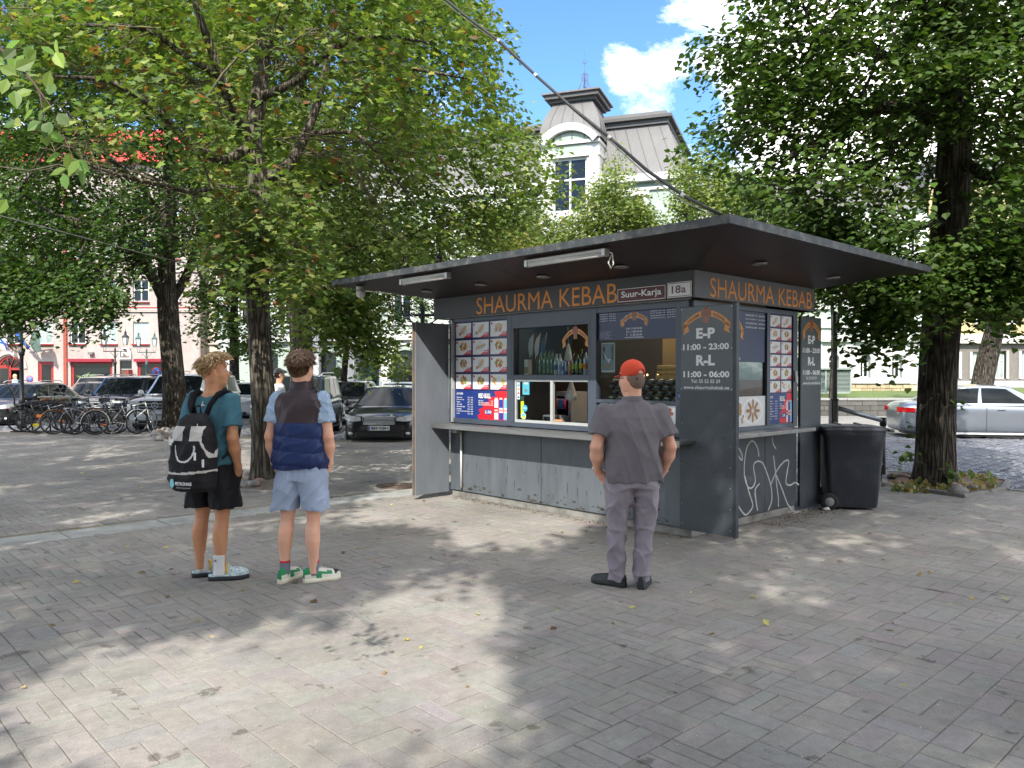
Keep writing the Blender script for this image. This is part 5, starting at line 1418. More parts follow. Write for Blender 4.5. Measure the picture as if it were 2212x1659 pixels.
for x0,x1,y in((-1.33,-.26,-1.0),(-3.53,-2.60,-1.0)):
 t=thing('tube_light','long white tube light under the roof edge, '+('nearer the kiosk corner' if x0>-2 else 'near the camera end of the roof'),'light',K(x0,y,soff_z(x0,y)-.055),KROT,'tube lights under the kiosk roof')
 Ln=x1-x0
 MB().box(0,Ln,-.03,.03,.005,.035).build('housing',tube_m,t,bevel=.008)
 MB().tube([(.03,0,-.012),(Ln-.03,0,-.012)],.027,12).build('diffuser',mat('milky_diffuser',(.72,.72,.7),.3),t)
 for q in(0,Ln-.04):MB().box(q,q+.045,-.036,.036,-.038,.034).build('end_cap',chrome,t,bevel=.006)
 if x0>-2:MB().tube([(Ln+.02,0,0),(Ln+.07,0,-.02),(Ln+.08,0,-.12),(Ln+.05,0,-.16),(Ln+.02,0,-.1),(Ln+.06,0,-.03)],.007,6).build('cable_loop',tube_m,t)
for k,(x,y)in enumerate(((-3.73,-.45),(-2.665,-.45),(-1.622,-.45),(-.527,-.45),(.5,.42),(.5,2.03))):
 z=soff_z(x,y)-.004
 o=MB();o.lathe([(.075,.0),(.078,-.012),(.055,-.016),(.05,.004)],24,cap=False)
 t=o.build('spot_ring',mat('grey_ring',lin((150,150,148)),.4,.3),kio,loc=(x,y,z));MB().lathe([(.052,0),(.03,.01),(0,.012)],20,cap=False).build('lamp_lens',mat('dark_lens',(.05,.05,.05),.2),t)
cam_t=thing('security_camera','small white dome security camera under the left roof corner','camera',K(-4.55,-.95,soff_z(-4.5,-.9)),KROT)
MB().lathe([(.05,0),(.05,-.04),(.035,-.05)],16).build('mount',tube_m,cam_t);MB().lathe([(.055,-.05),(.065,-.09),(.055,-.13),(.03,-.155),(0,-.16)],16,c=(.02,0,0)).build('dome',tube_m,cam_t)
ac=thing('air_conditioner','white air conditioner outdoor unit standing on the kiosk roof','air conditioner',K(-1.75,1.3,2.80),KROT)
acm=mat('white_ac_casing',lin((222,222,216)),.45,var=.05)
MB().box(-.45,.45,-.17,.17,.03,.62).build('casing',acm,ac,bevel=.015)
for x in(-.35,.3):MB().box(x,x+.06,-.19,.19,0,.03).build('foot',kframe,ac)
gr=MB()
for r_ in(.08,.13,.18,.23):gr.tube([(-.13+r_*math.cos(a*.3),-.182,.34+r_*math.sin(a*.3))for a in range(22)],.006,4,cap=False)
for k in range(12):a=k*math.pi/6;gr.tube([(-.13,-.184,.34),(-.13+.24*math.cos(a),-.184,.34+.24*math.sin(a))],.005,4)
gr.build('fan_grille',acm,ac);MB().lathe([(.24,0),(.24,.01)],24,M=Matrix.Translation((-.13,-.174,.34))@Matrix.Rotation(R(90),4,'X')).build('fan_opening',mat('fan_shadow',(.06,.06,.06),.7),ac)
MB().lathe([(.035,0),(.035,.008)],16,M=Matrix.Translation((.29,-.172,.46))@Matrix.Rotation(R(90),4,'X')).build('badge',mat('blue_badge',lin((40,60,130)),.4),ac)
def shutter(name,x0,x1,y0,y1,z0,z1,m):
 o=MB().box(x0,x1,y0,y1,z0,z1).build(name,m,kio,bevel=.003)
 return o
nearS=shutter('open_shutter',-.10,.50,-.055,-.02,.09,2.305,kgrey)
MB().box(.502,.535,-.06,-.012,.085,2.31).build('edge_strip',mat('dark_blue_grey_edge',lin((44,50,58)),.45),nearS)
leftS=shutter('open_shutter',-3.862,-3.83,-.565,-.01,.06,2.315,mat('faded_grey_panel',lin((114,120,127)),0.5,var=.12,scale=3,stretch=(2,2,.6),bump=.2,second=lin((98,102,107)),second_amt=.5,second_scale=2))
MB().box(-3.872,-3.852,-.59,-.567,.06,2.315).build('edge_strip',mat('rusty_edge',lin((110,98,84)),.6,var=.3,second=lin((140,100,60)),second_amt=.8),leftS)
farS=shutter('open_shutter',-.02,.015,2.25,2.78,.06,2.33,kgrey)
KF_=lambda y:(lambda q:(q[0],y,q[1]))
KS_=lambda x:(lambda q:(x,q[0],q[1]))
orange=lin((214,140,50));whiteP=(.78,.78,.76);dkblue=lin((20,30,72));redc=lin((196,20,40))
def ribbon(mb,cx,zt,w,h,f,txt=True,layer=.0,backing=None):
 """arched orange ribbon with forked ends; h: total height"""
 n=16;pts_t,pts_b=[],[]
 for k in range(n+1):
  t=k/n*2-1;x=cx+t*w/2;arc=(1-t*t)
  pts_t.append((x,zt-h*.62*(1-arc)));pts_b.append((x,zt-h*.62*(1-arc)-h*.30))
 def strip(a,b,col,L_):
  vs=[f(q,L_)for q in a]+[f(q,L_)for q in b];m=len(a)
  mb.add(vs,[(i,i+1,m+i+1,m+i)for i in range(m-1)],0,False,col)
 if backing:strip([(x+(x-cx)*.05,z+h*.07)for x,z in pts_t],[(x+(x-cx)*.05,z-h*.1)for x,z in pts_b],backing,0)
 strip(pts_t,pts_b,orange,1)
 for s_ in(-1,1):
  e=(cx+s_*w/2,zt-h*.62);b2=(e[0],e[1]-h*.30)
  tail=[(e[0]-s_*w*.10,e[1]+h*.02),(e[0]+s_*w*.02,e[1]-h*.05),(e[0]-s_*w*.03,e[1]-h*.30),(e[0]-s_*w*.0,e[1]-h*.52),(e[0]-s_*w*.13,e[1]-h*.36)]
  mb.add([f(q,1)for q in tail],[tuple(range(5))],0,False,orange)
 for k,(ww,z0,z1,c)in enumerate(((.035,.05,.14,(120,40,30)),(.09,-.04,.08,(150,84,44)),(.11,-.3,-.02,(132,72,38)),(.07,-.62,-.28,(146,88,50)))):
  mb.add([f((cx-w*ww,zt+h*z0),2),f((cx+w*ww,zt+h*z0),2),f((cx+w*ww*.9,zt+h*z1),2),f((cx-w*ww*.9,zt+h*z1),2)],[(0,1,2,3)],0,False,lin(c))
 if txt:
  for word,a0,a1 in(('SHAURMA',-.82,-.28),('KEBAB',.3,.78)):
   vs,fs=text_poly(word,.01);o=[]
   for a,b in vs:
    t=a0+(a1-a0)*a;arc=1-t*t
    o.append(f((cx+t*w/2,zt-h*.62*(1-arc)-h*.235+b*h*.15),3))
   mb.add(o,fs,0,False,lin((60,30,15)))
def sheet(mb,x0,x1,z0,z1,f,col,L_=0):mb.add([f((x0,z0),L_),f((x1,z0),L_),f((x1,z1),L_),f((x0,z1),L_)],[(0,1,2,3)],0,False,col)
def blob(mb,cx,cz,r,f,col,L_,n=9,ex=1.0,seed=0,ang=0.0,irr=.15):
 ca,sa=math.cos(ang),math.sin(ang);pts=[]
 for k in range(n):
  a=2*math.pi*k/n;q=r*(1+irr*math.sin(a*3+seed)+irr*.6*math.sin(a*5+seed*2));x,z=q*ex*math.cos(a),q*math.sin(a)
  pts.append(f((cx+x*ca-z*sa,cz+x*sa+z*ca),L_))
 mb.add(pts,[tuple(range(n))],0,False,col)
TILE_WORDS=['SHAURMA','DONER','SHAURMA LAVAS','KEBAB PRAAD','KANAKEVERDI','NAGITSAD','PITA','FALAFEL LAVAS','FALAFEL PRAAD','DONER KEBAB','KANATIIVAD','KARTULID']
def food_tile(mb,x0,x1,z0,z1,f,idx,rnd):
 w,h=x1-x0,z1-z0
 sheet(mb,x0,x1,z0,z1,f,(.72,.73,.73),1)
 blob(mb,x0+w*.5,z0+h*.55,h*.43,f,(.80,.80,.80),2,16,1.15,irr=0);blob(mb,x0+w*.5,z0+h*.55,h*.36,f,(.66,.67,.68),2.4,16,1.15,irr=0)
 bread,meat,green,red,fry=(.60,.45,.27),(.33,.14,.05),(.14,.25,.04),(.5,.07,.04),(.75,.48,.10)
 kind=[0,0,1,2,3,2,4,0,2,5,4,6][idx%12]
 jit=lambda s_:rnd.uniform(-s_,s_)
 if kind==0:
  a=.75
  blob(mb,x0+w*.52,z0+h*.56,h*.17,f,bread,3,12,2.3,ang=a,irr=.03)
  for k in range(6):
   t=-.32+k*.13;blob(mb,x0+w*(.52+t*.75),z0+h*(.56+t*.85),h*.012,f,(.35,.2,.1),4,5,9,ang=a+1.5)
  for k in range(7):blob(mb,x0+w*(.27+jit(.06)),z0+h*(.28+jit(.08)),h*.05,f,(green,meat,red,fry)[k%4],5+k*.1,6,seed=k)
 elif kind==1:
  blob(mb,x0+w*.5,z0+h*.6,h*.28,f,bread,3,12,1.35)
  for k in range(14):blob(mb,x0+w*(.45+jit(.2)),z0+h*(.42+jit(.12)),h*.055,f,(green,meat,red,(.7,.6,.5))[k%4],4+k*.1,6,seed=k)
 elif kind in(2,4,5):
  cols={2:(meat,green,red,fry),4:(meat,(.45,.22,.08),green,bread),5:(green,(.6,.45,.15),(.3,.35,.1),red)}[kind]
  for k in range(22):a=k*2.4;rr=h*.29*math.sqrt((k+1)/22);blob(mb,x0+w*.5+math.cos(a)*rr*1.2,z0+h*.58+math.sin(a)*rr,h*rnd.uniform(.05,.085),f,cols[k%4],3+k*.1,6,seed=k,ex=1.3,ang=a)
  if kind==2:blob(mb,x0+w*.48,z0+h*.6,h*.08,f,(.8,.78,.72),6,10,irr=0)
  for k in range(7):blob(mb,x0+w*(.66+k*.015),z0+h*(.62-k*.02),h*.02,f,fry,6+k*.1,5,6,ang=1.2)if kind==2 else None
 elif kind==3:
  for k in range(6):blob(mb,x0+w*(.26+k*.1),z0+h*(.45+k*.035),h*.06,f,(.5,.3,.14),3+k*.1,8,2.2,ang=1.25,seed=k)
 else:
  for k in range(9):blob(mb,x0+w*(.28+jit(.1)),z0+h*(.35+k*.055),h*.05,f,(.62,.32,.07),3+k*.1,6,3,ang=jit(.5))
  for k in range(9):blob(mb,x0+w*(.74+jit(.08)),z0+h*(.55+jit(.2)),h*.06,f,fry,4+k*.1,6,2.5,ang=jit(1.5))
 mb.add([f((x0+w*.5,z0),7),f((x1,z0),7),f((x1,z0+h*.33),7),(f((x0+w*.86,z0+h*.27),7)),f((x0+w*.78,z0+h*.30),7),f((x0+w*.68,z0+h*.17),7)],[tuple(range(6))],0,False,redc)
 put_text(mb,TILE_WORDS[idx%12],x0+w*(.42 if len(TILE_WORDS[idx%12])>8 else.58),x1-w*.04,z0+h*.15,z0+h*.25,lambda q:f(q,8),0,whiteP,.02)
 sheet(mb,x0+w*.62,x1-w*.06,z0+h*.07,z0+h*.09,f,(.7,.5,.5),8)
 blob(mb,x0+w*.085,z0+h*.86,h*.085,f,redc,7,12,irr=0)
def menu_board(parent,x0,x1,z0,z1,f,cols,rows,tz0,name='menu_board'):
 """dark blue board with picture tiles; drinks list and red drink advert below tz0"""
 mb=MB();sheet(mb,x0,x1,z0,z1,f,lin((22,34,84)),0);o=mb.build(name,PRINT,parent,fixn=False)
 cw=(x1-x0)/cols;rh=(z1-tz0)/rows;rnd=random.Random(5)
 for i in range(rows):
  for j in range(cols):
   t=MB();a=x0+j*cw+cw*.05;b=a+cw*.90;d=z1-i*rh-rh*.07;c=d-rh*.86
   food_tile(t,a,b,c,d,f,i*cols+j,rnd);t.build('menu_picture',PRINT,o,fixn=False)
 mb=MB();w=x1-x0;h=tz0-z0
 blue2=lin((28,52,120));sheet(mb,x0,x1,z0,tz0-.005,f,blue2,1)
 rr=[(.47,0),(.44,.12),(.5,.2),(.46,.33),(.56,.42),(.52,.55),(.66,.62),(.62,.8),(.78,.78),(.76,.98),(1,1),(1,0)]
 mb.add([f((x0+w*a,z0+h*b),2)for a,b in rr],[tuple(range(len(rr)))],0,False,lin((214,20,38)))
 put_text(mb,'JOOGID',x0+w*.03,x0+w*.16,z0+h*.82,z0+h*.91,lambda q:f(q,3),0,whiteP,.02)
 for k,wd in enumerate(('Aura vesi','Kali A.Le Coq','Nestea','Aura mahl','Gaseeritud mahl','Limonaad','CocaCola,Fanta,Sprite','Ayran')):
  z=z0+h*(.72-k*.083);put_text(mb,wd,x0+w*.03,x0+w*(.04+.0105*len(wd)),z,z+h*.045,lambda q:f(q,3),0,whiteP,.02);put_text(mb,'0.5 L  2.00',x0+w*.25,x0+w*.35,z,z+h*.045,lambda q:f(q,3),0,whiteP,.02)
 put_text(mb,'RED BULL',x0+w*.46,x0+w*.69,z0+h*.73,z0+h*.9,lambda q:f(q,3),0,whiteP,.04)
 for k,wd in enumerate(('RED BULL','RED BULL SUGARFREE','RED BULL RED EDITION')):
  z=z0+h*(.62-k*.07);put_text(mb,wd,x0+w*.46,x0+w*(.47+.0105*len(wd)),z,z+h*.04,lambda q:f(q,3),0,whiteP,.02);put_text(mb,'3.00',x0+w*.69,x0+w*.73,z,z+h*.04,lambda q:f(q,3),0,whiteP,.02)
 blob(mb,x0+w*.64,z0+h*.26,h*.1,f,blue2,3,12,2.1,irr=.05);put_text(mb,'2.50',x0+w*.58,x0+w*.70,z0+h*.21,z0+h*.31,lambda q:f(q,4),0,whiteP,.03)
 for k,(c1_,c2_)in enumerate((((.75,.74,.7),redc),(lin((30,60,150)),(.6,.62,.66)),(lin((120,190,225)),(.7,.72,.75)))):
  a=x0+w*(.755+k*.085);sheet(mb,a,a+w*.07,z0+h*.02,z0+h*.7,f,c1_,4+k);sheet(mb,a,a+w*.07,z0+h*.25,z0+h*.42,f,c2_,4.5+k);sheet(mb,a+w*.01,a+w*.06,z0+h*.7,z0+h*.76,f,(.55,.56,.58),4+k)
  put_text(mb,'Red Bull',a+w*.005,a+w*.065,z0+h*.3,z0+h*.37,lambda q:f(q,5+k),0,redc if k else whiteP,.03)
 mb.build('drinks_panel',PRINT,o,fixn=False)
 return o
FL=lambda base:(lambda q,L_=0:(q[0],base-.0006*L_,q[1]))
SLs=lambda base:(lambda q,L_=0:(base+.0006*L_,q[0],q[1]))
menu_board(kio,-3.735,-2.695,1.06,2.328,FL(.02),3,4,1.43)
MB().box(-3.74,-2.69,.021,.06,1.05,2.33).build('board_backing',kframe,kio)
sg_m=mat('orange_letters',lin((226,146,60)),.6,var=.04)
def letters(parent,txt,x0,x1,z0,z1,f,m,bold=0.0,col=None):
 vs,fs=text_poly(txt,bold);par=list(range(len(vs)))
 def find(a):
  while par[a]!=a:par[a]=par[par[a]];a=par[a]
  return a
 for fc in fs:
  for a in fc[1:]:par[find(a)]=find(fc[0])
 isl={}
 for fc in fs:isl.setdefault(find(fc[0]),[]).append(fc)
 for k in sorted(isl,key=lambda r:min(vs[i][0]for fc in isl[r]for i in fc)):
  ids=sorted({i for fc in isl[k]for i in fc});mp_={i:n for n,i in enumerate(ids)}
  MB().add([f((x0+vs[i][0]*(x1-x0),z0+vs[i][1]*(z1-z0)))for i in ids],[tuple(mp_[i]for i in fc)for fc in isl[k]],0,False,col).build('letter',m,parent,fixn=False)
letters(kio,'SHAURMA KEBAB',-3.15,-.86,2.40,2.612,KF_(-.1075),sg_m);letters(kio,'SHAURMA KEBAB',.16,2.34,2.41,2.605,KS_(.1075),sg_m)
maroon=lin((84,26,24))
def plate(x0,x1,z0,z1,bg,txt,tc,name):
 o=MB().box(x0,x1,-.118,-.109,z0,z1).build(name,mat('plate_'+name,bg,.5,var=.03),kio,bevel=.003)
 mb=MB();f=FL(-.1185);e=.008
 for a,b,c,d in((x0+e,x1-e,z0+e,z0+e+.006),(x0+e,x1-e,z1-e-.006,z1-e),(x0+e,x0+e+.006,z0+e,z1-e),(x1-e-.006,x1-e,z0+e,z1-e)):sheet(mb,a,b,c,d,f,tc)
 put_text(mb,txt,x0+(x1-x0)*(.09 if len(txt)>4 else.2),x1-(x1-x0)*(.09 if len(txt)>4 else.22),z0+(z1-z0)*(.2 if len(txt)>4 else.27),z1-(z1-z0)*.22,lambda q:f(q,1),0,tc,.02)
 mb.build('plate_lettering',PRINT,o,fixn=False)
plate(-.853,-.225,2.392,2.545,maroon,'Suur-Karja',(.72,.72,.7),'street_name_plate')
plate(-.215,.075,2.40,2.552,(.74,.74,.72),'18a',maroon,'house_number_plate')
def hours(parent,x0,x1,z0,z1,f,name='hours_board'):
 mb=MB();sheet(mb,x0,x1,z0,z1,f,lin((74,82,84)),0);o=mb.build(name,PRINT,parent,fixn=False)
 w,h=x1-x0,z1-z0;mb=MB();T=lambda tx,a,b,c,d,bo=.02:put_text(mb,tx,x0+w*a,x0+w*b,z0+h*c,z0+h*d,lambda q:f(q,3),0,whiteP,bo)
 ribbon(mb,x0+w*.5,z0+h*.955,w*.9,h*.25,f)
 letters(o,'E-P',x0+w*.31,x0+w*.67,z0+h*.62,z0+h*.745,lambda q:f(q,3),PRINT,.045,whiteP);T('11:00 - 23:00',.05,.93,.485,.56,.035);letters(o,'R-L',x0+w*.31,x0+w*.67,z0+h*.30,z0+h*.425,lambda q:f(q,3),PRINT,.045,whiteP);T('11:00 - 06:00',.06,.94,.16,.235,.035)
 T('Tel: 55 52 55 29',.21,.77,.093,.135,.01);T('www.shaurmakebab.ee',.06,.94,.02,.062,.01)
 mb.build('hours_lettering',PRINT,o,fixn=False)['kind']='stuff'
 mb=MB()
 for a in(.02,.98):
  for b in(.02,.5,.98):blob(mb,x0+w*a,z0+h*b,.006,f,(.5,.5,.5),4,8,irr=0)
 mb.build('rivets',PRINT,o,fixn=False)['kind']='stuff'
 return o
hours(nearS,-.09,.495,1.475,2.298,FL(-.057));hours(farS,2.275,2.77,1.50,2.315,SLs(.017))
def blue_board(parent,x0,x1,z0,z1,f,name='blue_board'):
 mb=MB();sheet(mb,x0,x1,z0,z1,f,lin((20,32,76)),0);o=mb.build(name,PRINT,parent,fixn=False);w,h=x1-x0,z1-z0
 mb=MB();T=lambda tx,a,b,c,d,bo=.02:put_text(mb,tx,x0+w*a,x0+w*b,z0+h*c,z0+h*d,lambda q:f(q,3),0,(.65,.67,.7),bo)
 ribbon(mb,x0+w*.48,z0+h*.90,w*.34,h*.42,f,backing=whiteP)
 for k,(a,b)in enumerate((('PUNANE 37A','56 99 10 02'),('TELLISKIVI 62','56 98 40 20'),('VIRU KESKUS','56 91 90 02'),('PARNU MNT 106','56 83 65 62'))):T(a,.02,.13,.91-k*.08,.945-k*.08);T(b,.15,.24,.91-k*.08,.945-k*.08)
 for k,(a,b)in enumerate((('SOPRUSE PST. 193','58 46 90 90'),('SUUR KARJA 18','53 52 05 29'),('TELLISKIVI 62','56 98 24 54'),('TELLISKIVI 62 SUSHI','56 21 60 60'))):T(a,.68,.86,.91-k*.08,.945-k*.08);T(b,.885,.99,.91-k*.08,.945-k*.08)
 for k,tx in enumerate(('E-N 11.00-23.00','R-L 11.00-06.00','P   11.00-23.00')):T(tx,.38,.58,.33-k*.11,.40-k*.11)
 T('WWW.SHAURMAKEBAB.EE',.36,.6,.03,.08)
 for k in range(7):T('Suur Karja tn kebab tellimine',.02,.19-.02*(k%3),.28-k*.04,.30-k*.04,0)
 mb.build('board_lettering',PRINT,o,fixn=False);return o
blue_board(kio,-1.232,-.188,2.015,2.318,FL(.02));MB().box(-1.235,-.185,.021,.034,2.01,2.32).build('board_backing',kframe,kio)
mb=MB();f=FL(.02);sheet(mb,-1.23,-.19,1.08,1.322,f,lin((22,30,62)),0);sheet(mb,-1.2,-.98,1.085,1.315,f,whiteP,1);sheet(mb,-.44,-.2,1.085,1.315,f,whiteP,1)
for k in range(12):blob(mb,-.33+random.uniform(-.08,.09),1.2+random.uniform(-.06,.09),.022,f,((.36,.12,.05),(.5,.3,.12))[k%2],2+k*.1,7,1.4)
sheet(mb,-.40,-.2,1.085,1.13,f,redc,4);put_text(mb,'PARIMAD',-.39,-.24,1.095,1.12,lambda q:f(q,5),0,whiteP,.02)
mb.build('lower_advert',PRINT,kio,fixn=False);MB().box(-1.235,-.185,.021,.06,1.07,1.33).build('board_backing',kframe,kio)
mb=MB();f=FL(-.0115);sheet(mb,-.165,-.105,1.38,1.46,f,lin((30,40,60)),0);blob(mb,-.135,1.42,.022,f,lin((70,110,170)),1,8);mb.build('shield_sticker',PRINT,kio,fixn=False)
mb=MB();f=FL(.034);ribbon(mb,-1.585,2.165,.40,.20,f);mb.build('window_transfer',PRINT,kio,fixn=False)
mb=MB();f=FL(.0115)
sheet(mb,-2.525,-2.475,1.33,1.57,f,(.6,.66,.7),0)
for k,c in enumerate((lin((40,70,140)),lin((60,150,190)),lin((230,120,30)),lin((200,40,40)),lin((60,120,190)))):blob(mb,-2.5,1.55-k*.048,.013,f,c,1,8,1.3,irr=0)
mb.build('card_stickers',PRINT,kio,fixn=False)
mb=MB();sheet(mb,-2.43,-2.31,1.39,1.57,f,lin((80,170,190)),0);put_text(mb,'Wolt',-2.41,-2.335,1.515,1.55,lambda q:f(q,1),0,whiteP,.02);blob(mb,-2.37,1.44,.022,f,(.15,.2,.22),1);mb.build('delivery_poster',PRINT,kio,fixn=False)
mb=MB();sheet(mb,-2.46,-2.405,1.11,1.31,f,lin((190,200,40)),0);sheet(mb,-2.46,-2.405,1.315,1.37,f,lin((30,60,40)),0);mb.build('green_stickers',PRINT,kio,fixn=False)
mb=MB();blob(mb,-2.385,1.225,.042,f,lin((40,165,205)),2,20,irr=0);put_text(mb,'Wolt',-2.415,-2.355,1.215,1.24,lambda q:f(q,3),0,whiteP,.02);mb.build('round_sticker',PRINT,kio,fixn=False)
mb=MB();blob(mb,-2.41,1.13,.042,f,lin((220,240,235)),2,20,irr=0);blob(mb,-2.41,1.13,.034,f,lin((90,185,205)),3,20,irr=0);blob(mb,-2.41,1.115,.024,f,lin((190,210,60)),4,10,ex=1.2);mb.build('round_sticker',PRINT,kio,fixn=False)
def sp(y0,y1,z0,z1,x0=-.06,x1=.008,n='side_frame'):MB().box(x0,x1,y0,y1,z0,z1).build(n,kframe,kio,bevel=.003)
sp(.03,.12,1.02,2.38);sp(1.475,1.545,1.06,2.33);sp(2.085,2.19,1.02,2.38);sp(.12,2.085,1.02,1.065,-.058,.006);sp(.12,2.085,2.325,2.38,-.058,.006)
blue_board(kio,.12,1.472,1.775,2.322,SLs(-.012),'side_blue_board');MB().box(-.05,-.014,.12,1.475,1.77,2.325).build('board_backing',kframe,kio)
MB().box(-.028,-.022,.12,1.475,1.395,1.77).build('glass_pane',gk_dark,kio)
mb=MB();f=SLs(-.012);sheet(mb,.12,1.472,1.068,1.395,f,(.7,.7,.7),0)
blob(mb,1.2,1.235,.15,f,(.8,.8,.79),1,20,1.5,irr=0);blob(mb,1.2,1.235,.12,f,(.66,.66,.67),1.5,20,1.5,irr=0)
for k in range(8):
 a=k*math.pi/4;blob(mb,1.2+math.cos(a)*.09,1.235+math.sin(a)*.075,.022,f,(.36,.16,.05),2+k*.1,6,3.0,ang=a);blob(mb,1.2+math.cos(a)*.1,1.235+math.sin(a)*.085,.009,f,(.2,.25,.06),3.2,6,1.5,ang=a)
for k in range(6):blob(mb,.97+random.uniform(-.03,.04),1.12+k*.03,.018,f,(.42,.2,.08),2,7)
blob(mb,.78,1.22,.17,f,(.45,.25,.06),2,14);
for k in range(10):blob(mb,.78+random.uniform(-.12,.1),1.22+random.uniform(-.1,.1),.03,f,((.3,.14,.04),(.28,.32,.06))[k%2],3+k*.1,7,1.8,ang=.6)
mb.build('pastry_advert',PRINT,kio,fixn=False);MB().box(-.05,-.014,.12,1.475,1.065,1.397).build('board_backing',kframe,kio)
menu_board(kio,1.552,2.075,1.075,2.32,SLs(-.008),2,6,1.42,'side_menu_board');MB().box(-.05,-.01,1.545,2.08,1.065,2.325).build('board_backing',kframe,kio)
MB().box(.009,.03,2.1,2.15,1.55,1.68).build('hinge_plate',steel,kio)
gs=mat('grey_spray_paint',lin((176,178,176)),.7,var=.2,scale=40)
def g6(x,y):
 u,v=(2650+x*.6931)/1.8517,(1050+y*.6931)/1.8517
 r=Vector(ray(u,v));p0=KC;t_=(p0-Vector((0,0,EYE))).dot(KX)/r.dot(KX);q=Vector((0,0,EYE))+r*t_-KC
 return q.dot(KY),q.z
strokes=[[(430,1060),(445,1080),(458,1110),(458,1140),(440,1120),(432,1085)],[(556,1120),(548,1070),(520,1030),(490,1060),(475,1130),(472,1220),(490,1290),(515,1300),(535,1260),(525,1180),(540,1150),(575,1155),(600,1210),(625,1290),(630,1370),(610,1430)],
 [(470,1220),(500,1330),(520,1400),(500,1440),(475,1455),(440,1410),(428,1370)],[(548,1430),(538,1370),(535,1310),(560,1275)],[(632,1010),(640,1050),(655,1075)],
 [(640,1115),(648,1180),(658,1280),(668,1360),(668,1410)],[(625,1280),(660,1200),(700,1150),(728,1145),(720,1200),(712,1270),(735,1285),(765,1270),(790,1285)],[(655,1225),(690,1310),(720,1390),(745,1425)]]
gg=MB()
for s_ in strokes:
 pts=[g6(*q)for q in s_];P4=[]
 for i in range(len(pts)-1):
  p0,p1,p2,p3=pts[max(0,i-1)],pts[i],pts[i+1],pts[min(len(pts)-1,i+2)]
  for k in range(6):
   t=k/6;P4.append(tuple(.5*(2*p1[c]+(p2[c]-p0[c])*t+(2*p0[c]-5*p1[c]+4*p2[c]-p3[c])*t*t+(3*p1[c]-p0[c]-3*p2[c]+p3[c])*t**3)for c in(0,1)))
 P4.append(pts[-1]);l_,r_=[],[]
 for i,p in enumerate(P4):
  a,b=P4[max(0,i-1)],P4[min(len(P4)-1,i+1)];dx,dz=b[0]-a[0],b[1]-a[1];n_=math.hypot(dx,dz)or 1
  wd=.0095;l_.append((.0012+.0002*(i%3),p[0]-dz/n_*wd,p[1]+dx/n_*wd));r_.append((.0012+.0002*(i%3),p[0]+dz/n_*wd,p[1]-dx/n_*wd))
 gg.grid([l_,r_],smooth=False)
gg.build('graffiti',gs,kio,fixn=False)
sc=MB();
for k in range(60):
 x,z=random.gauss(.12,.2),random.choice((random.gauss(.98,.1),random.uniform(.2,.9),random.gauss(.78,.08)))
 if not-.08<x<.48 or z>1.4:continue
 a=random.uniform(-.6,.3);l_=random.uniform(.008,.03)
 c_,s_=math.cos(a)*l_,math.sin(a)*l_;sc.add([(x-c_,-.0555,z-s_),(x,-.0555,z-.0025),(x+c_,-.0555,z+s_),(x,-.0555,z+.0025)],[(0,1,2,3)])
sc.build('scuff_marks',mat('black_scuff',(.012,.012,.012),.7),nearS,fixn=False)
sc=MB()
for k in range(26):
 x,z,l_=random.uniform(-3.5,-.15),random.uniform(.12,.6),random.uniform(.02,.1)
 sc.add([(x-.006,-.0012,z),(x+.006,-.0012,z),(x+.003,-.0012,z-l_),(x-.003,-.0012,z-l_)],[(0,1,2,3)])
sc.build('drip_stains',mat('dark_drip',lin((58,58,58)),.6),kio,fixn=False)['kind']='stuff'
sc=MB()
for x in[-3.5+.68*k for k in range(6)]:
 for z in(.13,.52,.93):
  if random.random()<.8:sc.lathe([(.006,0),(.005,.003),(0,.0035)],8,M=Matrix.Translation((x+random.uniform(-.02,.02),-.0005,z))@Matrix.Rotation(R(90),4,'X'))
for x in(-.07,.47):
 for z in[.15+.2*k for k in range(7)]:sc.lathe([(.006,0),(.005,.003),(0,.0035)],8,M=Matrix.Translation((x,-.0555,z))@Matrix.Rotation(R(90),4,'X'))
sc.build('screws',steel,kio)['kind']='stuff'
sc=MB();r_=random.Random(4)
for k in range(70):
 x,z=r_.uniform(-3.6,-.15),.1+abs(r_.gauss(0,.05));w_=r_.uniform(.01,.05);n_=7
 sc.add([(x+w_*math.cos(6.28*i/n_)*r_.uniform(.6,1),-.0008,max(.097,z+w_*.5*math.sin(6.28*i/n_)*r_.uniform(.6,1)))for i in range(n_)],[tuple(range(n_))])
sc.build('splash_grime',mat('grey_grime',lin((70,68,64)),.8,var=.3),kio,fixn=False)['kind']='stuff'
inn=mat('beige_interior_wall',lin((150,128,100)),.8,var=.08);inn2=mat('dark_interior_panel',lin((70,62,56)),.6,var=.1)
MB().box(-3.79,-.06,1.55,1.57,.1,2.6).build('inner_wall',inn2,kio)
MB().box(-3.7,-.1,.12,.45,1.0,1.035).build('inner_counter',mat('dark_worktop',(.03,.03,.03),.4),kio)
MB().box(-2.64,-1.3,.06,.3,1.6,1.628).build('drinks_shelf',kframe,kio)
MB().box(-1.22,-.2,.06,.5,1.33,1.352).build('display_shelf',steel,kio)
MB().box(-1.0,-.62,.9,.93,1.55,2.05).build('cardboard_panel',mat('brown_card',lin((170,140,100)),.85,var=.06),kio)
def kthing(name,label,cat,x,y,z,group=None):return thing(name,label,cat,K(x,y,z),KROT,group)
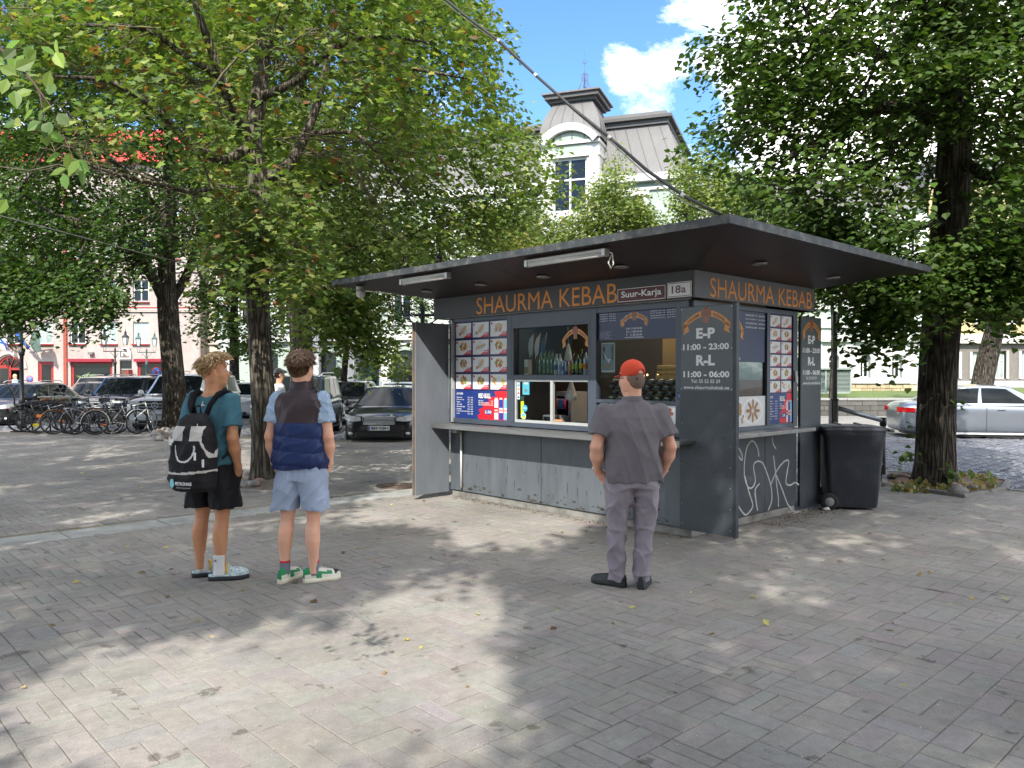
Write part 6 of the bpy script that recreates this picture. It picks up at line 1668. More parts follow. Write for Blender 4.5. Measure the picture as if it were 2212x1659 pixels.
def bottle(label,x,h,r,glass_c,cap_c,lab_c,neck=.35,grp='drinks on the hatch shelf',kind='bottle',y=.16):
 t=kthing(kind,label,'can' if kind=='can' else 'bottle',x,y,1.629,grp)
 gm=mat('bottle_%d_%d_%d'%tuple(int(c*99)for c in glass_c),glass_c,.08,var=.1,spec=.9,coat=.5)
 if kind=='can':
  MB().lathe([(r*.9,0),(r,.008),(r,h-.012),(r*.85,h)],14).build('body',gm,t);MB().lathe([(r*1.01,h*.3),(r*1.01,h*.65)],14,cap=False).build('label_band',mat('lab_%d%d%d'%tuple(int(c*99)for c in lab_c),lab_c,.4),t)
  MB().lathe([(r*.8,h+.0005),(r*.8,h+.003)],14).build('lid',steel,t)
 else:
  MB().lathe([(r*.92,0),(r,.012),(r,h*(1-neck)*.92),(r*.86,h*(1-neck)),(r*.4,h*.84),(r*.34,h*.95)],14).build('body',gm,t)
  MB().lathe([(r*.4,h*.945),(r*.4,h)],12).build('cap',mat('cap_%d%d%d'%tuple(int(c*99)for c in cap_c),cap_c,.4),t)
  MB().lathe([(r*1.015,h*.25),(r*1.015,h*.48)],14,cap=False).build('label_band',mat('lab_%d%d%d'%tuple(int(c*99)for c in lab_c),lab_c,.5),t)
 return t
gG,gC,gB,gO,gW=(.035,.12,.03),(.05,.02,.015),lin((40,60,130)),(.6,.2,.03),(.45,.5,.52)
base='green glass mineral water bottle with blue cap, '
for k,x in enumerate((-2.262,-2.187,-2.122,-2.062)):
 bottle(base+('leftmost of the four','second of the four','third of the four','rightmost of the four')[k],x,.30,.03,gG,gB,(.1,.2,.12))
bottle('clear water bottle with dark blue label beside the green bottles',-2.0,.25,.032,gW,(.6,.62,.65),lin((50,60,120)),.3)
bottle('clear water bottle with pale label beside the cans',-1.938,.25,.031,gW,(.6,.62,.65),lin((150,170,190)),.3)
bottle('silver blue energy drink can, leftmost can',-1.885,.168,.027,lin((170,185,200)),None,lin((60,80,160)),kind='can')
bottle('dark blue energy drink can in the middle',-1.832,.168,.027,lin((50,70,150)),None,lin((150,160,180)),kind='can')
bottle('orange drink can beside the dark bottles',-1.78,.168,.027,lin((205,120,50)),None,lin((200,140,60)),kind='can')
bottle('dark bottle with yellow-black label right of the orange can',-1.72,.28,.028,gC,(.03,.03,.03),(.5,.45,.05))
bottle('lime green capped soft drink bottle',-1.66,.245,.033,(.05,.1,.03),lin((60,150,60)),(.2,.4,.05),.28)
bottle('tall dark beer bottle with yellow label',-1.598,.295,.03,gC,(.4,.3,.05),lin((220,190,50)))
bottle('clear bottle with orange label and blue cap',-1.533,.275,.032,gW,lin((40,80,170)),gO,.3)
bottle('clear bottle with teal label and green cap',-1.467,.27,.03,gW,lin((50,140,80)),lin((50,110,100)),.3)
bottle('dark cola bottle with red label',-1.41,.265,.031,gC,(.03,.02,.02),redc,.3)
bottle('cola bottle with red label at the right end of the shelf',-1.36,.20,.026,gC,redc,redc,.3,y=.12)
cb_=kthing('juice_carton','small white and brown carton at the left end of the hatch shelf','carton',-2.45,.14,1.629)
MB().box(-.05,.02,-.03,.03,0,.19).build('body',mat('carton_white',(.6,.58,.52),.6),cb_);MB().box(-.045,.015,-.032,-.0305,.02,.1).build('print',mat('carton_brown',(.35,.18,.08),.6),cb_)
for k,(x,a,c0_,c1_,lb)in enumerate(((-2.50,.03,(.6,.62,.66),(.1,.1,.12),'pale hand flag at the left edge of the hatch window'),(-2.43,.08,(.7,.7,.7),(.5,.5,.5),'white hand flag behind the left carton'),(-2.33,.09,lin((40,90,130)),lin((150,40,50)),'blue and red hand flag beside the green bottles'))):
 t=kthing('hand_flag',lb,'flag',x,.24,1.629,'hand flags in the hatch window')
 MB().tube([(0,0,0),(a,0,.52)],.004,5).build('stick',mat('stick_wood',(.4,.3,.18),.7),t)
 mb=MB();q0,q1=Vector((a,0,.51)),Vector((a*.62,0,.27));rows=[]
 for i in range(5):
  w_=q0.lerp(q1,i/4);rows.append([w_,w_+Vector((-.04-.02*math.sin(i),-.03,-.06)),w_+Vector((-.07+.02*math.sin(i*2),.02,-.12))])
 mb.add([r_[0]for r_ in rows]+[r_[1]for r_ in rows],[(i,i+1,5+i+1,5+i)for i in range(4)],0,True,c0_);mb.add([r_[1]for r_ in rows]+[r_[2]for r_ in rows],[(i,i+1,5+i+1,5+i)for i in range(4)],0,True,c1_)
 mb.build('cloth',mat('flag_cloth',(1,1,1),.85,attr=True),t,fixn=False)
bagm=mat('translucent_white_bag',(.55,.55,.52),.5,var=.25,scale=30)
def bag(label,x,y,z,s_,top):
 t=kthing('plastic_bag',label,'bag',x,y,z,'plastic bags hanging in the hatch')
 mb=MB();rows=[]
 for i in range(9):
  tt=i/8;r_=s_*(.10+.90*tt**.8)*(1 if tt<.95 else.5);rows.append([(r_*(1+.18*mnoise.noise(Vector((k,i*.7,x*5))))*math.cos(k*math.pi/6),.6*r_*math.sin(k*math.pi/6),top*(1-tt))for k in range(12)])
 mb.grid(rows,close=True);mb.build('bag_film',bagm,t);MB().tube([(0,0,top),(-.01,0,top+.25)],.002,4).build('string',tube_m,t)
bag('crumpled white plastic bag hanging behind the green bottles',-2.12,.5,1.72,.085,.3)
bag('white plastic bag hanging in the lower hatch opening',-2.0,.42,1.32,.10,.24)
t=kthing('picture_poster','seagull and towers poster at the left of the display window','poster',-1.205,.045,1.66)
MB().box(0,.19,0,.004,0,.325).build('paper',mat('poster_paper',lin((205,208,204)),.5),t)
mb=MB();f=FL(-.001);sheet(mb,.01,.18,.02,.315,f,lin((130,140,148)),0);sheet(mb,.02,.05,.14,.25,f,lin((90,84,80)),1);sheet(mb,.14,.17,.14,.26,f,lin((90,84,80)),1)
mb.add([f((.015,.25),2),f((.055,.25),2),f((.035,.30),2)],[(0,1,2)],0,False,lin((110,50,45)));mb.add([f((.135,.26),2),f((.175,.26),2),f((.155,.305),2)],[(0,1,2)],0,False,lin((110,50,45)))
mb.add([f(q,3)for q in((.09,.12),(.02,.24),(.06,.15),(.095,.14),(.13,.15),(.175,.24),(.11,.10))],[tuple(range(7))],0,False,whiteP);blob(mb,.095,.07,.035,f,lin((160,120,80)),2)
mb.build('picture',PRINT,t,fixn=False)
n_=0
for row,(z,c)in enumerate(((1.353,8),(1.413,8),(1.473,8),(1.533,7))):
 for k in range(c):
  x=-1.17+k*.125+(.03 if row%2 else 0)
  t=kthing('food_box','clear lidded food box stacked in the display window','food box',x,.2+.02*(row%2),z,'food boxes in the display window')
  MB().box(-.05,.05,-.06,.06,0,.022).build('tray',mat('black_tray',(.015,.015,.015),.35),t,bevel=.004)
  MB().lathe([(.047,.023),(.044,.04),(.02,.054),(0,.056)],10,ey=1.1).build('lid',mat('box_lid',lin((130,128,118)),.12,spec=.9,var=.3,scale=30),t)
  MB().lathe([(.034,.022),(.03,.04),(0,.045)],8).build('food',mat('baked_food',lin((176,120,66)),.7,var=.4,scale=30),t)
for k in range(7):
 t=kthing('flatbread_pack','yellow wrapped flatbread pack, '+('lowest','second from the bottom','third from the bottom','middle one','third from the top','second from the top','topmost')[k]+' of the lit display stack','bread',-.52+random.uniform(-.02,.02),.45,1.36+k*.055,'flatbread packs stacked in the display')
 MB().box(-.16,.16,-.1,.1,0,.045).build('pack',mat('yellow_bread',lin((212,160,70)),.4,var=.2,scale=20),t,bevel=.01)
t=kthing('drinks_fridge','small drinks fridge with coloured cans behind the hatch','fridge',-2.3,.6,1.0)
MB().box(-.12,.14,0,.3,.0,.42).build('case',mat('fridge_white',(.5,.5,.5),.4),t);MB().box(-.1,.09,-.006,-.001,.12,.36).build('door_glass',pane_m,t)
for k,c in enumerate((lin((200,110,60)),lin((60,110,180)),lin((70,130,190)),lin((190,60,120)))):MB().lathe([(.02,.2),(.02,.33)],10,c=(-.075+k*.043,-.03,0)).build('can',mat('can_%d'%k,c,.4),t)
mb=MB();f=FL(-.002);vs,fs=text_poly('Red Bull',.03);mb.add([f((.125-b*.025,.08+a*.2),1)for a,b in vs],fs,0,False,redc);mb.build('lettering',PRINT,t,fixn=False)
t=kthing('card_terminal','grey till device on the inner counter under the fridge','till',-2.25,.3,1.035);MB().box(-.12,.12,0,.16,0,.1).build('body',mat('till_grey',(.2,.2,.21),.4),t,bevel=.01);MB().box(-.1,.1,-.003,.0,.03,.08).build('screen',pane_m,t)
t=kthing('bread_board','orange-brown block on the hatch sill','board',-1.83,.0,1.087);MB().box(-.06,.06,.0,.03,0,.022).build('block',mat('orange_block',lin((216,150,100)),.6),t,bevel=.004)
t=kthing('black_tray','black shallow tray lying on the hatch sill','tray',-1.5,.05,1.087);MB().box(-.1,.1,.0,.06,0,.012).build('tray',mat('black_tray',(.02,.02,.02),.4),t,bevel=.003)
t=kthing('cardboard_box','brown cardboard box on the high shelf inside the display','box',-.5,.9,1.98);MB().box(-.14,.14,0,.25,0,.2).build('box',mat('brown_card',lin((170,140,100)),.85,var=.06),t);MB().box(-.05,.04,-.002,-.0005,.04,.09).build('label_paper',white_paint,t)
for k,(x,z)in enumerate(((-1.12,1.62),(-1.07,1.63),(-.92,1.64))):
 t=kthing('pendant_bulb','small warm bulb glowing inside the display window, '+('leftmost','middle one','rightmost')[k]+' of three','lamp',x,.7,z,'warm bulbs inside the kiosk')
 MB().lathe([(.0,-.012),(.012,0),(.0,.014)],8).build('bulb',mat('warm_bulb',(1,.6,.3),.5,emis=((1,.5,.18),5.0)),t)
warm=bpy.data.lights.new('interior_lamp','AREA');warm.energy=5;warm.size=.8;warm.color=(1,.82,.6)
wo=bpy.data.objects.new('interior_lamp',warm);COL.objects.link(wo);wo.location=K(-1.0,.8,2.55);wo.parent=None
warm2=warm.copy();warm2.energy=2.5;wo2=bpy.data.objects.new('interior_lamp',warm2);COL.objects.link(wo2);wo2.location=K(-2.3,.8,2.55)
t=thing('overhead_cable','thick black cable sagging from kiosk roof up to the upper left','cable',(0,0,0))
pts=[]
a=K(.95,-.7,2.95);D0=6.9;
for u,v,d in[(1558,464,6.65),(1480,425,7.0),(1400,370,7.4),(1320,300,7.9),(1240,236,8.4),(1160,165,8.9),(1080,90,9.4),(1000,30,10),(940,-20,10.5),(860,-110,11.2),(760,-250,12)]:pts.append(P(u,v,d))
MB().tube(pts,.016,7).build('cable_sheath',mat('black_cable',(.03,.03,.03),.6),t)
wr=MB();wr.tube([p+Vector((0,0,-.03-.02*math.sin(i)))for i,p in enumerate(pts)],.006,5);wr.build('carrier_wire',steel,t)
for i in(1,3,5,6):MB().tube([pts[i]+Vector((0,0,0)),pts[i]+(pts[i+1]-pts[i]).normalized()*.05],.020,8).build('cable_tie',tube_m,t)
t=thing('thin_wire','thin pale wire sagging across the left trees to the kiosk roof','wire',(0,0,0))
pts=[P(u,v,d)for u,v,d in[(-200,430,9.5),(0,466,10),(150,505,10.5),(300,545,11),(450,580,11.3),(560,600,11.5),(700,618,11.6),(800,630,11.5),(900,640,11.3),(940,650,11.0)]]
MB().tube(pts,.006,4).build('wire_strand',steel,t)
# ================================================================== cars
tyre_m=mat('tyre_rubber',(.02,.02,.02),.8,var=.2);rim_m=mat('alloy_rim',(.45,.46,.47),.3,.8);blackp=mat('black_plastic',(.018,.018,.02),.45)
carglass=mat('tinted_car_glass',(.012,.015,.017),.02,var=.5,scale=1.5,spec=.16);redlens=mat('red_lens',lin((190,14,20)),.15,var=.1,spec=.8);lens=mat('headlight_lens',(.55,.56,.56),.1,0,var=.35,scale=14,spec=1);chr_=mat('chrome_trim',(.74,.75,.76),.3,.25,var=.05)
def paint(nm,c,metal=.3):return mat('car_paint_'+nm,c,.28,metal,var=.05,scale=2,coat=1.0)
def car(label,pos,rz,col,L=4.6,W=1.82,H=1.45,kind='sedan',plate=None,group='parked cars',z0=-.115,name='parked_car',grille='bars',detail=True):
 t=thing(name,label,'car',(pos[0],pos[1],z0),rz,group);w=W/2
 belt=H*(.655 if kind!='suv' else.62);hood=belt-(.07 if kind!='suv' else.03);deck=belt+(.05 if kind=='sedan' else.0)
 gc=.17 if kind!='suv' else.24
 st=[(-.5,.80,gc+.14,belt-.16,belt-.12),(-.485,.92,gc+.06,belt-.06,deck-.02),(-.42,.985,gc,belt-.02,deck),(-.30,1,gc-.01,belt,deck+.01),(-.1,1,gc-.01,belt-.01,belt+.02),(.1,1,gc-.01,belt-.03,belt),(.22,1,gc-.01,belt-.05,hood+.05),(.34,.99,gc,belt-.12,hood),(.43,.95,gc,belt-.20,hood-.07),(.475,.88,gc+.02,belt-.28,hood-.14),(.497,.74,gc+.08,belt-.36,hood-.24)]
 if kind!='sedan':st[0]=(-.5,.84,gc+.1,belt-.1,belt-.02);st[1]=(-.49,.95,gc+.04,belt-.02,belt+.01)
 if kind=='suv':st[-3:]=[(.45,.97,gc,belt-.12,hood-.03),(.488,.92,gc+.02,belt-.2,hood-.08),(.5,.84,gc+.08,belt-.28,hood-.16)]
 rows=[]
 for x,wf,zb,zl,zt in st:
  h=[(0,zb),(.8,zb),(.955,zb+.07),(1.0,(zb+zl)*.5+.02),(.985,zl-.07),(.93,zl),(.6,zt+.005),(0,zt+.02)]
  ring=[(x*L,w*wf*a,b)for a,b in h]+[(x*L,-w*wf*a,b)for a,b in h[-2:0:-1]]
  rows.append(ring)
 mb=MB();mb.grid(rows,close=True);mb.add(rows[0],[tuple(range(len(rows[0])))],0,True);mb.add(rows[-1],[tuple(range(len(rows[0])))[::-1]],0,True)
 o=mb.build('body',col,t)
 bm=bmesh.new();bm.from_mesh(o.data);bmesh.ops.remove_doubles(bm,verts=bm.verts,dist=.0005);bmesh.ops.recalc_face_normals(bm,faces=bm.faces);bm.to_mesh(o.data);bm.free()
 ss=o.modifiers.new('s','SUBSURF');ss.levels=ss.render_levels=2
 rw=.33*(1.12 if kind=='suv' else 1);wx=(.315*L,-.29*L)
 cut=MB()
 for x in wx:
  for s in(-1,1):cut.lathe([(rw+.055,-.16),(rw+.055,.16)],28,M=Matrix.Translation((x,s*w,rw))@Matrix.Rotation(R(90),4,'X'),smooth=False)
 co=cut.build('cutter',col);co.location=t.location;co.rotation_euler=t.rotation_euler
 bl=o.modifiers.new('b','BOOLEAN');bl.object=co;bl.operation='DIFFERENCE';bl.solver='EXACT'
 bpy.context.view_layer.update();dg=bpy.context.evaluated_depsgraph_get();me=bpy.data.meshes.new_from_object(o.evaluated_get(dg));o.modifiers.clear();o.data=me
 me.polygons.foreach_set('use_smooth',[True]*len(me.polygons));bpy.data.objects.remove(co)
 me.set_sharp_from_angle(angle=R(38))if hasattr(me,'set_sharp_from_angle')else None
 zr=H;xf0,xf1=.275*L,.075*L;xr0,xr1={'sedan':(-.40*L,-.205*L),'suv':(-.475*L,-.42*L),'hatch':(-.46*L,-.30*L)}[kind]
 if kind=='suv':xf0,xf1=.245*L,.10*L
 wb,wr=w*.93,w*(.72 if kind!='suv' else.80);zb=belt-.01
 lp=lambda a,b,q:a+(b-a)*q
 ease=lambda q:q+.10*math.sin(math.pi*q)
 def Fr(s,q,e=0):return Vector((lp(xf0,xf1,q)+.10*(1-s*s)+e*.8,s*lp(wb,wr,ease(q)),lp(zb-.05,zr-.085,q)+.035*(1-s*s)*q+e*.6))
 def Re(s,q,e=0):return Vector((lp(xr0,xr1,q)-.08*(1-s*s)-e*.8,s*lp(wb,wr,ease(q)),lp(zb,zr-.105,q)+.05*(1-s*s)*q+e*.6))
 def Sd(s,q,sg,e=0):return Vector((lp(lp(xr0,xr1,q),lp(xf0,xf1,q),s),sg*(lp(wb,wr,ease(q))+e),lp(zb-.03,zr-.095+.06*math.sin(math.pi*s)**.8,q)))
 mb=MB();N=8;rings=[]
 for i in range(N+1):
  q=i/N;rg=[Re(s/3,q)for s in range(-3,4)]+[Sd(s/8,q,1)for s in range(1,8)]+[Fr(s/3,q)for s in range(3,-4,-1)]+[Sd(s/8,q,-1)for s in range(7,0,-1)]
  rings.append(rg)
 c_=sum(rings[-1],Vector())/len(rings[-1])
 for k_,dz in((.93,.03),(.6,.05),(.2,.058)):rings.append([Vector((c_.x+(p.x-c_.x)*k_,p.y*k_,lp(p.z,zr-.005,1-k_**2)))for p in rings[N]])
 mb.grid(rings,close=True);mb.add(rings[-1],[tuple(range(len(rings[-1])))],0,True);mb.build('cabin',col,t)
 def patch(nm,fn,s0,s1,q0,q1,m=carglass,ns=8,nq=5,par=t):
  g=MB();g.grid([[fn(lp(s0,s1,i/ns),lp(q0,q1,j/nq))for i in range(ns+1)]for j in range(nq+1)]);return g.build(nm,m,par)
 ws=patch('windshield',lambda s,q:Fr(s,q,.008),-.9,.9,.12,.93);patch('rear_window',lambda s,q:Re(s,q,.008),-.86,.86,.15,.9)
 for sg in(-1,1):
  for a,b in((.07,.33),(.36,.62),(.65,.90))if kind!='sedan' else((.12,.44),(.475,.86)):
   patch('side_window',lambda s,q,sg=sg:Sd(s,q,sg,.006),a,b,.12,.88,ns=4)
  patch('window_trim',lambda s,q,sg=sg:Sd(s,q,sg,.010),.04,.93,.065,.095,m=chr_ if detail else blackp,ns=6,nq=1)
  mb=MB();mb.lathe([(.0,-.09),(.07,-.05),(.085,.03),(.06,.06),(0,.065)],12,M=Matrix.Translation((xf0-.12,sg*(w+.09),belt+.07))@Matrix.Rotation(R(90),4,'Y'),ey=.75*1.3);mb.tube([(xf0-.1,sg*w*.95,belt+.0),(xf0-.1,sg*(w+.06),belt+.05)],.02,5)
  mb.build('mirror',col,t)
  if kind!='sedan':MB().tube([(xr1+.1,sg*(wr-.06),zr-.02),(xr1+.25,sg*(wr-.07),zr+.05),(xf1-.3,sg*(wr-.07),zr+.04),(xf1-.1,sg*(wr-.07),zr-.02)],.016,5).build('roof_rail',chr_,t)
  hz_=hood-.22 if kind!='suv' else hood-.2
  h=MB();h.grid([[Vector((L*(.506-.055*u_**4)+.004,sg*w*(.46+.47*u_),hz_+vv*(.038+.075*u_*(1.35-u_))+.055*u_**2))for u_ in(0,.25,.5,.7,.85,.95,1)]for vv in(-1,0,1)]);hh=h.build('headlight',lens,t)
  MB().lathe([(.05,0),(.045,.03),(0,.035)],12,M=Matrix.Translation((L*.482,sg*w*.66,hz_+.02))@Matrix.Rotation(R(90),4,'Y')).build('lamp',chr_,hh)
  tl=MB();tl.grid([[Vector((-L*(.506-.08*u_**4)-.004,sg*w*(.62+.375*u_),belt-.17+vv*(.075-.02*u_)+.01))for u_ in(0,.3,.6,.8,.9,1)]for vv in(-1,0,1)]);tl.build('tail_light',redlens,t)
  for k,xx in enumerate((.175,-.06,-.245)):
   g=MB();g.grid([[Vector((xx*L+(-.03 if k==2 else 0)*q_,sg*(w*(1.0-.012*abs(q_-.5))+.002)+d_*0,lp(gc+.05,belt-.07,q_)))+Vector((d_,0,0))for d_ in(-.004,.004)]for q_ in(0,.25,.5,.75,1)]);g.build('door_gap',blackp,t)
  for xx in(.0,-.21):MB().box(xx*L-.02,xx*L+.16,sg*w-.012,sg*w+.03,belt-.155,belt-.125).build('door_handle',col if detail else blackp,t,bevel=.008)
  mb=MB();mb.box(-.22*L,.23*L,sg*w*.985-.01,sg*w*1.0+.006,gc+.02,gc+.07);mb.build('sill',chr_ if kind=='sedan' and detail else blackp,t)
 for x in wx:
  for sg in(-1,1):
   Mx=Matrix.Translation((x,sg*(w-.10),rw))@Matrix.Rotation(R(90)*-sg,4,'X')
   wh=MB().lathe([(rw*.66,.085),(rw*.72,.105),(rw*.93,.10),(rw,.07),(rw,-.09),(rw*.9,-.11)],28,M=Mx,cap=False).build('wheel',tyre_m,t)
   r_=MB();r_.lathe([(rw*.66,.09),(rw*.63,.06),(rw*.6,-.05)],24,M=Mx,cap=False);r_.lathe([(.055,.075),(.04,.085),(0,.086)],12,M=Mx,cap=False)
   for k in range(10):
    a=k*math.pi/5+(.1 if k%2 else-.1);c,s_=math.cos(a),math.sin(a)
    vs=[(c*.04-s_*.014,s_*.04+c*.014,.075),(c*.04+s_*.014,s_*.04-c*.014,.075),(c*rw*.65+s_*.018,s_*rw*.65-c*.018,.085),(c*rw*.65-s_*.018,s_*rw*.65+c*.018,.085)]
    vs+=[(p[0],p[1],p[2]-.03)for p in vs];r_.add([Mx@Vector(p)for p in vs],[(0,1,2,3),(0,4,5,1),(2,6,7,3),(1,5,6,2),(0,3,7,4)])
   r_.build('rim',rim_m,wh);MB().lathe([(rw*.6,-.02),(.0,-.02)],20,M=Mx,cap=False).build('brake',blackp,wh)
   MB().lathe([(rw+.05,-.2),(rw+.05,.02)],24,M=Matrix.Translation((x,sg*(w-.14),rw))@Matrix.Rotation(R(90)*-sg,4,'X')).build('wheel_arch_liner',blackp,t)
 g0=hood-.34 if kind!='suv' else hood-.40;g1=hood-.17 if kind!='suv' else hood-.12;gx=.5*L+(-.028 if kind!='suv' else.0)
 gw_=w*(.40 if kind!='suv' else.5)
 gr_=MB().box(gx-.04,gx+.012,-gw_,gw_,g0,g1).build('grille',blackp,t,bevel=.012)
 ring=[(gx+.016,-gw_,g0),(gx+.016,gw_,g0),(gx+.010,gw_*1.06,g1),(gx+.010,-gw_*1.06,g1),(gx+.016,-gw_,g0)]
 MB().tube(ring,.012,5).build('grille_frame',chr_,gr_)
 nb=4 if grille=='bars' else 2
 for k in range(nb):z_=lp(g0,g1,(k+1)/(nb+1));MB().box(gx+.008,gx+.022,-gw_*.97,gw_*.97,z_-.007,z_+.007).build('grille_bar',chr_,gr_)
 if grille=='star':
  zc=(g0+g1)/2;MB().tube([(gx+.03,.095*math.cos(a*math.pi/10),zc+.095*math.sin(a*math.pi/10))for a in range(21)],.009,5).build('emblem_ring',chr_,gr_)
  for k in range(3):a=R(90+120*k);MB().tube([(gx+.03,0,zc),(gx+.03,.09*math.cos(a),zc+.09*math.sin(a))],[.012,.003],4).build('emblem_spoke',chr_,gr_)
 lowz=gc+.06;MB().box(.5*L-.10,.5*L-.012,-w*.62,w*.62,lowz,lowz+.11).build('lower_intake',blackp,t,bevel=.02)
 for sg in(-1,1):MB().lathe([(.06,0),(.05,.02),(0,.022)],12,M=Matrix.Translation((.5*L-.075,sg*w*.74,lowz+.09))@Matrix.Rotation(R(90),4,'Y'),ex=.7).build('fog_lamp',lens,t)
 if plate:
  px=.5*L+.0;pz=(g0-.10)if kind!='suv' else g0-.14
  pt=MB().box(px-.02,px+.02,-.26,.26,pz-.055,pz+.055).build('licence_plate',mat('white_plate',(.75,.75,.74),.4,var=.02),t,bevel=.004)
  mb=MB();ff=lambda q:(px+.0215,q[0],q[1]);sheet(mb,-.255,-.215,pz-.05,pz+.05,lambda q,L_:ff(q),lin((30,70,160)))
  put_text(mb,plate,-.19,.235,pz-.033,pz+.035,lambda q:(px+.0225,q[0],q[1]),0,(.02,.02,.02),.02);mb.build('plate_lettering',PRINT,pt,fixn=False)
 MB().box(-.42*L,.42*L,-w*.8,w*.8,gc-.04,gc+.1).build('underbody',blackp,t)
 return t
def facing(yaw):return math.atan2(-math.cos(R(yaw)),-math.sin(R(yaw)))
def park(label,u,Y,yaw,L,**k):
 X=(u-1106)/1701*Y;s,c=math.sin(R(yaw)),math.cos(R(yaw));return car(label,(X+s*L/2,Y+c*L/2),facing(yaw),k.pop('col'),L=L,**k)
black=paint('black',(.008,.009,.011),.2);whitec=paint('white',(.72,.73,.74),0);silver=paint('silver',(.27,.30,.34),.6);dgrey=paint('grey',(.07,.075,.08),.5);navy=paint('navy',(.012,.016,.03),.3);dgreen=paint('dark_green',(.012,.018,.014),.2);lblue=paint('pale_blue',(.25,.32,.42),.5)
park('black saloon with chrome barred grille parked left of the kiosk',818,19.1,0,4.95,col=black,W=1.88,H=1.47,kind='sedan',plate='889 KBH')
park('white off-roader with black grille parked behind the forked linden',335,23.5,0,4.9,col=whitec,W=1.96,H=1.82,kind='suv',plate='951 RNC',grille='star')
park('black off-roader with dark windscreen between the estate and the white off-roader',214,27.0,0,4.7,col=navy,W=1.95,H=1.72,kind='suv',grille='bars')
park('black estate car at the far left behind the bicycles',-37,25.6,-2,4.7,col=black,W=1.85,H=1.5,kind='hatch')
park('dark blue saloon half hidden between the estate and the black off-roader',192,33,-24,4.5,col=navy,W=1.8,H=1.45,kind='sedan',detail=False)
park('pale beige off-roader behind the dark blue saloon',160,38,0,4.6,col=paint('beige',(.4,.38,.33),.4),W=1.85,H=1.7,kind='suv',detail=False)
park('white hatchback between the white off-roader and the near maple',500,30,0,4.1,col=whitec,W=1.78,H=1.47,kind='hatch',detail=False)
park('dark boxy off-roader behind the near maple and the vest',608,20.4,-2,4.1,col=dgreen,W=1.85,H=1.76,kind='suv',grille='bars',detail=False)
park('grey crossover with small plate behind the vest man\'s shoulder',728,26,0,4.3,col=dgrey,W=1.8,H=1.56,kind='hatch',plate='758 SGB')
park('pale blue car whose roof shows above the black saloon',850,27,0,4.4,col=lblue,W=1.8,H=1.5,kind='hatch',detail=False)
car('silver saloon seen from the side behind the big right linden',(12.8,21.3),R(-11),silver,L=4.7,W=1.81,H=1.5,kind='sedan')
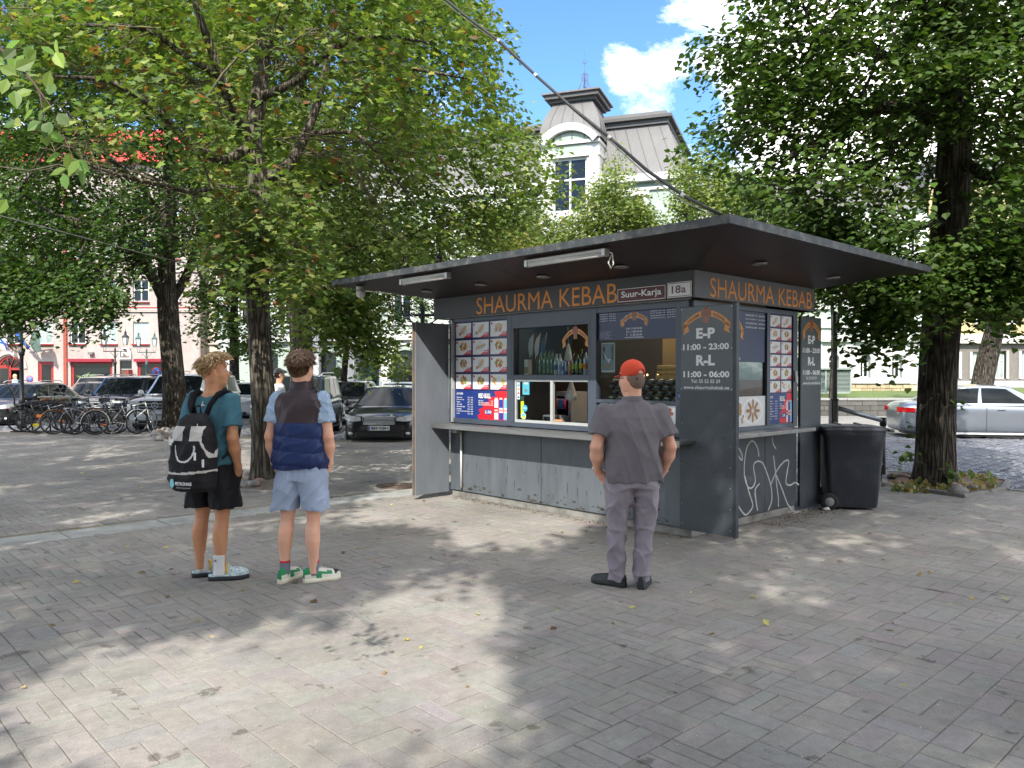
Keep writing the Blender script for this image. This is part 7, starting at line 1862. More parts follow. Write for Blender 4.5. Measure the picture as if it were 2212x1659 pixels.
# ================================================================== bicycles
def bike(label,u,Y,rz,frame_c,fender=None,rack=None,seat_c=(.02,.02,.02),child=False,tags=(),steer=.3,lean=.06,rimc=None,group='parked bicycles'):
 X=(u-1106)/1701*Y;t=thing('bicycle',label,'bicycle',(X,Y,0.002),rz,group);t.rotation_euler=(lean,0,rz)
 fm=mat('bike_%d_%d_%d'%tuple(int(c*200)for c in frame_c),frame_c,.35,.3,coat=.5);r=.335;wb=1.03;bm_=mat('bike_black',(.015,.015,.015),.5)
 rm=mat('bike_metal',(.16,.16,.16),.35,.7)if sum(frame_c)<1 else rim_m
 def wheel(x,ang):
  M=Matrix.Translation((x,0,r))@Matrix.Rotation(ang,4,'Z')
  wv=MB();wv.tube([M@Vector((math.cos(a*math.pi/16)*(r-.018),0,math.sin(a*math.pi/16)*(r-.018)))for a in range(33)],.018,6,cap=False);w_=wv.build('wheel',tyre_m,t)
  wv=MB();wv.tube([M@Vector((math.cos(a*math.pi/16)*(r-.042),0,math.sin(a*math.pi/16)*(r-.042)))for a in range(33)],.010,4,cap=False)
  wv.build('rim',rm,w_);wv=MB()
  for k in range(18):a=k*math.pi/9;wv.tube([M@Vector((.02*math.cos(a+.6),.02*(-1)**k,.02*math.sin(a+.6))),M@Vector((math.cos(a)*(r-.04),0,math.sin(a)*(r-.04)))],.0022,3,cap=False)
  wv.tube([M@Vector((0,-.05,0)),M@Vector((0,.05,0))],.022,8);wv.build('spokes',rm,w_);
  if fender:MB().tube([M@Vector((math.cos(R(a))*(r+.015),0,math.sin(R(a))*(r+.015)))for a in range(-10 if x==0 else 20,200 if x==0 else 170,15)],.022,5,ell=(1,.35)).build('mudguard',fender,t)
  return M
 wheel(0,0);Mf=wheel(wb,steer)
 bb,st_,hd,hdb=Vector((.44,0,.28)),Vector((.26,0,.80)),Vector((.86,0,.86)),Vector((.90,0,.70))
 f=MB()
 for a,b,q in((Vector((0,.05,r)),bb,.011),(Vector((0,-.05,r)),bb,.011),(Vector((0,.05,r)),st_-Vector((0,0,.12)),.009),(Vector((0,-.05,r)),st_-Vector((0,0,.12)),.009),(bb,st_,.016),(bb,hdb,.019),(st_-Vector((0,0,.10)),hd,.016),(hdb,hd,.019)):f.tube([a,b],q,8)
 f.build('frame',fm,t)
 fk=MB()
 for s in(-1,1):fk.tube([hdb,hdb+Vector((.03,s*.05,-.06)),Mf@Vector((0,s*.05,0))],.011,6)
 fk.build('fork',fm,t)
 hb_=MB();top=hd+Vector((-.02,0,.16));hb_.tube([hd,top],.013,6);Hs=Matrix.Rotation(steer,4,'Z')
 hb_.tube([top+Hs@Vector(p)for p in((-.16,-.29,.05),(-.04,-.24,.05),(.03,-.08,.02),(.03,.08,.02),(-.04,.24,.05),(-.16,.29,.05))],.011,6);hb_.build('handlebar',rm,t)
 for s in(-1,1):MB().tube([top+Hs@Vector((-.17,s*.292,.05)),top+Hs@Vector((-.06,s*.25,.05))],.017,6).build('grip',bm_,t)
 sm=mat('saddle_%d'%int(seat_c[0]*500),seat_c,.5);sp_=MB();sp_.tube([st_,st_+Vector((-.03,0,.14))],.012,6);sp_.build('seat_post',rm,t)
 sb=MB();sb.grid([[(st_.x-.17+.27*i/6,s_*(.085*(1-(i/6)**.7*.8)),st_.z+.17+(.015 if abs(s_)<.5 else-.02))for s_ in(-1,-.5,0,.5,1)]for i in range(7)]);sd=sb.build('saddle',sm,t);sd.modifiers.new('t','SOLIDIFY').thickness=.03
 ck=MB();Mc=Matrix.Translation(bb+Vector((0,-.05,0)))@Matrix.Rotation(R(90),4,'X');ck.lathe([(.09,0),(.095,.004),(.08,.004),(.075,0)],20,M=Mc,cap=False)
 for k in range(5):a=k*1.257;ck.tube([bb+Vector((0,-.05,0)),bb+Vector((.085*math.cos(a),-.05,.085*math.sin(a)))],.006,4)
 ck.tube([bb+Vector((0,-.07,0)),bb+Vector((.13,-.07,-.10)),bb+Vector((.13,-.15,-.10))],.009,5);ck.tube([bb+Vector((0,.07,0)),bb+Vector((-.13,.07,.10)),bb+Vector((-.13,.15,.10))],.009,5);ck.build('crankset',rm,t)
 MB().tube([bb+Vector((0,-.055,.085)),Vector((0,-.055,r+.03)),Vector((0,-.055,r-.03)),bb+Vector((0,-.055,-.085))],.004,3,cap=False).build('chain',bm_,t)
 if rack:
  k=MB();
  for s in(-.05,0,.05):k.tube([(-.25,s,.72),(.2,s,.74)],.006,4)
  k.tube([(-.25,-.05,.72),(-.25,.05,.72)],.006,4)
  for s in(-1,1):k.tube([(-.08,s*.055,.72),(0,s*.055,r)],.006,4);k.tube([(-.22,s*.055,.72),(0,s*.055,r)],.006,4)
  k.build('rack',rack,t);MB().box(-.27,-.25,-.03,.03,.64,.69).build('reflector',redlens,t)
 if child:
  c=MB();c.grid([[(-.12+.1*q-.32*q*q-.22*(p-3.5)**0*0+(.0),s_*(.15-.03*q),.80+.62*q)for s_ in(-1,-.6,0,.6,1)]for p,q in enumerate((0,.2,.4,.6,.8,1))]);c.grid([[(-.12+.3*q,s_*.15,.80+.05*q*(1-abs(s_)))for s_ in(-1,0,1)]for q in(0,.5,1)]);q=c.build('child_seat',bm_,t);q.modifiers.new('t','SOLIDIFY').thickness=.03
  for s in(-1,1):MB().tube([(.1,s*.13,.8),(.16,s*.15,.62),(.18,s*.15,.5)],.03,6,ell=(1,.5)).build('foot_rest',bm_,t)
 for nm,c_,dx,dz in tags:
  a=MB();a.box(dx-.07,dx+.07,-.062,-.056,dz-.04,dz+.04);a.build('spoke_card',mat(nm,lin(c_),.5,var=.1),t)
 return t
wf_,of_,sf_=mat('white_mudguard',(.65,.65,.62),.35),mat('worn_orange_mudguard',lin((160,100,55)),.5),mat('silver_mudguard',(.4,.4,.4),.3,.6)
YB=21.9
bike('black bicycle with dark child seat, leftmost in the row',43,YB+.5,.5,(.015,.015,.015),rack=blackp,child=True,steer=.5)
bike('dark bicycle with black bag on bars, second from the left',62,YB+.3,.45,(.03,.03,.035),steer=-.3,lean=-.05)
bike('bicycle with orange and yellow cards in its rear wheel spokes',80,YB-.1,.4,(.2,.2,.21),seat_c=(.09,.04,.02),tags=(('orange_card',(225,130,30),.06,.50),('yellow_card',(230,205,40),-.03,.25)),steer=.6)
bike('bicycle with orange-brown rear mudguard and leather saddle',115,YB-.4,.5,(.02,.02,.022),fender=of_,seat_c=(.12,.05,.025),steer=.2)
bike('dark bicycle hidden between the brown-mudguard and silver-rack bicycles',146,YB-.1,.4,(.02,.03,.04),steer=-.2,tags=(('amber_reflector',(235,120,40),-.15,.35),))
bike('bicycle with silver mudguard and long silver rack',160,YB-.45,.42,(.3,.3,.3),fender=sf_,rack=rim_m,seat_c=(.04,.045,.04),steer=.3)
bike('black bicycle with white rear mudguard, second from the right',205,YB-.6,.45,(.012,.012,.012),fender=wf_,rack=blackp,steer=.5)
bike('pale silver bicycle with front wheel turned, rightmost in the row',240,YB-.35,.22,(.55,.55,.5),rack=None,steer=-.95,lean=-.03,tags=(('amber_reflector',(235,120,40),-.2,.28),))
rk=thing('bike_rack','black steel bicycle stand behind the row of bicycles','bike rack',((170-1106)/1701*22.6,22.6,0));rk.rotation_euler=(0,0,.05)
for x in(-1.6,-.8,0,.8,1.6):MB().tube([(x,0,0),(x,0,.75),(x+.3,0,.75),(x+.3,0,0)],.022,6).build('hoop',blackp,rk)
MB().box(-1.9,2.2,-.03,.03,0,.03).build('base_rail',blackp,rk)
# ================================================================== street lamps
lampm=mat('black_cast_iron',(.012,.013,.014),.45,.3);lglass=mat('frosted_lantern_glass',lin((190,200,198)),.25,var=.1,spec=.6);lgreen=mat('weathered_green_iron',lin((70,92,90)),.6,.2)
def lamp(label,u,Y,m=lampm,rz=0.0,s=.71,z=0.0,H=2.95,box=False):
 t=thing('street_lamp',label,'street lamp',((u-1106)/1701*Y,Y,z),rz,'double lantern street lamps')
 MB().lathe([(.13,0),(.13,.18),(.09,.24),(.085,.8),(.1,.84),(.06,.9),(.055,H-.75),(.085,H-.7),(.085,H-.6),(.045,H-.55),(.04,H+.05),(.055,H+.1),(.02,H+.2),(0,H+.3)],12).build('post',m,t)
 a=MB();a.tube([(-s*.5,0,H),(s*.5,0,H)],.028,6)
 for q in(-1,1):a.tube([(q*.03,0,H-.35),(q*.12,0,H-.18),(q*.28,0,H-.06)],.014,5)
 a.build('cross_arm',m,t)
 for q in(-1,1):
  x=q*s*.45;l_=MB()
  for dx in(-.09,.09):l_.tube([(x+dx*.6,0,H),(x+dx,0,H+.36)],.01,4)
  l_.lathe([(.17,.0),(.2,.02),(.2,.05),(.12,.14),(.07,.16),(.06,.3),(.085,.31),(.03,.36),(.012,.40),(.02,.43),(0,.52)],4,c=(x,0,H+.76),rot=math.pi/4,smooth=False);l_.lathe([(.10,0),(.10,.02)],4,c=(x,0,H+.36),rot=math.pi/4,smooth=False)
  for k in range(4):an=math.pi/4+k*math.pi/2;l_.tube([(x+.105*math.cos(an),.105*math.sin(an),H+.37),(x+.18*math.cos(an),.18*math.sin(an),H+.77)],.012,4)
  o=l_.build('lantern',m,t);MB().lathe([(.095,.38),(.165,.76)],4,c=(x,0,H),rot=math.pi/4,smooth=False).build('glazing',lglass,o)
 if box:
  MB().box(-.2,-.08,-.1,.02,H-.62,H-.52).build('terminal_box',mat('cream_box',(.55,.5,.4),.6),t);MB().tube([(-.12,-.04,H-.5),(.04,-.1,H-.3),(-.1,-.1,H-.05),(-.2,-.05,H)],.008,4).build('loose_cable',tube_m,t)
 return t
lamp('black double lantern lamp at the far left behind the bicycles',47,24.0)
lamp('black double lantern lamp before the hotel door with white arched sign',249,44,s=1.3)
lamp('weathered green double lantern lamp left of the no-stopping sign',317,46,m=lgreen,s=.95,rz=.3)
lamp('double lantern lamp half hidden behind the left end of the kiosk roof',913,14.6,s=.70,box=True,H=2.74)
# ================================================================== signs
def sign_disc(label,X,Y,z,r,pole=True,arrow=False,name='no_stopping_sign'):
 t=thing(name,label,'traffic sign',(X,Y,0));M=Matrix.Translation((0,-.03,z))@Matrix.Rotation(R(90),4,'X')
 if pole:MB().tube([(0,0,-.1),(0,0,z+r*.8)],.03,8).build('pole',rim_m,t)
 MB().lathe([(r,0),(r,.02)],28,M=M).build('plate',mat('sign_red',lin((200,24,40)),.4),t)
 MB().lathe([(r*.82,.021),(r*.82,.024)],28,M=M).build('blue_field',mat('sign_blue',lin((40,120,200)),.4),t)
 b=MB()
 for a in(R(45),R(-45))if not arrow else(R(-45),):c,s_=math.cos(a),math.sin(a);q=r*.86;w_=r*.075;b.add([(c*q-s_*w_,-.056,z+s_*q+c*w_),(c*q+s_*w_,-.056,z+s_*q-c*w_),(-c*q+s_*w_,-.056,z-s_*q-c*w_),(-c*q-s_*w_,-.056,z-s_*q+c*w_)],[(0,1,2,3)])
 b.build('cross_bar',MATS['sign_red'],t)
 if arrow:MB().box(-.3,.3,-.05,-.03,z-r-.38,z-r-.08).build('arrow_plate',white_paint,t);m_=MB().add([(-.22,-.052,z-r-.23),(-.12,-.052,z-r-.15),(-.12,-.052,z-r-.20),(.12,-.052,z-r-.20),(.12,-.052,z-r-.15),(.22,-.052,z-r-.23),(.12,-.052,z-r-.31),(.12,-.052,z-r-.26),(-.12,-.052,z-r-.26),(-.12,-.052,z-r-.31)],[tuple(range(10))]);m_.build('arrow',blackp,t)
 return t
sign_disc('round blue and red no-stopping sign above the parked off-roaders',(340-1106)/1701*31.5,31.5,1.72,.24)
sign_disc('small no-parking sign with arrow plate beside the hotel arch',(65-1106)/1701*48.5,48.5,1.36,.22,arrow=True,name='no_parking_sign')
# ================================================================== wheeled bin
bn=thing('wheeled_bin','dark blue-grey wheeled rubbish bin standing right of the kiosk','bin',G(1838,1103)+Vector((.1,.28,0)),R(80))
binm=mat('dusty_dark_plastic',lin((48,52,62)),.55,var=.15,scale=5,stretch=(1,1,.4),bump=.1,second=lin((88,86,82)),second_amt=.7,second_scale=2.5,rvar=.1)
def rr_ring(hx_,hy_,z,r=.05,n=4,ox=0,oy=0):
 out=[]
 for cx,cy,a0 in((hx_-r,hy_-r,0),(-hx_+r,hy_-r,90),(-hx_+r,-hy_+r,180),(hx_-r,-hy_+r,270)):
  for k in range(n+1):a=R(a0+90*k/n);out.append((cx+r*math.cos(a)+ox,cy+r*math.sin(a)+oy,z))
 return out
mb=MB();rows=[rr_ring(.235,.27,.03,oy=.0),rr_ring(.245,.28,.08),rr_ring(.27,.32,.60),rr_ring(.28,.335,.88),rr_ring(.295,.35,.90),rr_ring(.295,.35,.96)]
mb.grid(rows,close=True);mb.add(rows[0],[tuple(range(len(rows[0])))]);mb.add(rows[-1],[tuple(range(len(rows[0])))]);mb.build('body',binm,bn)
mb=MB();rows=[rr_ring(.305,.37,.955),rr_ring(.31,.375,.985),rr_ring(.29,.35,1.0),rr_ring(.2,.25,1.015)];mb.grid(rows,close=True);mb.add(rows[-1],[tuple(range(len(rows[0])))]);ld=mb.build('lid',binm,bn)
for y in(-.12,.12):MB().box(-.02,.26,y-.02,y+.02,1.0,1.03).build('lid_rib',binm,ld,bevel=.008)
MB().box(-.33,.33,-.43,-.37,.95,.985).build('handle_edge',binm,bn,bevel=.01)
MB().tube([(-.22,.42,.97),(.22,.42,.97)],.018,8).build('handle',binm,bn)
for s in(-1,1):
 M=Matrix.Translation((s*.29-.02,.30,.105))@Matrix.Rotation(R(90),4,'Y')
 w_=MB().lathe([(.055,-.03),(.10,-.03),(.105,-.015),(.105,.015),(.10,.03),(.055,.03)],24,M=M,cap=False).build('wheel',tyre_m,bn);MB().lathe([(.06,-.02),(.05,-.03),(.02,-.035),(.0,-.036)],18,M=M,cap=False).build('hub',mat('grey_hub',(.28,.28,.27),.5),w_);MB().lathe([(.06,.02),(.05,.03),(.02,.035),(.0,.036)],18,M=M,cap=False).build('hub',MATS['grey_hub'],w_)
MB().tube([(-.3,.30,.105),(.3,.30,.105)],.012,6).build('axle',steel,bn)
t=thing('crumpled_tissue','crumpled white tissue on the ground by the bin wheel','litter',G(1785,1103));bm=bmesh.new();bmesh.ops.create_icosphere(bm,subdivisions=2,radius=.045)
for v in bm.verts:v.co*=1+.5*mnoise.noise(v.co*40);v.co.z=v.co.z*.5+.02
me=bpy.data.meshes.new('paper');bm.to_mesh(me);bm.free();me.materials.append(white_paint);o=bpy.data.objects.new('paper',me);COL.objects.link(o);o.parent=t
# ================================================================== post with sign and galvanised barrier
galv=mat('galvanised_tube',lin((150,156,160)),.4,.5,var=.2,scale=8);dpole=mat('weathered_dark_pole',lin((84,84,80)),.6,.3,var=.3,scale=10)
A=P(1803,940,12.3);A.z=0;B=G(1907,1030)
t=thing('sign_post','tall dark weathered sign post beside the barrier behind the bin','post',A)
MB().tube([(0,0,-.05),(0,0,2.62)],.036,10).build('pole',dpole,t);MB().tube([(0,0,-.05),(0,0,1.25)],.052,10).build('sleeve',dpole,t);MB().box(-.085,-.06,-.03,.03,.3,1.24).build('back_strap',galv,t)
MB().box(-.012,.012,-.12,.12,2.28,2.58).build('sign_plate',dgrey,t);MB().lathe([(.06,1.24),(.06,1.26)],10).build('collar',dpole,t)
t=thing('barrier','galvanised tubular barrier sloping from sign post down to short leg','barrier',B)
d=A-B;MB().tube([(0,0,-.05),(0,0,.86)],.042,10).build('leg',dpole,t);MB().tube([(0,0,.82),(0,0,.95)],.052,10).build('socket',blackp,t)
MB().tube([(0,0,.90),d*.55+Vector((0,0,1.02)),d+Vector((0,0,1.13))],.036,10).build('rail',galv,t);MB().tube([d*.42+Vector((0,0,.50)),d+Vector((0,0,.82))],.036,10).build('rail',galv,t);MB().tube([(0,0,.18),d*.42+Vector((0,0,.50))],.034,10).build('rail',galv,t)
# ================================================================== leaves, grit and twigs on the paving
def litter(n,box,size,cols,name,label=None,zb=.004,near=False,tilt=.25):
 X=rng.uniform(box[0],box[1],n);Y=rng.uniform(box[2],box[3],n)
 lx_=(X-KC.x)*KX.x+(Y-KC.y)*KX.y;ly_=(X-KC.x)*KY.x+(Y-KC.y)*KY.y
 if near:
  sn=rng.random(n)<.5;q=M_/2
  lx_=np.where(sn,np.round(lx_/M_)*M_+rng.normal(0,.005,n),lx_);ly_=np.where(~sn,np.round(ly_/q)*q+rng.normal(0,.005,n),ly_)
  X=KC.x+lx_*KX.x+ly_*KY.x;Y=KC.y+lx_*KX.y+ly_*KY.y
 ok=~((lx_>-3.9)&(lx_<.02)&(ly_>-.02)&(ly_<2.25))&(np.abs(X)<.7*Y+.5)&(ly_<5.9);X,Y=X[ok],Y[ok];m=len(X)
 nr=np.stack([rng.normal(0,tilt,m),rng.normal(0,tilt,m),np.ones(m)],1)
 o=leaves_mesh(name,np.stack([X,Y,np.full(m,zb)],1),size*rng.uniform(.5,1.4,m),nr,palette(m,cols,[1]*len(cols)),'rhomb',LEAF);tag(o,kind='stuff');return o
litter(3600,(-4,6,2.8,9),.006,[(.5,.45,.33),(.6,.57,.5),(.35,.22,.12)],'fallen_blossom_bits',zb=.0035,near=True)
litter(2600,(-9,9,2.8,14),.008,[(.5,.46,.36),(.55,.52,.45),(.2,.14,.08)],'scattered_grit',zb=.003)
litter(620,(-14,9,5,19),.05,[(.42,.33,.14),(.3,.2,.1),(.5,.45,.2),(.18,.11,.06)],'fallen_leaves',zb=.008)
litter(34,(-4,5,3,9),.05,[(.6,.5,.15),(.55,.48,.2),(.35,.22,.1)],'yellow_fallen_leaves',zb=.008,tilt=.35)
n=2600;lx_=np.concatenate([rng.uniform(-3.7,0,n//2),rng.normal(.15,.13,n//2)]);ly_=np.concatenate([-np.abs(rng.normal(0,.07,n//2))-.01,rng.uniform(1.2,3.0,n//2)])
ok=(lx_>.03)|(ly_<0);lx_,ly_=lx_[ok],ly_[ok];m=len(lx_)
X=KC.x+lx_*KX.x+ly_*KY.x;Y=KC.y+lx_*KX.y+ly_*KY.y
tag(leaves_mesh('soil_debris',np.stack([X,Y,np.full(m,.004)],1),rng.uniform(.006,.022,m),np.stack([rng.normal(0,.4,m),rng.normal(0,.4,m),np.ones(m)],1),palette(m,[(.12,.085,.06),(.2,.15,.1),(.35,.28,.18),(.07,.05,.035)],[.4,.3,.15,.15]),'rhomb',LEAF),kind='stuff')
# ================================================================== people: smooth implicit surfaces meshed into continuous bodies and clothes
class Field:
 def __init__(s,lo,hi,h):
  s.lo=np.array(lo,float);s.h=h;s.n=[int(math.ceil((b-a)/h))+1 for a,b in zip(lo,hi)];s.F=np.full(s.n,1.0,np.float32);s.ax=[s.lo[i]+np.arange(s.n[i])*h for i in range(3)]
 def sub(s,lo,hi,m):
  sl=tuple(slice(max(0,int((a-m-s.lo[i])/s.h)),min(s.n[i],int((b+m-s.lo[i])/s.h)+2))for i,(a,b)in enumerate(zip(lo,hi)))
  return sl,np.meshgrid(*[s.ax[i][sl[i]]for i in range(3)],indexing='ij')
 def put(s,sl,d,k):
  A=s.F[sl];hh=np.maximum(k-np.abs(A-d),0)/k;s.F[sl]=np.minimum(A,d)-hh*hh*k*.25
 def cone(s,a,b,ra,rb,k=.03,clip=None):
  a,b=np.array(a,float),np.array(b,float);sl,(X,Y,Z)=s.sub(np.minimum(a,b)-max(ra,rb),np.maximum(a,b)+max(ra,rb),k+.03)
  ab=b-a;t=np.clip(((X-a[0])*ab[0]+(Y-a[1])*ab[1]+(Z-a[2])*ab[2])/(ab@ab),0,1)
  d=np.sqrt((X-a[0]-t*ab[0])**2+(Y-a[1]-t*ab[1])**2+(Z-a[2]-t*ab[2])**2)-(ra+(rb-ra)*t)
  if clip is not None:n_,c0=clip;d=np.maximum(d,X*n_[0]+Y*n_[1]+Z*n_[2]-c0)
  s.put(sl,d,k)
 def ell(s,c,r,k=.03,yaw=0.0,pitch=0.0):
  m=max(r);sl,(X,Y,Z)=s.sub(np.array(c)-m,np.array(c)+m,k+.03);x,y,z=X-c[0],Y-c[1],Z-c[2]
  cy_,sy_=math.cos(yaw),math.sin(yaw);x,y=x*cy_+y*sy_,-x*sy_+y*cy_;cp,sp2=math.cos(pitch),math.sin(pitch);y,z=y*cp+z*sp2,-y*sp2+z*cp
  q=np.sqrt((x/r[0])**2+(y/r[1])**2+(z/r[2])**2);s.put(sl,(q-1)*min(r)*.9,k)
 def loft(s,prof,k=.03,p=2.3,cap=.012):
  pr=np.array(sorted(prof));z=pr[:,0];m=pr[:,3:5].max();lo=[pr[:,1].min()-m,pr[:,2].min()-m,z[0]];hi=[pr[:,1].max()+m,pr[:,2].max()+m,z[-1]]
  sl,(X,Y,Z)=s.sub(lo,hi,k+.03);Zc=np.clip(Z,z[0],z[-1]);zz=(Zc[0,0,:]);I=lambda c:np.interp(zz,z,pr[:,c])[None,None,:]
  a,b=I(3),I(4);q=(np.abs((X-I(1))/a)**p+np.abs((Y-I(2))/b)**p)**(1/p);d=(q-1)*np.minimum(a,b)
  e=np.maximum(z[0]-Z,Z-z[-1]);s.put(sl,np.maximum(d,e),k)
 def noise(s,amp,fr,seed=0,zs=1.0,mask=None):
  r=random.Random(seed);X,Y,Z=np.meshgrid(*s.ax,indexing='ij');W=np.zeros_like(s.F)
  wx_=.06*np.sin(Z*fr*.6*zs+1)+.05*np.sin(X*fr*.7);
  for k in range(5):
   d=[r.gauss(0,1),r.gauss(0,1),r.gauss(0,1)*zs];n_=math.sqrt(sum(q*q for q in d));f_=fr*r.uniform(.6,1.9);W+=(1-np.abs(np.sin((X*d[0]+Y*d[1]+Z*d[2]+wx_)/n_*f_+r.uniform(0,6))))**2/3
  if mask is not None:W*=mask(X,Y,Z)
  s.F-=amp*(W-.5)
 def mesh(s,name,m,parent,col=None):
  F=s.F;S=F<0;nx,ny,nz=F.shape;c8=[(i,j,k)for i in(0,1)for j in(0,1)for k in(0,1)]
  cnt=sum(S[i:nx-1+i,j:ny-1+j,k:nz-1+k].astype(np.int8)for i,j,k in c8);ii,jj,kk=np.nonzero((cnt>0)&(cnt<8))
  idx=np.full((nx-1,ny-1,nz-1),-1,np.int32);idx[ii,jj,kk]=np.arange(len(ii));V=np.zeros((len(ii),3));N=np.zeros(len(ii))
  val={c:F[ii+c[0],jj+c[1],kk+c[2]]for c in c8}
  for a in c8:
   for ax_ in range(3):
    if a[ax_]:continue
    b=list(a);b[ax_]=1;b=tuple(b);va,vb=val[a],val[b];mk=(va<0)!=(vb<0);t=np.where(mk,va/np.where(mk,va-vb,1),0)
    for q in range(3):V[:,q]+=np.where(mk,a[q]+(t if q==ax_ else 0),0)
    N+=mk
  V=(V/N[:,None]+np.stack([ii,jj,kk],1))*s.h+s.lo;Q=[]
  for ax_ in range(3):
   o1,o2=[(1,2),(2,0),(0,1)][ax_];A=S[tuple(slice(0,-1)if q==ax_ else slice(None)for q in range(3))];B=S[tuple(slice(1,None)if q==ax_ else slice(None)for q in range(3))]
   e=np.argwhere(A!=B);e=e[(e[:,o1]>0)&(e[:,o2]>0)&(e[:,o1]<s.n[o1]-1)&(e[:,o2]<s.n[o2]-1)];ins=A[e[:,0],e[:,1],e[:,2]]
   def g(d1,d2):w=e.copy();w[:,o1]-=d1;w[:,o2]-=d2;return idx[w[:,0],w[:,1],w[:,2]]
   q=np.stack([g(1,1),g(0,1),g(0,0),g(1,0)],1);q[~ins]=q[~ins][:,::-1];Q.append(q)
  Q=np.concatenate(Q);cc=None
  if col is not None:C=V[Q].mean(1);cc=np.array([col(*p)for p in C])
  me=np_mesh(name,V,Q,m,smooth=True,col=cc);return np_obj(name,me,parent)
def cloth(nm,c=None,rough=.85,var=.12,scale=9,attr=False,bump=.25):return mat('cloth_'+nm,c or(1,1,1),rough,var=var,scale=scale,attr=attr,bump=bump,bscale=420,spec=.25)
def skin_mat(nm,c):
 m=mat('skin_'+nm,c,.5,var=.07,scale=7,second=tuple(q*f_ for q,f_ in zip(c,(1.02,.72,.66))),second_amt=.35,second_scale=5,spec=.4);b=m.node_tree.nodes['Principled BSDF'];b.inputs['Subsurface Weight'].default_value=.12;b.inputs['Subsurface Radius'].default_value=(.012,.005,.003);return m
def shoe(parent,x,y,rz,L,W_,sole_c,up_m,h=.085,sole_h=.028,name='shoe',clog=False):
 M=Matrix.Translation((x,y,0))@Matrix.Rotation(rz,4,'Z');ys=np.linspace(0,1,15)
 wf=lambda t:W_*.5*(.62+.10*math.sin(t*3)+.36*math.exp(-((t-.70)/.24)**2))*(1-max(0,(t-.82)/.2)**2*.75)*(1-max(0,(.10-t)/.12)**2*.6)
 tf=(lambda t:h*np.interp(t,[0,.12,.3,.42,.6,.8,.95,1],[.85,1,.95,.86,.72,.58,.45,.25]))if not clog else(lambda t:h*np.interp(t,[0,.2,.42,.5,.6,.8,.95,1],[.25,.25,.35,.8,.88,.78,.55,.3]))
 lean=lambda t:.01*math.sin(t*3)
 sl=MB();sl.grid([[M@Vector((lean(t)+wf(t)*k_*math.cos(a),-.085*L/.29+t*L,z_))for k_,z_ in((.9,0),(1.04,.008),(1.02,sole_h),(.6,sole_h))for a in(0,)]+[M@Vector((lean(t)-wf(t)*k_,-.085*L/.29+t*L,z_))for k_,z_ in((.6,sole_h),(1.02,sole_h),(1.04,.008),(.9,0))]for t in ys],close=True)
 n8=8;sl.add([sl.v[i]for i in range(n8)],[tuple(range(n8))]);sl.add([sl.v[14*n8+i]for i in range(n8)],[tuple(range(n8))[::-1]]);s_=sl.build('sole',sole_c,parent)
 up=MB();up.grid([[M@Vector((lean(t)+wf(t)*.97*math.cos(math.pi*k/10)*(1 if k in(0,10)else.97),-.083*L/.29+t*L*.985,sole_h-.002+tf(t)*math.sin(math.pi*k/10)**.7))for k in range(11)]for t in ys],close=False)
 up.add([up.v[i]for i in range(11)],[tuple(range(11))],0,True);up.add([up.v[14*11+i]for i in range(11)],[tuple(range(11))[::-1]],0,True)
 return M,s_,up.build(name,up_m,parent)
def hair_strands(parent,c,r,n,cols,ln,m,yaw,fringe=True,zmin=-.35,seed=1):
 r_=random.Random(seed);mb=MB();cyw,syw=math.cos(yaw),math.sin(yaw);crown=Vector((0,-.35,.94)).normalized()
 for k in range(n):
  z=r_.uniform(zmin,1);a=r_.uniform(0,2*math.pi);q=math.sqrt(1-z*z);d=Vector((q*math.cos(a),q*math.sin(a),z))
  if d.y>.25 and z<.42:continue
  if abs(d.x)>.6 and z<-.02 and d.y>-.2:continue
  t_=d-crown*d.dot(crown);t_=t_.normalized()if t_.length>.1 else Vector((0,1,0));t_=(t_+Vector((r_.gauss(0,.13),r_.gauss(0,.13),r_.gauss(0,.05)))).normalized()
  l_=ln*r_.uniform(.5,1.15)*(1.0 if z>-.05 else.45);side=d.cross(t_).normalized()*.0030*r_.uniform(.7,1.5);P_=[]
  for s_ in(0,.35,.7,1):w=Vector((d.x*r[0],d.y*r[1],d.z*r[2]))+t_*l_*s_+d*(.004+.010*math.sin(s_*2.2)*(1 if z>0 else.3))-Vector((0,0,1))*l_*.28*s_*s_;P_.append(w)
  rot=lambda v:Vector((v.x*cyw-v.y*syw+c[0],v.x*syw+v.y*cyw+c[1],v.z+c[2]));vs=[]
  for i,w in enumerate(P_):s2=side*(1,1.0,.8,.1)[i];vs+=[rot(w-s2),rot(w+s2)]
  cc=cols[r_.randrange(len(cols))];kk=r_.uniform(.7,1.25);mb.add(vs,[(0,1,3,2),(2,3,5,4),(4,5,7,6)],0,True,tuple(q*kk for q in cc))
 return mb.build('hair',m,parent,fixn=False)
hairm=mat('hair_strands',(1,1,1),.42,attr=True,var=.2,scale=60,spec=.5)
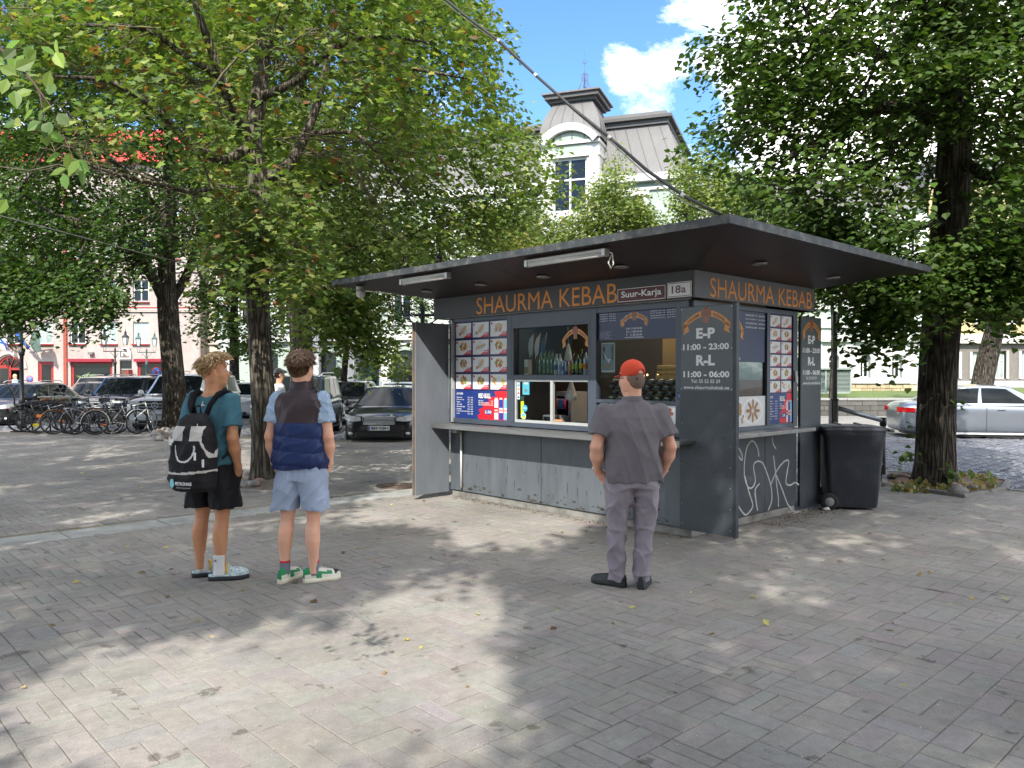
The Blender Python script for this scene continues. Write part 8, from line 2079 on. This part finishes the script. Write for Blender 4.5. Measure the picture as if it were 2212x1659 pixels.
def person(label,pos,rz,s=1.0,head_yaw=0.0,skin=lin((214,160,128)),wide=1.0,top='tee',arms=None,legs=None,spread=.105,foot=(0,0),hip_y=0.0,sit=0.0,h=.0065):
 t=thing('person',label,'person',(pos[0],pos[1],0),rz);sm=skin_mat(label[-8:],skin);w=wide;Z=lambda z:z*s
 F=Field((-.40,-.30,0.03),(.40,.34,1.86),h)
 hc=np.array([0,.02,Z(1.69)]);cyw,syw=math.cos(head_yaw),math.sin(head_yaw)
 def H(x,y,z):return(x*cyw-y*syw,.02+x*syw+y*cyw,Z(1.69)+z*s)
 F.ell(H(0,-.01,.0),(.073*s,.095*s,.098*s),.02,head_yaw);F.ell(H(0,.035,-.075),(.056*s,.064*s,.082*s),.035,head_yaw);F.ell(H(0,.068,-.125),(.03*s,.026*s,.026*s),.03,head_yaw)
 F.cone(H(0,.088,-.02),H(0,.114,-.062),.008,.013,.012);F.ell(H(0,.088,.015),(.05,.012,.010),.015,head_yaw);F.ell(H(0,.092,-.09),(.022,.010,.010),.012,head_yaw)
 for e in(-1,1):F.ell(H(e*.076,-.005,-.045),(.010,.019,.032),.008,head_yaw);F.ell(H(e*.045,.06,-.06),(.02,.02,.022),.03,head_yaw)
 F.loft([(Z(1.44),0,-.005,.066*w,.062),(Z(1.52),0,.0,.056*w,.060),(Z(1.62),0,.012,.056*w,.064)],.04)
 F.loft([(Z(.86),0,0,.13*w,.09),(Z(1.1),0,0,.12*w,.085),(Z(1.3),0,0,.145*w,.09),(Z(1.42),0,0,.15*w,.07),(Z(1.47),0,0,.07*w,.06)],.05)
 for e,a in zip((-1,1),arms):
  sh,el_,wr_,hd_=[np.array([q[0]*e,q[1],Z(q[2])])for q in a];F.cone(sh,el_,.052*w**.5,.041*w**.5,.04);F.cone(el_,el_*.62+wr_*.38,.042*w**.5,.043*w**.5,.02);F.cone(el_*.62+wr_*.38,wr_,.043*w**.5,.027,.03)
  F.cone(wr_,hd_*.6+wr_*.4,.027,.036,.02);F.ell(hd_,(.024,.042,.045),.02);d=(hd_-wr_)/np.linalg.norm(hd_-wr_)
  for k in range(4):o_=np.array([0,.030-.020*k,0]);F.cone(hd_+o_+d*.02,hd_+o_+d*(.085-.008*abs(k-1)),.0095,.008,.006)
  F.cone(hd_+np.array([0,.03,.01]),hd_+np.array([e*.005,.062,-.035]),.012,.009,.012)
 for e,lg in zip((-1,1),legs):F.loft([(Z(z),x*e,y,a_,b_)for z,x,y,a_,b_ in lg],.02,2.1)
 F.mesh('body',sm,t)
 for e in(-1,1):
  MB().lathe([(0,-.011),(.008,-.007),(.011,0),(.008,.007),(0,.011)],10,c=H(e*.031,.083,-.018)).build('eye',mat('eye_white',(.6,.58,.55),.2),t)
  MB().lathe([(0,-.005),(.005,0),(0,.005)],8,c=H(e*.031,.0925,-.018)).build('iris',mat('eye_dark',(.03,.03,.04),.2),t)
 MB().lathe([(0,-.006),(.016,-.002),(.016,.002),(0,.006)],10,c=H(0,.098,-.09),ey=.5).build('mouth',mat('lips',(.35,.12,.10),.5),t)
 return t,Z,H,s
ARM=[(.185,0,1.425),(.235,-.035,1.13),(.225,.03,.905),(.185,.05,.83)]
LEG=lambda x,fx:[(.07,fx,-.01,.036,.040),(.12,fx,-.012,.033,.037),(.2,fx*.99+x*.01,-.014,.039,.043),(.33,fx*.75+x*.25,-.022,.055,.060),(.40,fx*.6+x*.4,-.02,.056,.062),(.48,fx*.5+x*.5,0,.05,.055),(.53,fx*.4+x*.6,.005,.055,.060),(.65,x,.0,.07,.075),(.88,x,0,.08,.09)]
def sleeves(F,Z,a,r0,r1,frac,w=1.0,flare=0.0):
 for e in(-1,1):
  sh,el_=np.array([a[0][0]*e,a[0][1],Z(a[0][2])]),np.array([a[1][0]*e,a[1][1],Z(a[1][2])]);d=(el_-sh)/np.linalg.norm(el_-sh);en=sh+(el_-sh)*frac
  F.cone(sh,en+d*.05,r0,r1,.045,clip=(d,float(d@en)))
A_=[(.215,0,1.40),(.285,-.04,1.12),(.262,.04,.93),(.205,.06,.855)]
s_=.965;px_=(1366-1106)/1701*6.03
cap_legs=([(.07,.115,.04,.04,.04),(.5,.12,.01,.06,.06),(.86,.1,0,.07,.08)],[(.07,.075,-.01,.04,.04),(.5,.10,0,.06,.06),(.86,.1,0,.07,.08)])
t,Z,H,_=person('broad man in grey polo, grey trousers and red-orange cap, hands in pockets',(px_,6.03),R(4),s_,head_yaw=R(32),skin=lin((222,168,142)),wide=1.22,arms=(A_,A_),legs=cap_legs)
F=Field((-.42,-.26,.7),(.42,.26,1.6),.007)
F.loft([(Z(.85),.01,-.012,.222,.155),(Z(.93),.01,-.012,.226,.162),(Z(1.08),0,-.01,.212,.160),(Z(1.25),0,-.012,.218,.148),(Z(1.36),0,-.01,.222,.125),(Z(1.41),0,-.005,.205,.108),(Z(1.455),0,-.002,.155,.095),(Z(1.50),0,0,.085,.075)],.05,2.4)
sleeves(F,Z,A_,.078,.092,.70);F.loft([(Z(1.475),0,-.006,.098,.086),(Z(1.535),0,.004,.080,.076)],.008)
F.noise(.024,15,3,zs=.5,mask=lambda X,Y,Zz:np.clip((1.5-Zz)*3,0,1));F.mesh('polo_shirt',cloth('grey_polo',lin((112,107,112))),t)
F=Field((-.32,-.26,.03),(.34,.28,1.0),.0065)
F.loft([(Z(.80),0,-.01,.178,.150),(Z(.86),.005,-.012,.196,.156),(Z(.94),.008,-.01,.20,.15)],.04);
F.loft([(.045,-.112,.045,.068,.072),(.10,-.112,.04,.066,.072),(.25,-.115,.03,.070,.075),(.48,-.118,.012,.079,.083),(.62,-.112,0,.092,.10),(Z(.80),-.095,-.01,.108,.132),(Z(.88),-.09,-.01,.11,.13)],.035,2.2)
F.loft([(.045,.072,-.008,.066,.072),(.10,.073,-.008,.064,.070),(.25,.08,-.005,.070,.075),(.48,.10,0,.079,.083),(.62,.108,-.005,.092,.10),(Z(.80),.098,-.012,.110,.132),(Z(.88),.09,-.01,.11,.13)],.035,2.2)
for e in(-1,1):F.ell((e*.185,.03,Z(.84)),(.035,.07,.10),.04)
F.noise(.025,21,8,zs=1.5,mask=lambda X,Y,Zz:np.clip((.9-Zz)*4,.25,1));F.mesh('trousers',cloth('grey_trousers',lin((146,138,146))),t)
shm=mat('black_leather_shoe',(.03,.032,.034),.45,var=.2,spec=.4);slm=mat('dark_rubber_sole',(.02,.022,.02),.7)
for x,y,r_ in((-.118,.045,R(50)),(.078,.0,R(-18))):M,so,up=shoe(t,x,y,r_,.30,.108,slm,shm,h=.075,sole_h=.034);MB().tube([M@Vector((-.02,.08,.085)),M@Vector((.02,.09,.083)),M@Vector((-.015,.11,.075))],.003,4).build('lace',mat('red_lace',(.4,.08,.06),.7),up)
for e,c in((-1,lin((84,44,30))),(1,(.02,.02,.022))):wv=MB();q=Vector((A_[2][0]*e,A_[2][1],Z(A_[2][2])+.012));wv.lathe([(.031,-.011),(.034,0),(.031,.011)],16,c=q,cap=False);wt=wv.build('watch_strap',mat('strap_%d'%e,c,.5),t);MB().lathe([(.017,0),(.017,.008),(0,.009)],14,M=Matrix.Translation(q+Vector((e*.032,-.004,0)))@Matrix.Rotation(R(90)*e,4,'Y')).build('watch',chr_ if e<0 else blackp,wt)
F=Field((-.16,-.16,1.45),(.16,.18,1.82),.0055);F.ell(H(0,-.026,-.028),(.0745*s_,.088*s_,.088*s_),.01,R(32));F.ell(H(0,-.045,-.065),(.055,.05,.05),.03,R(32));F.mesh('hair',mat('short_grey_brown_hair',lin((118,98,84)),.8,var=.3,scale=120,bump=.5,bscale=300),t)
F=Field((-.2,-.2,1.5),(.22,.25,1.86),.0055)
F.ell(H(0,-.008,.028),(.088*s_,.108*s_,.096*s_),.01,R(32));X,Y,Zz=np.meshgrid(*F.ax,indexing='ij');xl=X*math.cos(R(32))+(Y-.02)*math.sin(R(32));yl=-X*math.sin(R(32))+(Y-.02)*math.cos(R(32))
F.F=np.maximum(F.F,-(Zz-(H(0,0,-.008)[2]+.10*(-yl)*.35)));hole=((xl/.036)**2+((Zz-H(0,0,.0)[2])/.042)**2-1)*.03;F.F=np.where(yl<0,np.maximum(F.F,-hole),F.F)
cpm=mat('orange_red_corduroy',lin((214,76,48)),.9,var=.1,scale=60,bump=.4,bscale=200);cp=F.mesh('cap',cpm,t)
rows=[]
for i in range(7):q=i/6;rows.append([H(x_,.080+(.085*math.cos(x_/.085*1.3))*q+(-.02 if abs(x_)>.06 else 0)*(1-q),.0-.012*q-.9*x_*x_)for x_ in np.linspace(-.075,.075,9)])
g=MB();g.grid([[Vector(p)for p in r_]for r_ in rows]);b=g.build('cap_brim',cpm,t);b.modifiers.new('t','SOLIDIFY').thickness=.005
st=MB();st.tube([H(x_,-.098-.0+.35*x_*x_,-.030)for x_ in np.linspace(-.05,.05,7)],.008,6,ell=(.4,1.3));st.build('cap_strap',mat('dark_leather',(.03,.02,.018),.5),t)
MB().lathe([(.005,0),(.005,.01)],8,c=H(0,-.012,.118)).build('cap_button',cpm,t)
gl=MB()
for e in(-1,1):gl.tube([H(e*.079,-.01,-.03),H(e*.076,.08,-.022),H(e*.05,.104,-.022)],.0035,5)
for e in(-1,1):gl.tube([H(e*.034+.024*math.cos(a*.63),.108,-.026+.019*math.sin(a*.63))for a in range(11)],.003,4)
gl.build('glasses',mat('brown_glasses',(.05,.025,.02),.3),t)
s_=1.012;A_=[(.178,0,1.425),(.232,-.035,1.135),(.222,.03,.925),(.182,.05,.85)];px_=(649-1106)/1701*6.19
lg=(LEG(.095,.125),LEG(.095,.105))
t,Z,H,_=person('young man in navy and black padded vest, pale blue shorts and green trainers',(px_,6.19),R(-4),s_,head_yaw=R(-8),skin=lin((232,180,152)),wide=1.0,arms=(A_,A_),legs=lg)
F=Field((-.36,-.22,1.0),(.36,.22,1.56),.007);F.loft([(Z(1.1),0,0,.16,.10),(Z(1.36),0,0,.185,.095),(Z(1.43),0,0,.16,.08),(Z(1.47),0,0,.08,.065)],.05);sleeves(F,Z,A_,.066,.080,.64)
F.noise(.014,22,5,zs=.8);F.mesh('tee_shirt',cloth('pale_blue_marl',lin((158,180,205)),var=.2,scale=60),t)
F=Field((-.30,-.26,.82),(.30,.26,1.66),.0065)
F.loft([(Z(.895),0,0,.205,.145),(Z(.94),0,0,.214,.155),(Z(1.1),0,0,.202,.15),(Z(1.25),0,0,.19,.14),(Z(1.36),0,0,.214,.128),(Z(1.42),0,0,.212,.112),(Z(1.46),0,0,.165,.096),(Z(1.485),0,0,.09,.08)],.03,2.4);F.loft([(Z(1.45),0,0,.088,.08),(Z(1.56),0,.01,.076,.074)],.02)
X,Y,Zz=np.meshgrid(*F.ax,indexing='ij');zq=Zz+.012*np.sin(X*9);F.F-=np.where(Zz<Z(1.245),.011*np.abs(np.sin(np.pi*(Z(1.245)-zq)/.112))**.5,.002).astype(np.float32);F.noise(.014,26,6,zs=.7)
F.mesh('padded_vest',cloth('vest_nylon',None,.38,attr=True,bump=.08),t,col=lambda x,y,z:lin((66,56,60))if z>Z(1.245)else lin((36,52,96)))
F=Field((-.32,-.26,.5),(.32,.26,1.02),.0065);F.loft([(Z(.80),0,0,.165,.13),(Z(.96),0,0,.18,.13)],.03)
for e in(-1,1):F.loft([(Z(.565),e*.125,0,.108,.115),(Z(.62),e*.12,0,.107,.115),(Z(.75),e*.10,-.005,.105,.125),(Z(.85),e*.085,-.005,.105,.13),(Z(.92),e*.08,0,.11,.12)],.022);F.ell((e*.185,.03,Z(.84)),(.03,.06,.08),.03)
F.noise(.020,17,9,zs=1.2);F.mesh('shorts',cloth('pale_blue_jersey',lin((162,176,200)),var=.1),t)
gsh=mat('trainer_upper',(1,1,1),.6,attr=True,var=.05);cream=mat('cream_gum_sole',lin((226,218,196)),.7,var=.06)
for x,y,r_ in((-.125,0,R(-12)),(.105,.01,R(-52))):
 F=Field((x-.09,y-.09,.05),(x+.09,y+.09,.22),.005);F.loft([(.06,x,y-.01,.040,.046),(.14,x,y-.012,.038,.042),(Z(.172),x,y-.012,.040,.044)],.01);F.mesh('sock',cloth('grey_red_sock',None,attr=True),t,col=lambda a,b,c:lin((214,40,60))if c>.158 else lin((122,128,140)))
 M,so,up=shoe(t,x,y,r_,.30,.112,cream,gsh,h=.088,sole_h=.036,name='trainer');at=up.data.attributes.new('Col','FLOAT_COLOR','FACE');Mi=M.inverted();cs=[]
 for p in up.data.polygons:
  q=Mi@p.center;cs+=list((lin((30,140,84))if(q.y<-.03 and q.z>.06)or(.0<q.y<.13 and.05<q.z<.085)else(lin((40,40,42))if q.y>.15 and q.z>.06 else lin((222,218,205))))+(1,))
 at.data.foreach_set('color',cs);MB().tube([M@Vector(((-1)**k*.018,.045+.016*k,.112-.006*k))for k in range(5)],.004,4).build('lace',white_paint,up)
 gum=MB();gum.grid([[M@Vector((math.cos(a)*.037,-.052+math.sin(a)*.036,z_))for a in np.linspace(math.pi,2*math.pi,9)]for z_ in(.001,.018)]);gum.build('gum_heel',mat('gum_brown',lin((120,90,72)),.7),so)
hc_=H(0,-.012,.005);F=Field((-.16,-.16,1.55),(.16,.18,1.92),.0055);F.ell(hc_,(.080,.100,.100),.01);F.ell(H(0,-.045,-.045),(.066,.058,.07),.03);X,Y,Zz=np.meshgrid(*F.ax,indexing='ij');F.F=np.where(Y>.055,np.maximum(F.F,-(Zz-Z(1.72))),F.F);F.noise(.006,70,4,zs=.3)
F.mesh('hair_base',mat('brown_hair_base',lin((92,68,50)),.7,var=.3,scale=50),t);hair_strands(t,hc_,(.082,.102,.102),4200,[lin((124,94,70)),lin((152,120,92)),lin((98,72,54))],.04,hairm,R(-8),zmin=-.85,seed=2)
s_=1.0;A_=[(.18,0,1.425),(.232,-.05,1.13),(.215,.035,.90),(.175,.075,.825)];px_=(459-1106)/1701*6.3;RZ=R(-19)
lgL=[(z,x,y+.0,a,b)for z,x,y,a,b in LEG(.095,.12)];lgR=LEG(.09,.085)
t,Z,H,_=person('blond young man in teal tee, black shorts and patterned clogs',(px_,6.30),RZ,s_,head_yaw=R(-54),skin=lin((206,150,112)),arms=(A_,A_),legs=(lgL,lgR))
F=Field((-.36,-.24,.85),(.36,.24,1.56),.0068)
F.loft([(Z(.905),0,0,.185,.135),(Z(1.0),0,0,.18,.13),(Z(1.15),0,0,.168,.12),(Z(1.3),0,0,.182,.122),(Z(1.38),0,0,.182,.108),(Z(1.43),0,0,.155,.09),(Z(1.48),0,0,.078,.068)],.05);sleeves(F,Z,A_,.074,.088,.72)
F.noise(.022,17,12,zs=.6);F.mesh('tee_shirt',cloth('teal_cotton',lin((72,116,132))),t)
f=lambda q:(q[0],-.1105-.0,q[1]);mb=MB();mb.add([f(q)for q in((-.035,1.385),(-.012,1.40),(-.004,1.425),(.002,1.425),(.0,1.40),(.022,1.392),(.022,1.386),(-.005,1.388),(-.03,1.37))],[tuple(range(9))]);mb.build('back_emblem',white_paint,t)
F=Field((-.32,-.26,.5),(.32,.28,1.02),.0065);F.loft([(Z(.80),0,0,.165,.13),(Z(.93),0,0,.172,.125)],.03)
for e in(-1,1):F.loft([(Z(.575),e*.12,.005,.115,.128),(Z(.66),e*.115,.005,.112,.13),(Z(.78),e*.10,0,.108,.13),(Z(.86),e*.085,0,.105,.13),(Z(.92),e*.08,0,.105,.12)],.02);F.ell((e*.18,.06,Z(.82)),(.03,.06,.08),.03)
F.noise(.018,15,13,zs=.8);F.mesh('shorts',cloth('black_polyester',lin((20,20,24)),.6),t)
clm=mat('patterned_clog',lin((176,200,204)),.5,var=.5,scale=60,second=lin((235,232,222)),second_amt=.8,second_scale=40);cso=mat('dark_clog_sole',lin((40,44,52)),.7);yel_=mat('yellow_strap',lin((226,180,50)),.5)
for x,y,r_ in((-.12,.03,R(-40)),(.085,-.02,R(-50))):
 F=Field((x-.10,y-.14,.03),(x+.10,y+.14,.24),.005);c_,sn_=math.cos(r_),math.sin(r_);F.loft([(.045,x,y-.012,.044,.048),(.13,x,y-.012,.037,.042),(Z(.20),x,y-.014,.042,.046)],.02);F.cone((x-sn_*-.01,y+.0,.055),(x-sn_*.10,y+c_*.10,.052),.042,.036,.02);F.mesh('sock',cloth('white_sock',lin((226,226,226)),bump=.4),t)
 M,so,up=shoe(t,x,y,r_,.31,.118,cso,clm,h=.075,sole_h=.036,name='clog',clog=True);MB().tube([M@Vector((.052*math.cos(a)*(1 if a<4 else 1),.045-.04*abs(math.sin(a))*0,.05+.075*abs(math.sin(a))))for a in np.linspace(0,math.pi,9)],.008,6,ell=(.5,1.3)).build('heel_strap',yel_,up)
 lg_=MB();lg_.add([(x+q[0],y-.0605,q[1])for q in((-.014,.158),(.016,.158),(.006,.172),(0,.165),(-.004,.17))],[tuple(range(5))]);lg_.build('sock_mark',blackp,t)
hc_=H(0,-.005,.012);F=Field((-.18,-.18,1.55),(.18,.18,1.9),.0055);F.ell(hc_,(.079,.099,.095),.01,R(-50));F.ell(H(0,-.05,-.05),(.062,.05,.06),.03,R(-50));F.noise(.006,70,4,zs=.3)
X,Y,Zz=np.meshgrid(*F.ax,indexing='ij');yl=X*math.sin(R(50))+(Y-.02)*math.cos(R(50));F.F=np.where(yl>.02,np.maximum(F.F,-(Zz-Z(1.715))),F.F)
F.mesh('hair_base',mat('dark_blond_hair_base',lin((168,134,98)),.7,var=.3,scale=50),t);hair_strands(t,hc_,(.082,.102,.100),4600,[lin((232,200,152)),lin((210,172,124)),lin((186,146,102)),lin((240,214,172))],.062,hairm,R(-50),zmin=-.6,seed=5)
bp_=thing('backpack','black and pale grey backpack worn by the blond young man','backpack',(px_,6.30,0),RZ);bx_=.035
F=Field((-.34,-.50,.66),(.28,-.04,1.4),.0065)
F.loft([(.745,bx_,-.26,.155,.11),(.78,bx_,-.265,.178,.135),(.95,bx_,-.262,.182,.132),(1.08,bx_,-.255,.175,.125),(1.2,bx_,-.25,.165,.112),(1.29,bx_,-.235,.12,.085),(1.335,bx_,-.225,.07,.05)],.03,2.7)
F.noise(.014,13,22,zs=.8);lg2=lin((196,192,188));bk2=lin((26,25,29))
def bpcol(x,y,z):
 xx=x-bx_
 if abs(z-(.885+.10*max(0,xx)))<.009:return lg2
 if 1.13<z<1.24 and y<-.22 and xx<.14+(1.24-z)*.0:return lg2 if not(abs(xx-.02)<.03)else bk2
 if xx>.09 and.99<z<1.26 and abs((z-.99)-(.19-xx)*2.6)<.018:return lg2
 if abs(math.hypot(xx-.015,(z-1.08)*.8)-.085)<.006 and z<1.1 and y<-.3:return(.7,.7,.7)
 return bk2
F.mesh('bag_body',cloth('backpack_fabric',None,.6,attr=True),bp_,col=bpcol)
blkc=cloth('black_webbing',lin((24,23,27)),.7)
for e in(-1,1):
 sx=.115*e;pts=[(sx*.5+bx_*.5,-.165,1.31),(sx*.8,-.135,1.40),(sx,-.085,1.47),(sx*1.05,-.01,1.497),(sx*1.1,.07,1.465),(sx*1.2,.125,1.36),(sx*1.35,.13,1.2),(sx*1.6,.06,1.07),(sx*1.55+bx_*.5,-.13,.98)]
 MB().tube(pts,[.030]*6+[.022,.012,.012],8,ell=(1,.35)).build('shoulder_strap',blkc,bp_)
MB().tube([(bx_-.035,-.22,1.32),(bx_-.03,-.215,1.385),(bx_+.03,-.215,1.39),(bx_+.04,-.22,1.32)],.011,6,ell=(1.5,.5)).build('top_loop',blkc,bp_)
for dx,z0,y0 in((.125,1.03,-.375),(.165,.975,-.335)):MB().box(bx_+dx-.008,bx_+dx+.008,y0-.02,y0-.008,z0-.04,z0+.02).build('zip_pull',chr_,bp_,bevel=.003)
mb=MB();f=lambda q:(bx_+q[0],-.412+1.5*max(0,abs(q[0])-.02)**2*1.6,q[1]);put_text(mb,'PETRONAS',-.04,.10,.80,.826,f,0,(.75,.75,.75),.04);put_text(mb,'OETech Authorised',-.03,.09,.778,.788,f,0,(.6,.6,.6));mb.add([f(q)for q in((-.10,.79),(-.07,.775),(-.05,.80),(-.06,.845),(-.09,.845),(-.105,.815))],[tuple(range(6))],0,False,lin((130,205,215)))
ff=lambda q:(bx_-.12+q[0]*.0-(q[0])*.55,-.405+q[0]*.75,q[1]);vs,fs=text_poly('emer',.03);mb.add([(bx_-.125-.035*b,-.418+.04*b,1.10-.19*a)for a,b in vs],fs,0,False,(.75,.75,.75));mb.add([f(q)for q in((-.115,1.10),(-.075,1.10),(-.075,1.12),(-.055,1.12),(-.055,1.145),(-.09,1.145),(-.09,1.16),(-.115,1.16))],[tuple(range(8))],0,False,(.75,.75,.75))
mb.build('printing',PRINT,bp_,fixn=False)
def small_person(label,X,Y,rz,s,top_c,leg_c,skin,hair_c,capc=None,pack=None,z=0):
 t=thing('person',label,'person',(X,Y,z),rz);F=Field((-.34,-.2,0),(.34,.22,1.86),.013);Z=lambda q:q*s
 F.ell((0,.01,Z(1.68)),(.075,.095,.105),.02);F.ell((0,.04,Z(1.61)),(.055,.06,.08),.02);F.cone((0,.1,Z(1.66)),(0,.115,Z(1.63)),.01,.013,.01);F.loft([(Z(1.42),0,0,.06,.06),(Z(1.6),0,0,.055,.06)],.04)
 for e in(-1,1):F.cone((e*.19,0,Z(1.41)),(e*.24,-.03,Z(1.12)),.05,.04,.04);F.cone((e*.24,-.03,Z(1.12)),(e*.21,.08,Z(.9)),.04,.028,.03);F.ell((e*.2,.1,Z(.85)),(.025,.04,.05),.02);F.ell((e*.077,0,Z(1.65)),(.01,.02,.03),.01);F.loft([(Z(.03),e*.1,.03,.04,.1),(Z(.09),e*.1,0,.04,.06),(Z(.5),e*.1,0,.055,.06),(Z(.9),e*.09,0,.09,.1)],.03)
 F.loft([(Z(.88),0,0,.16,.11),(Z(1.1),0,0,.14,.1),(Z(1.35),0,0,.18,.11),(Z(1.43),0,0,.14,.08)],.05);F.mesh('body',skin_mat('d%d'%int(X*10),skin),t)
 F=Field((-.34,-.2,.7),(.34,.22,1.6),.013);F.loft([(Z(.88),0,0,.175,.125),(Z(1.1),0,0,.16,.115),(Z(1.35),0,0,.19,.12),(Z(1.46),0,0,.1,.07)],.05)
 for e in(-1,1):F.cone((e*.19,0,Z(1.41)),(e*.225,-.02,Z(1.2)),.07,.065,.04)
 F.mesh('top',cloth('top%d'%int(Y),top_c),t);F=Field((-.34,-.2,0),(.34,.22,1.0),.013)
 for e in(-1,1):F.loft([(Z(.08),e*.1,0,.07,.075),(Z(.9),e*.085,0,.1,.12)],.03)
 F.mesh('trousers',cloth('leg%d'%int(Y),leg_c),t);F=Field((-.2,-.2,1.4),(.2,.2,1.9),.012);F.ell((0,-.01,Z(1.70)),(.083,.103,.105),.01)
 if capc:F.cone((0,.08,Z(1.73)),(0,.15,Z(1.72)),.04,.02,.02)
 else:F.loft([(Z(1.45),0,-.05,.08,.04),(Z(1.7),0,-.03,.085,.07)],.03)
 X_,Y_,Z_=np.meshgrid(*F.ax,indexing='ij');F.F=np.where((Y_>.0)|bool(capc),np.maximum(F.F,-(Z_-Z(1.69))),F.F);F.mesh('cap' if capc else 'hair',cloth('hd%d'%int(Y),capc or hair_c),t)
 if capc:MB().lathe([(.074,Z(1.60)),(.079,Z(1.69))],12,ey=1.2,c=(0,-.012,0)).build('hair',cloth('hd2',hair_c),t)
 if pack:q=MB().box(-.13,.13,-.26,-.13,Z(1.0),Z(1.42)).build('body',cloth('pk',pack),thing('backpack','dark backpack of the man in the grey cap','backpack',(X,Y,z),rz),bevel=.04)
 return t
small_person('man in grey cap and white shirt half hidden behind the vest',(603-1106)/1701*16.2,16.2,R(-60),.985,(.7,.7,.72),(.1,.1,.12),lin((214,165,135)),lin((60,45,36)),capc=lin((120,120,122)),pack=(.03,.03,.035))
small_person('blonde woman in pale blue jacket by the hotel entrance',(32-1106)/1701*46.5,46.5,R(150),.93,lin((170,200,215)),lin((60,60,70)),lin((225,180,155)),lin((226,200,150)))
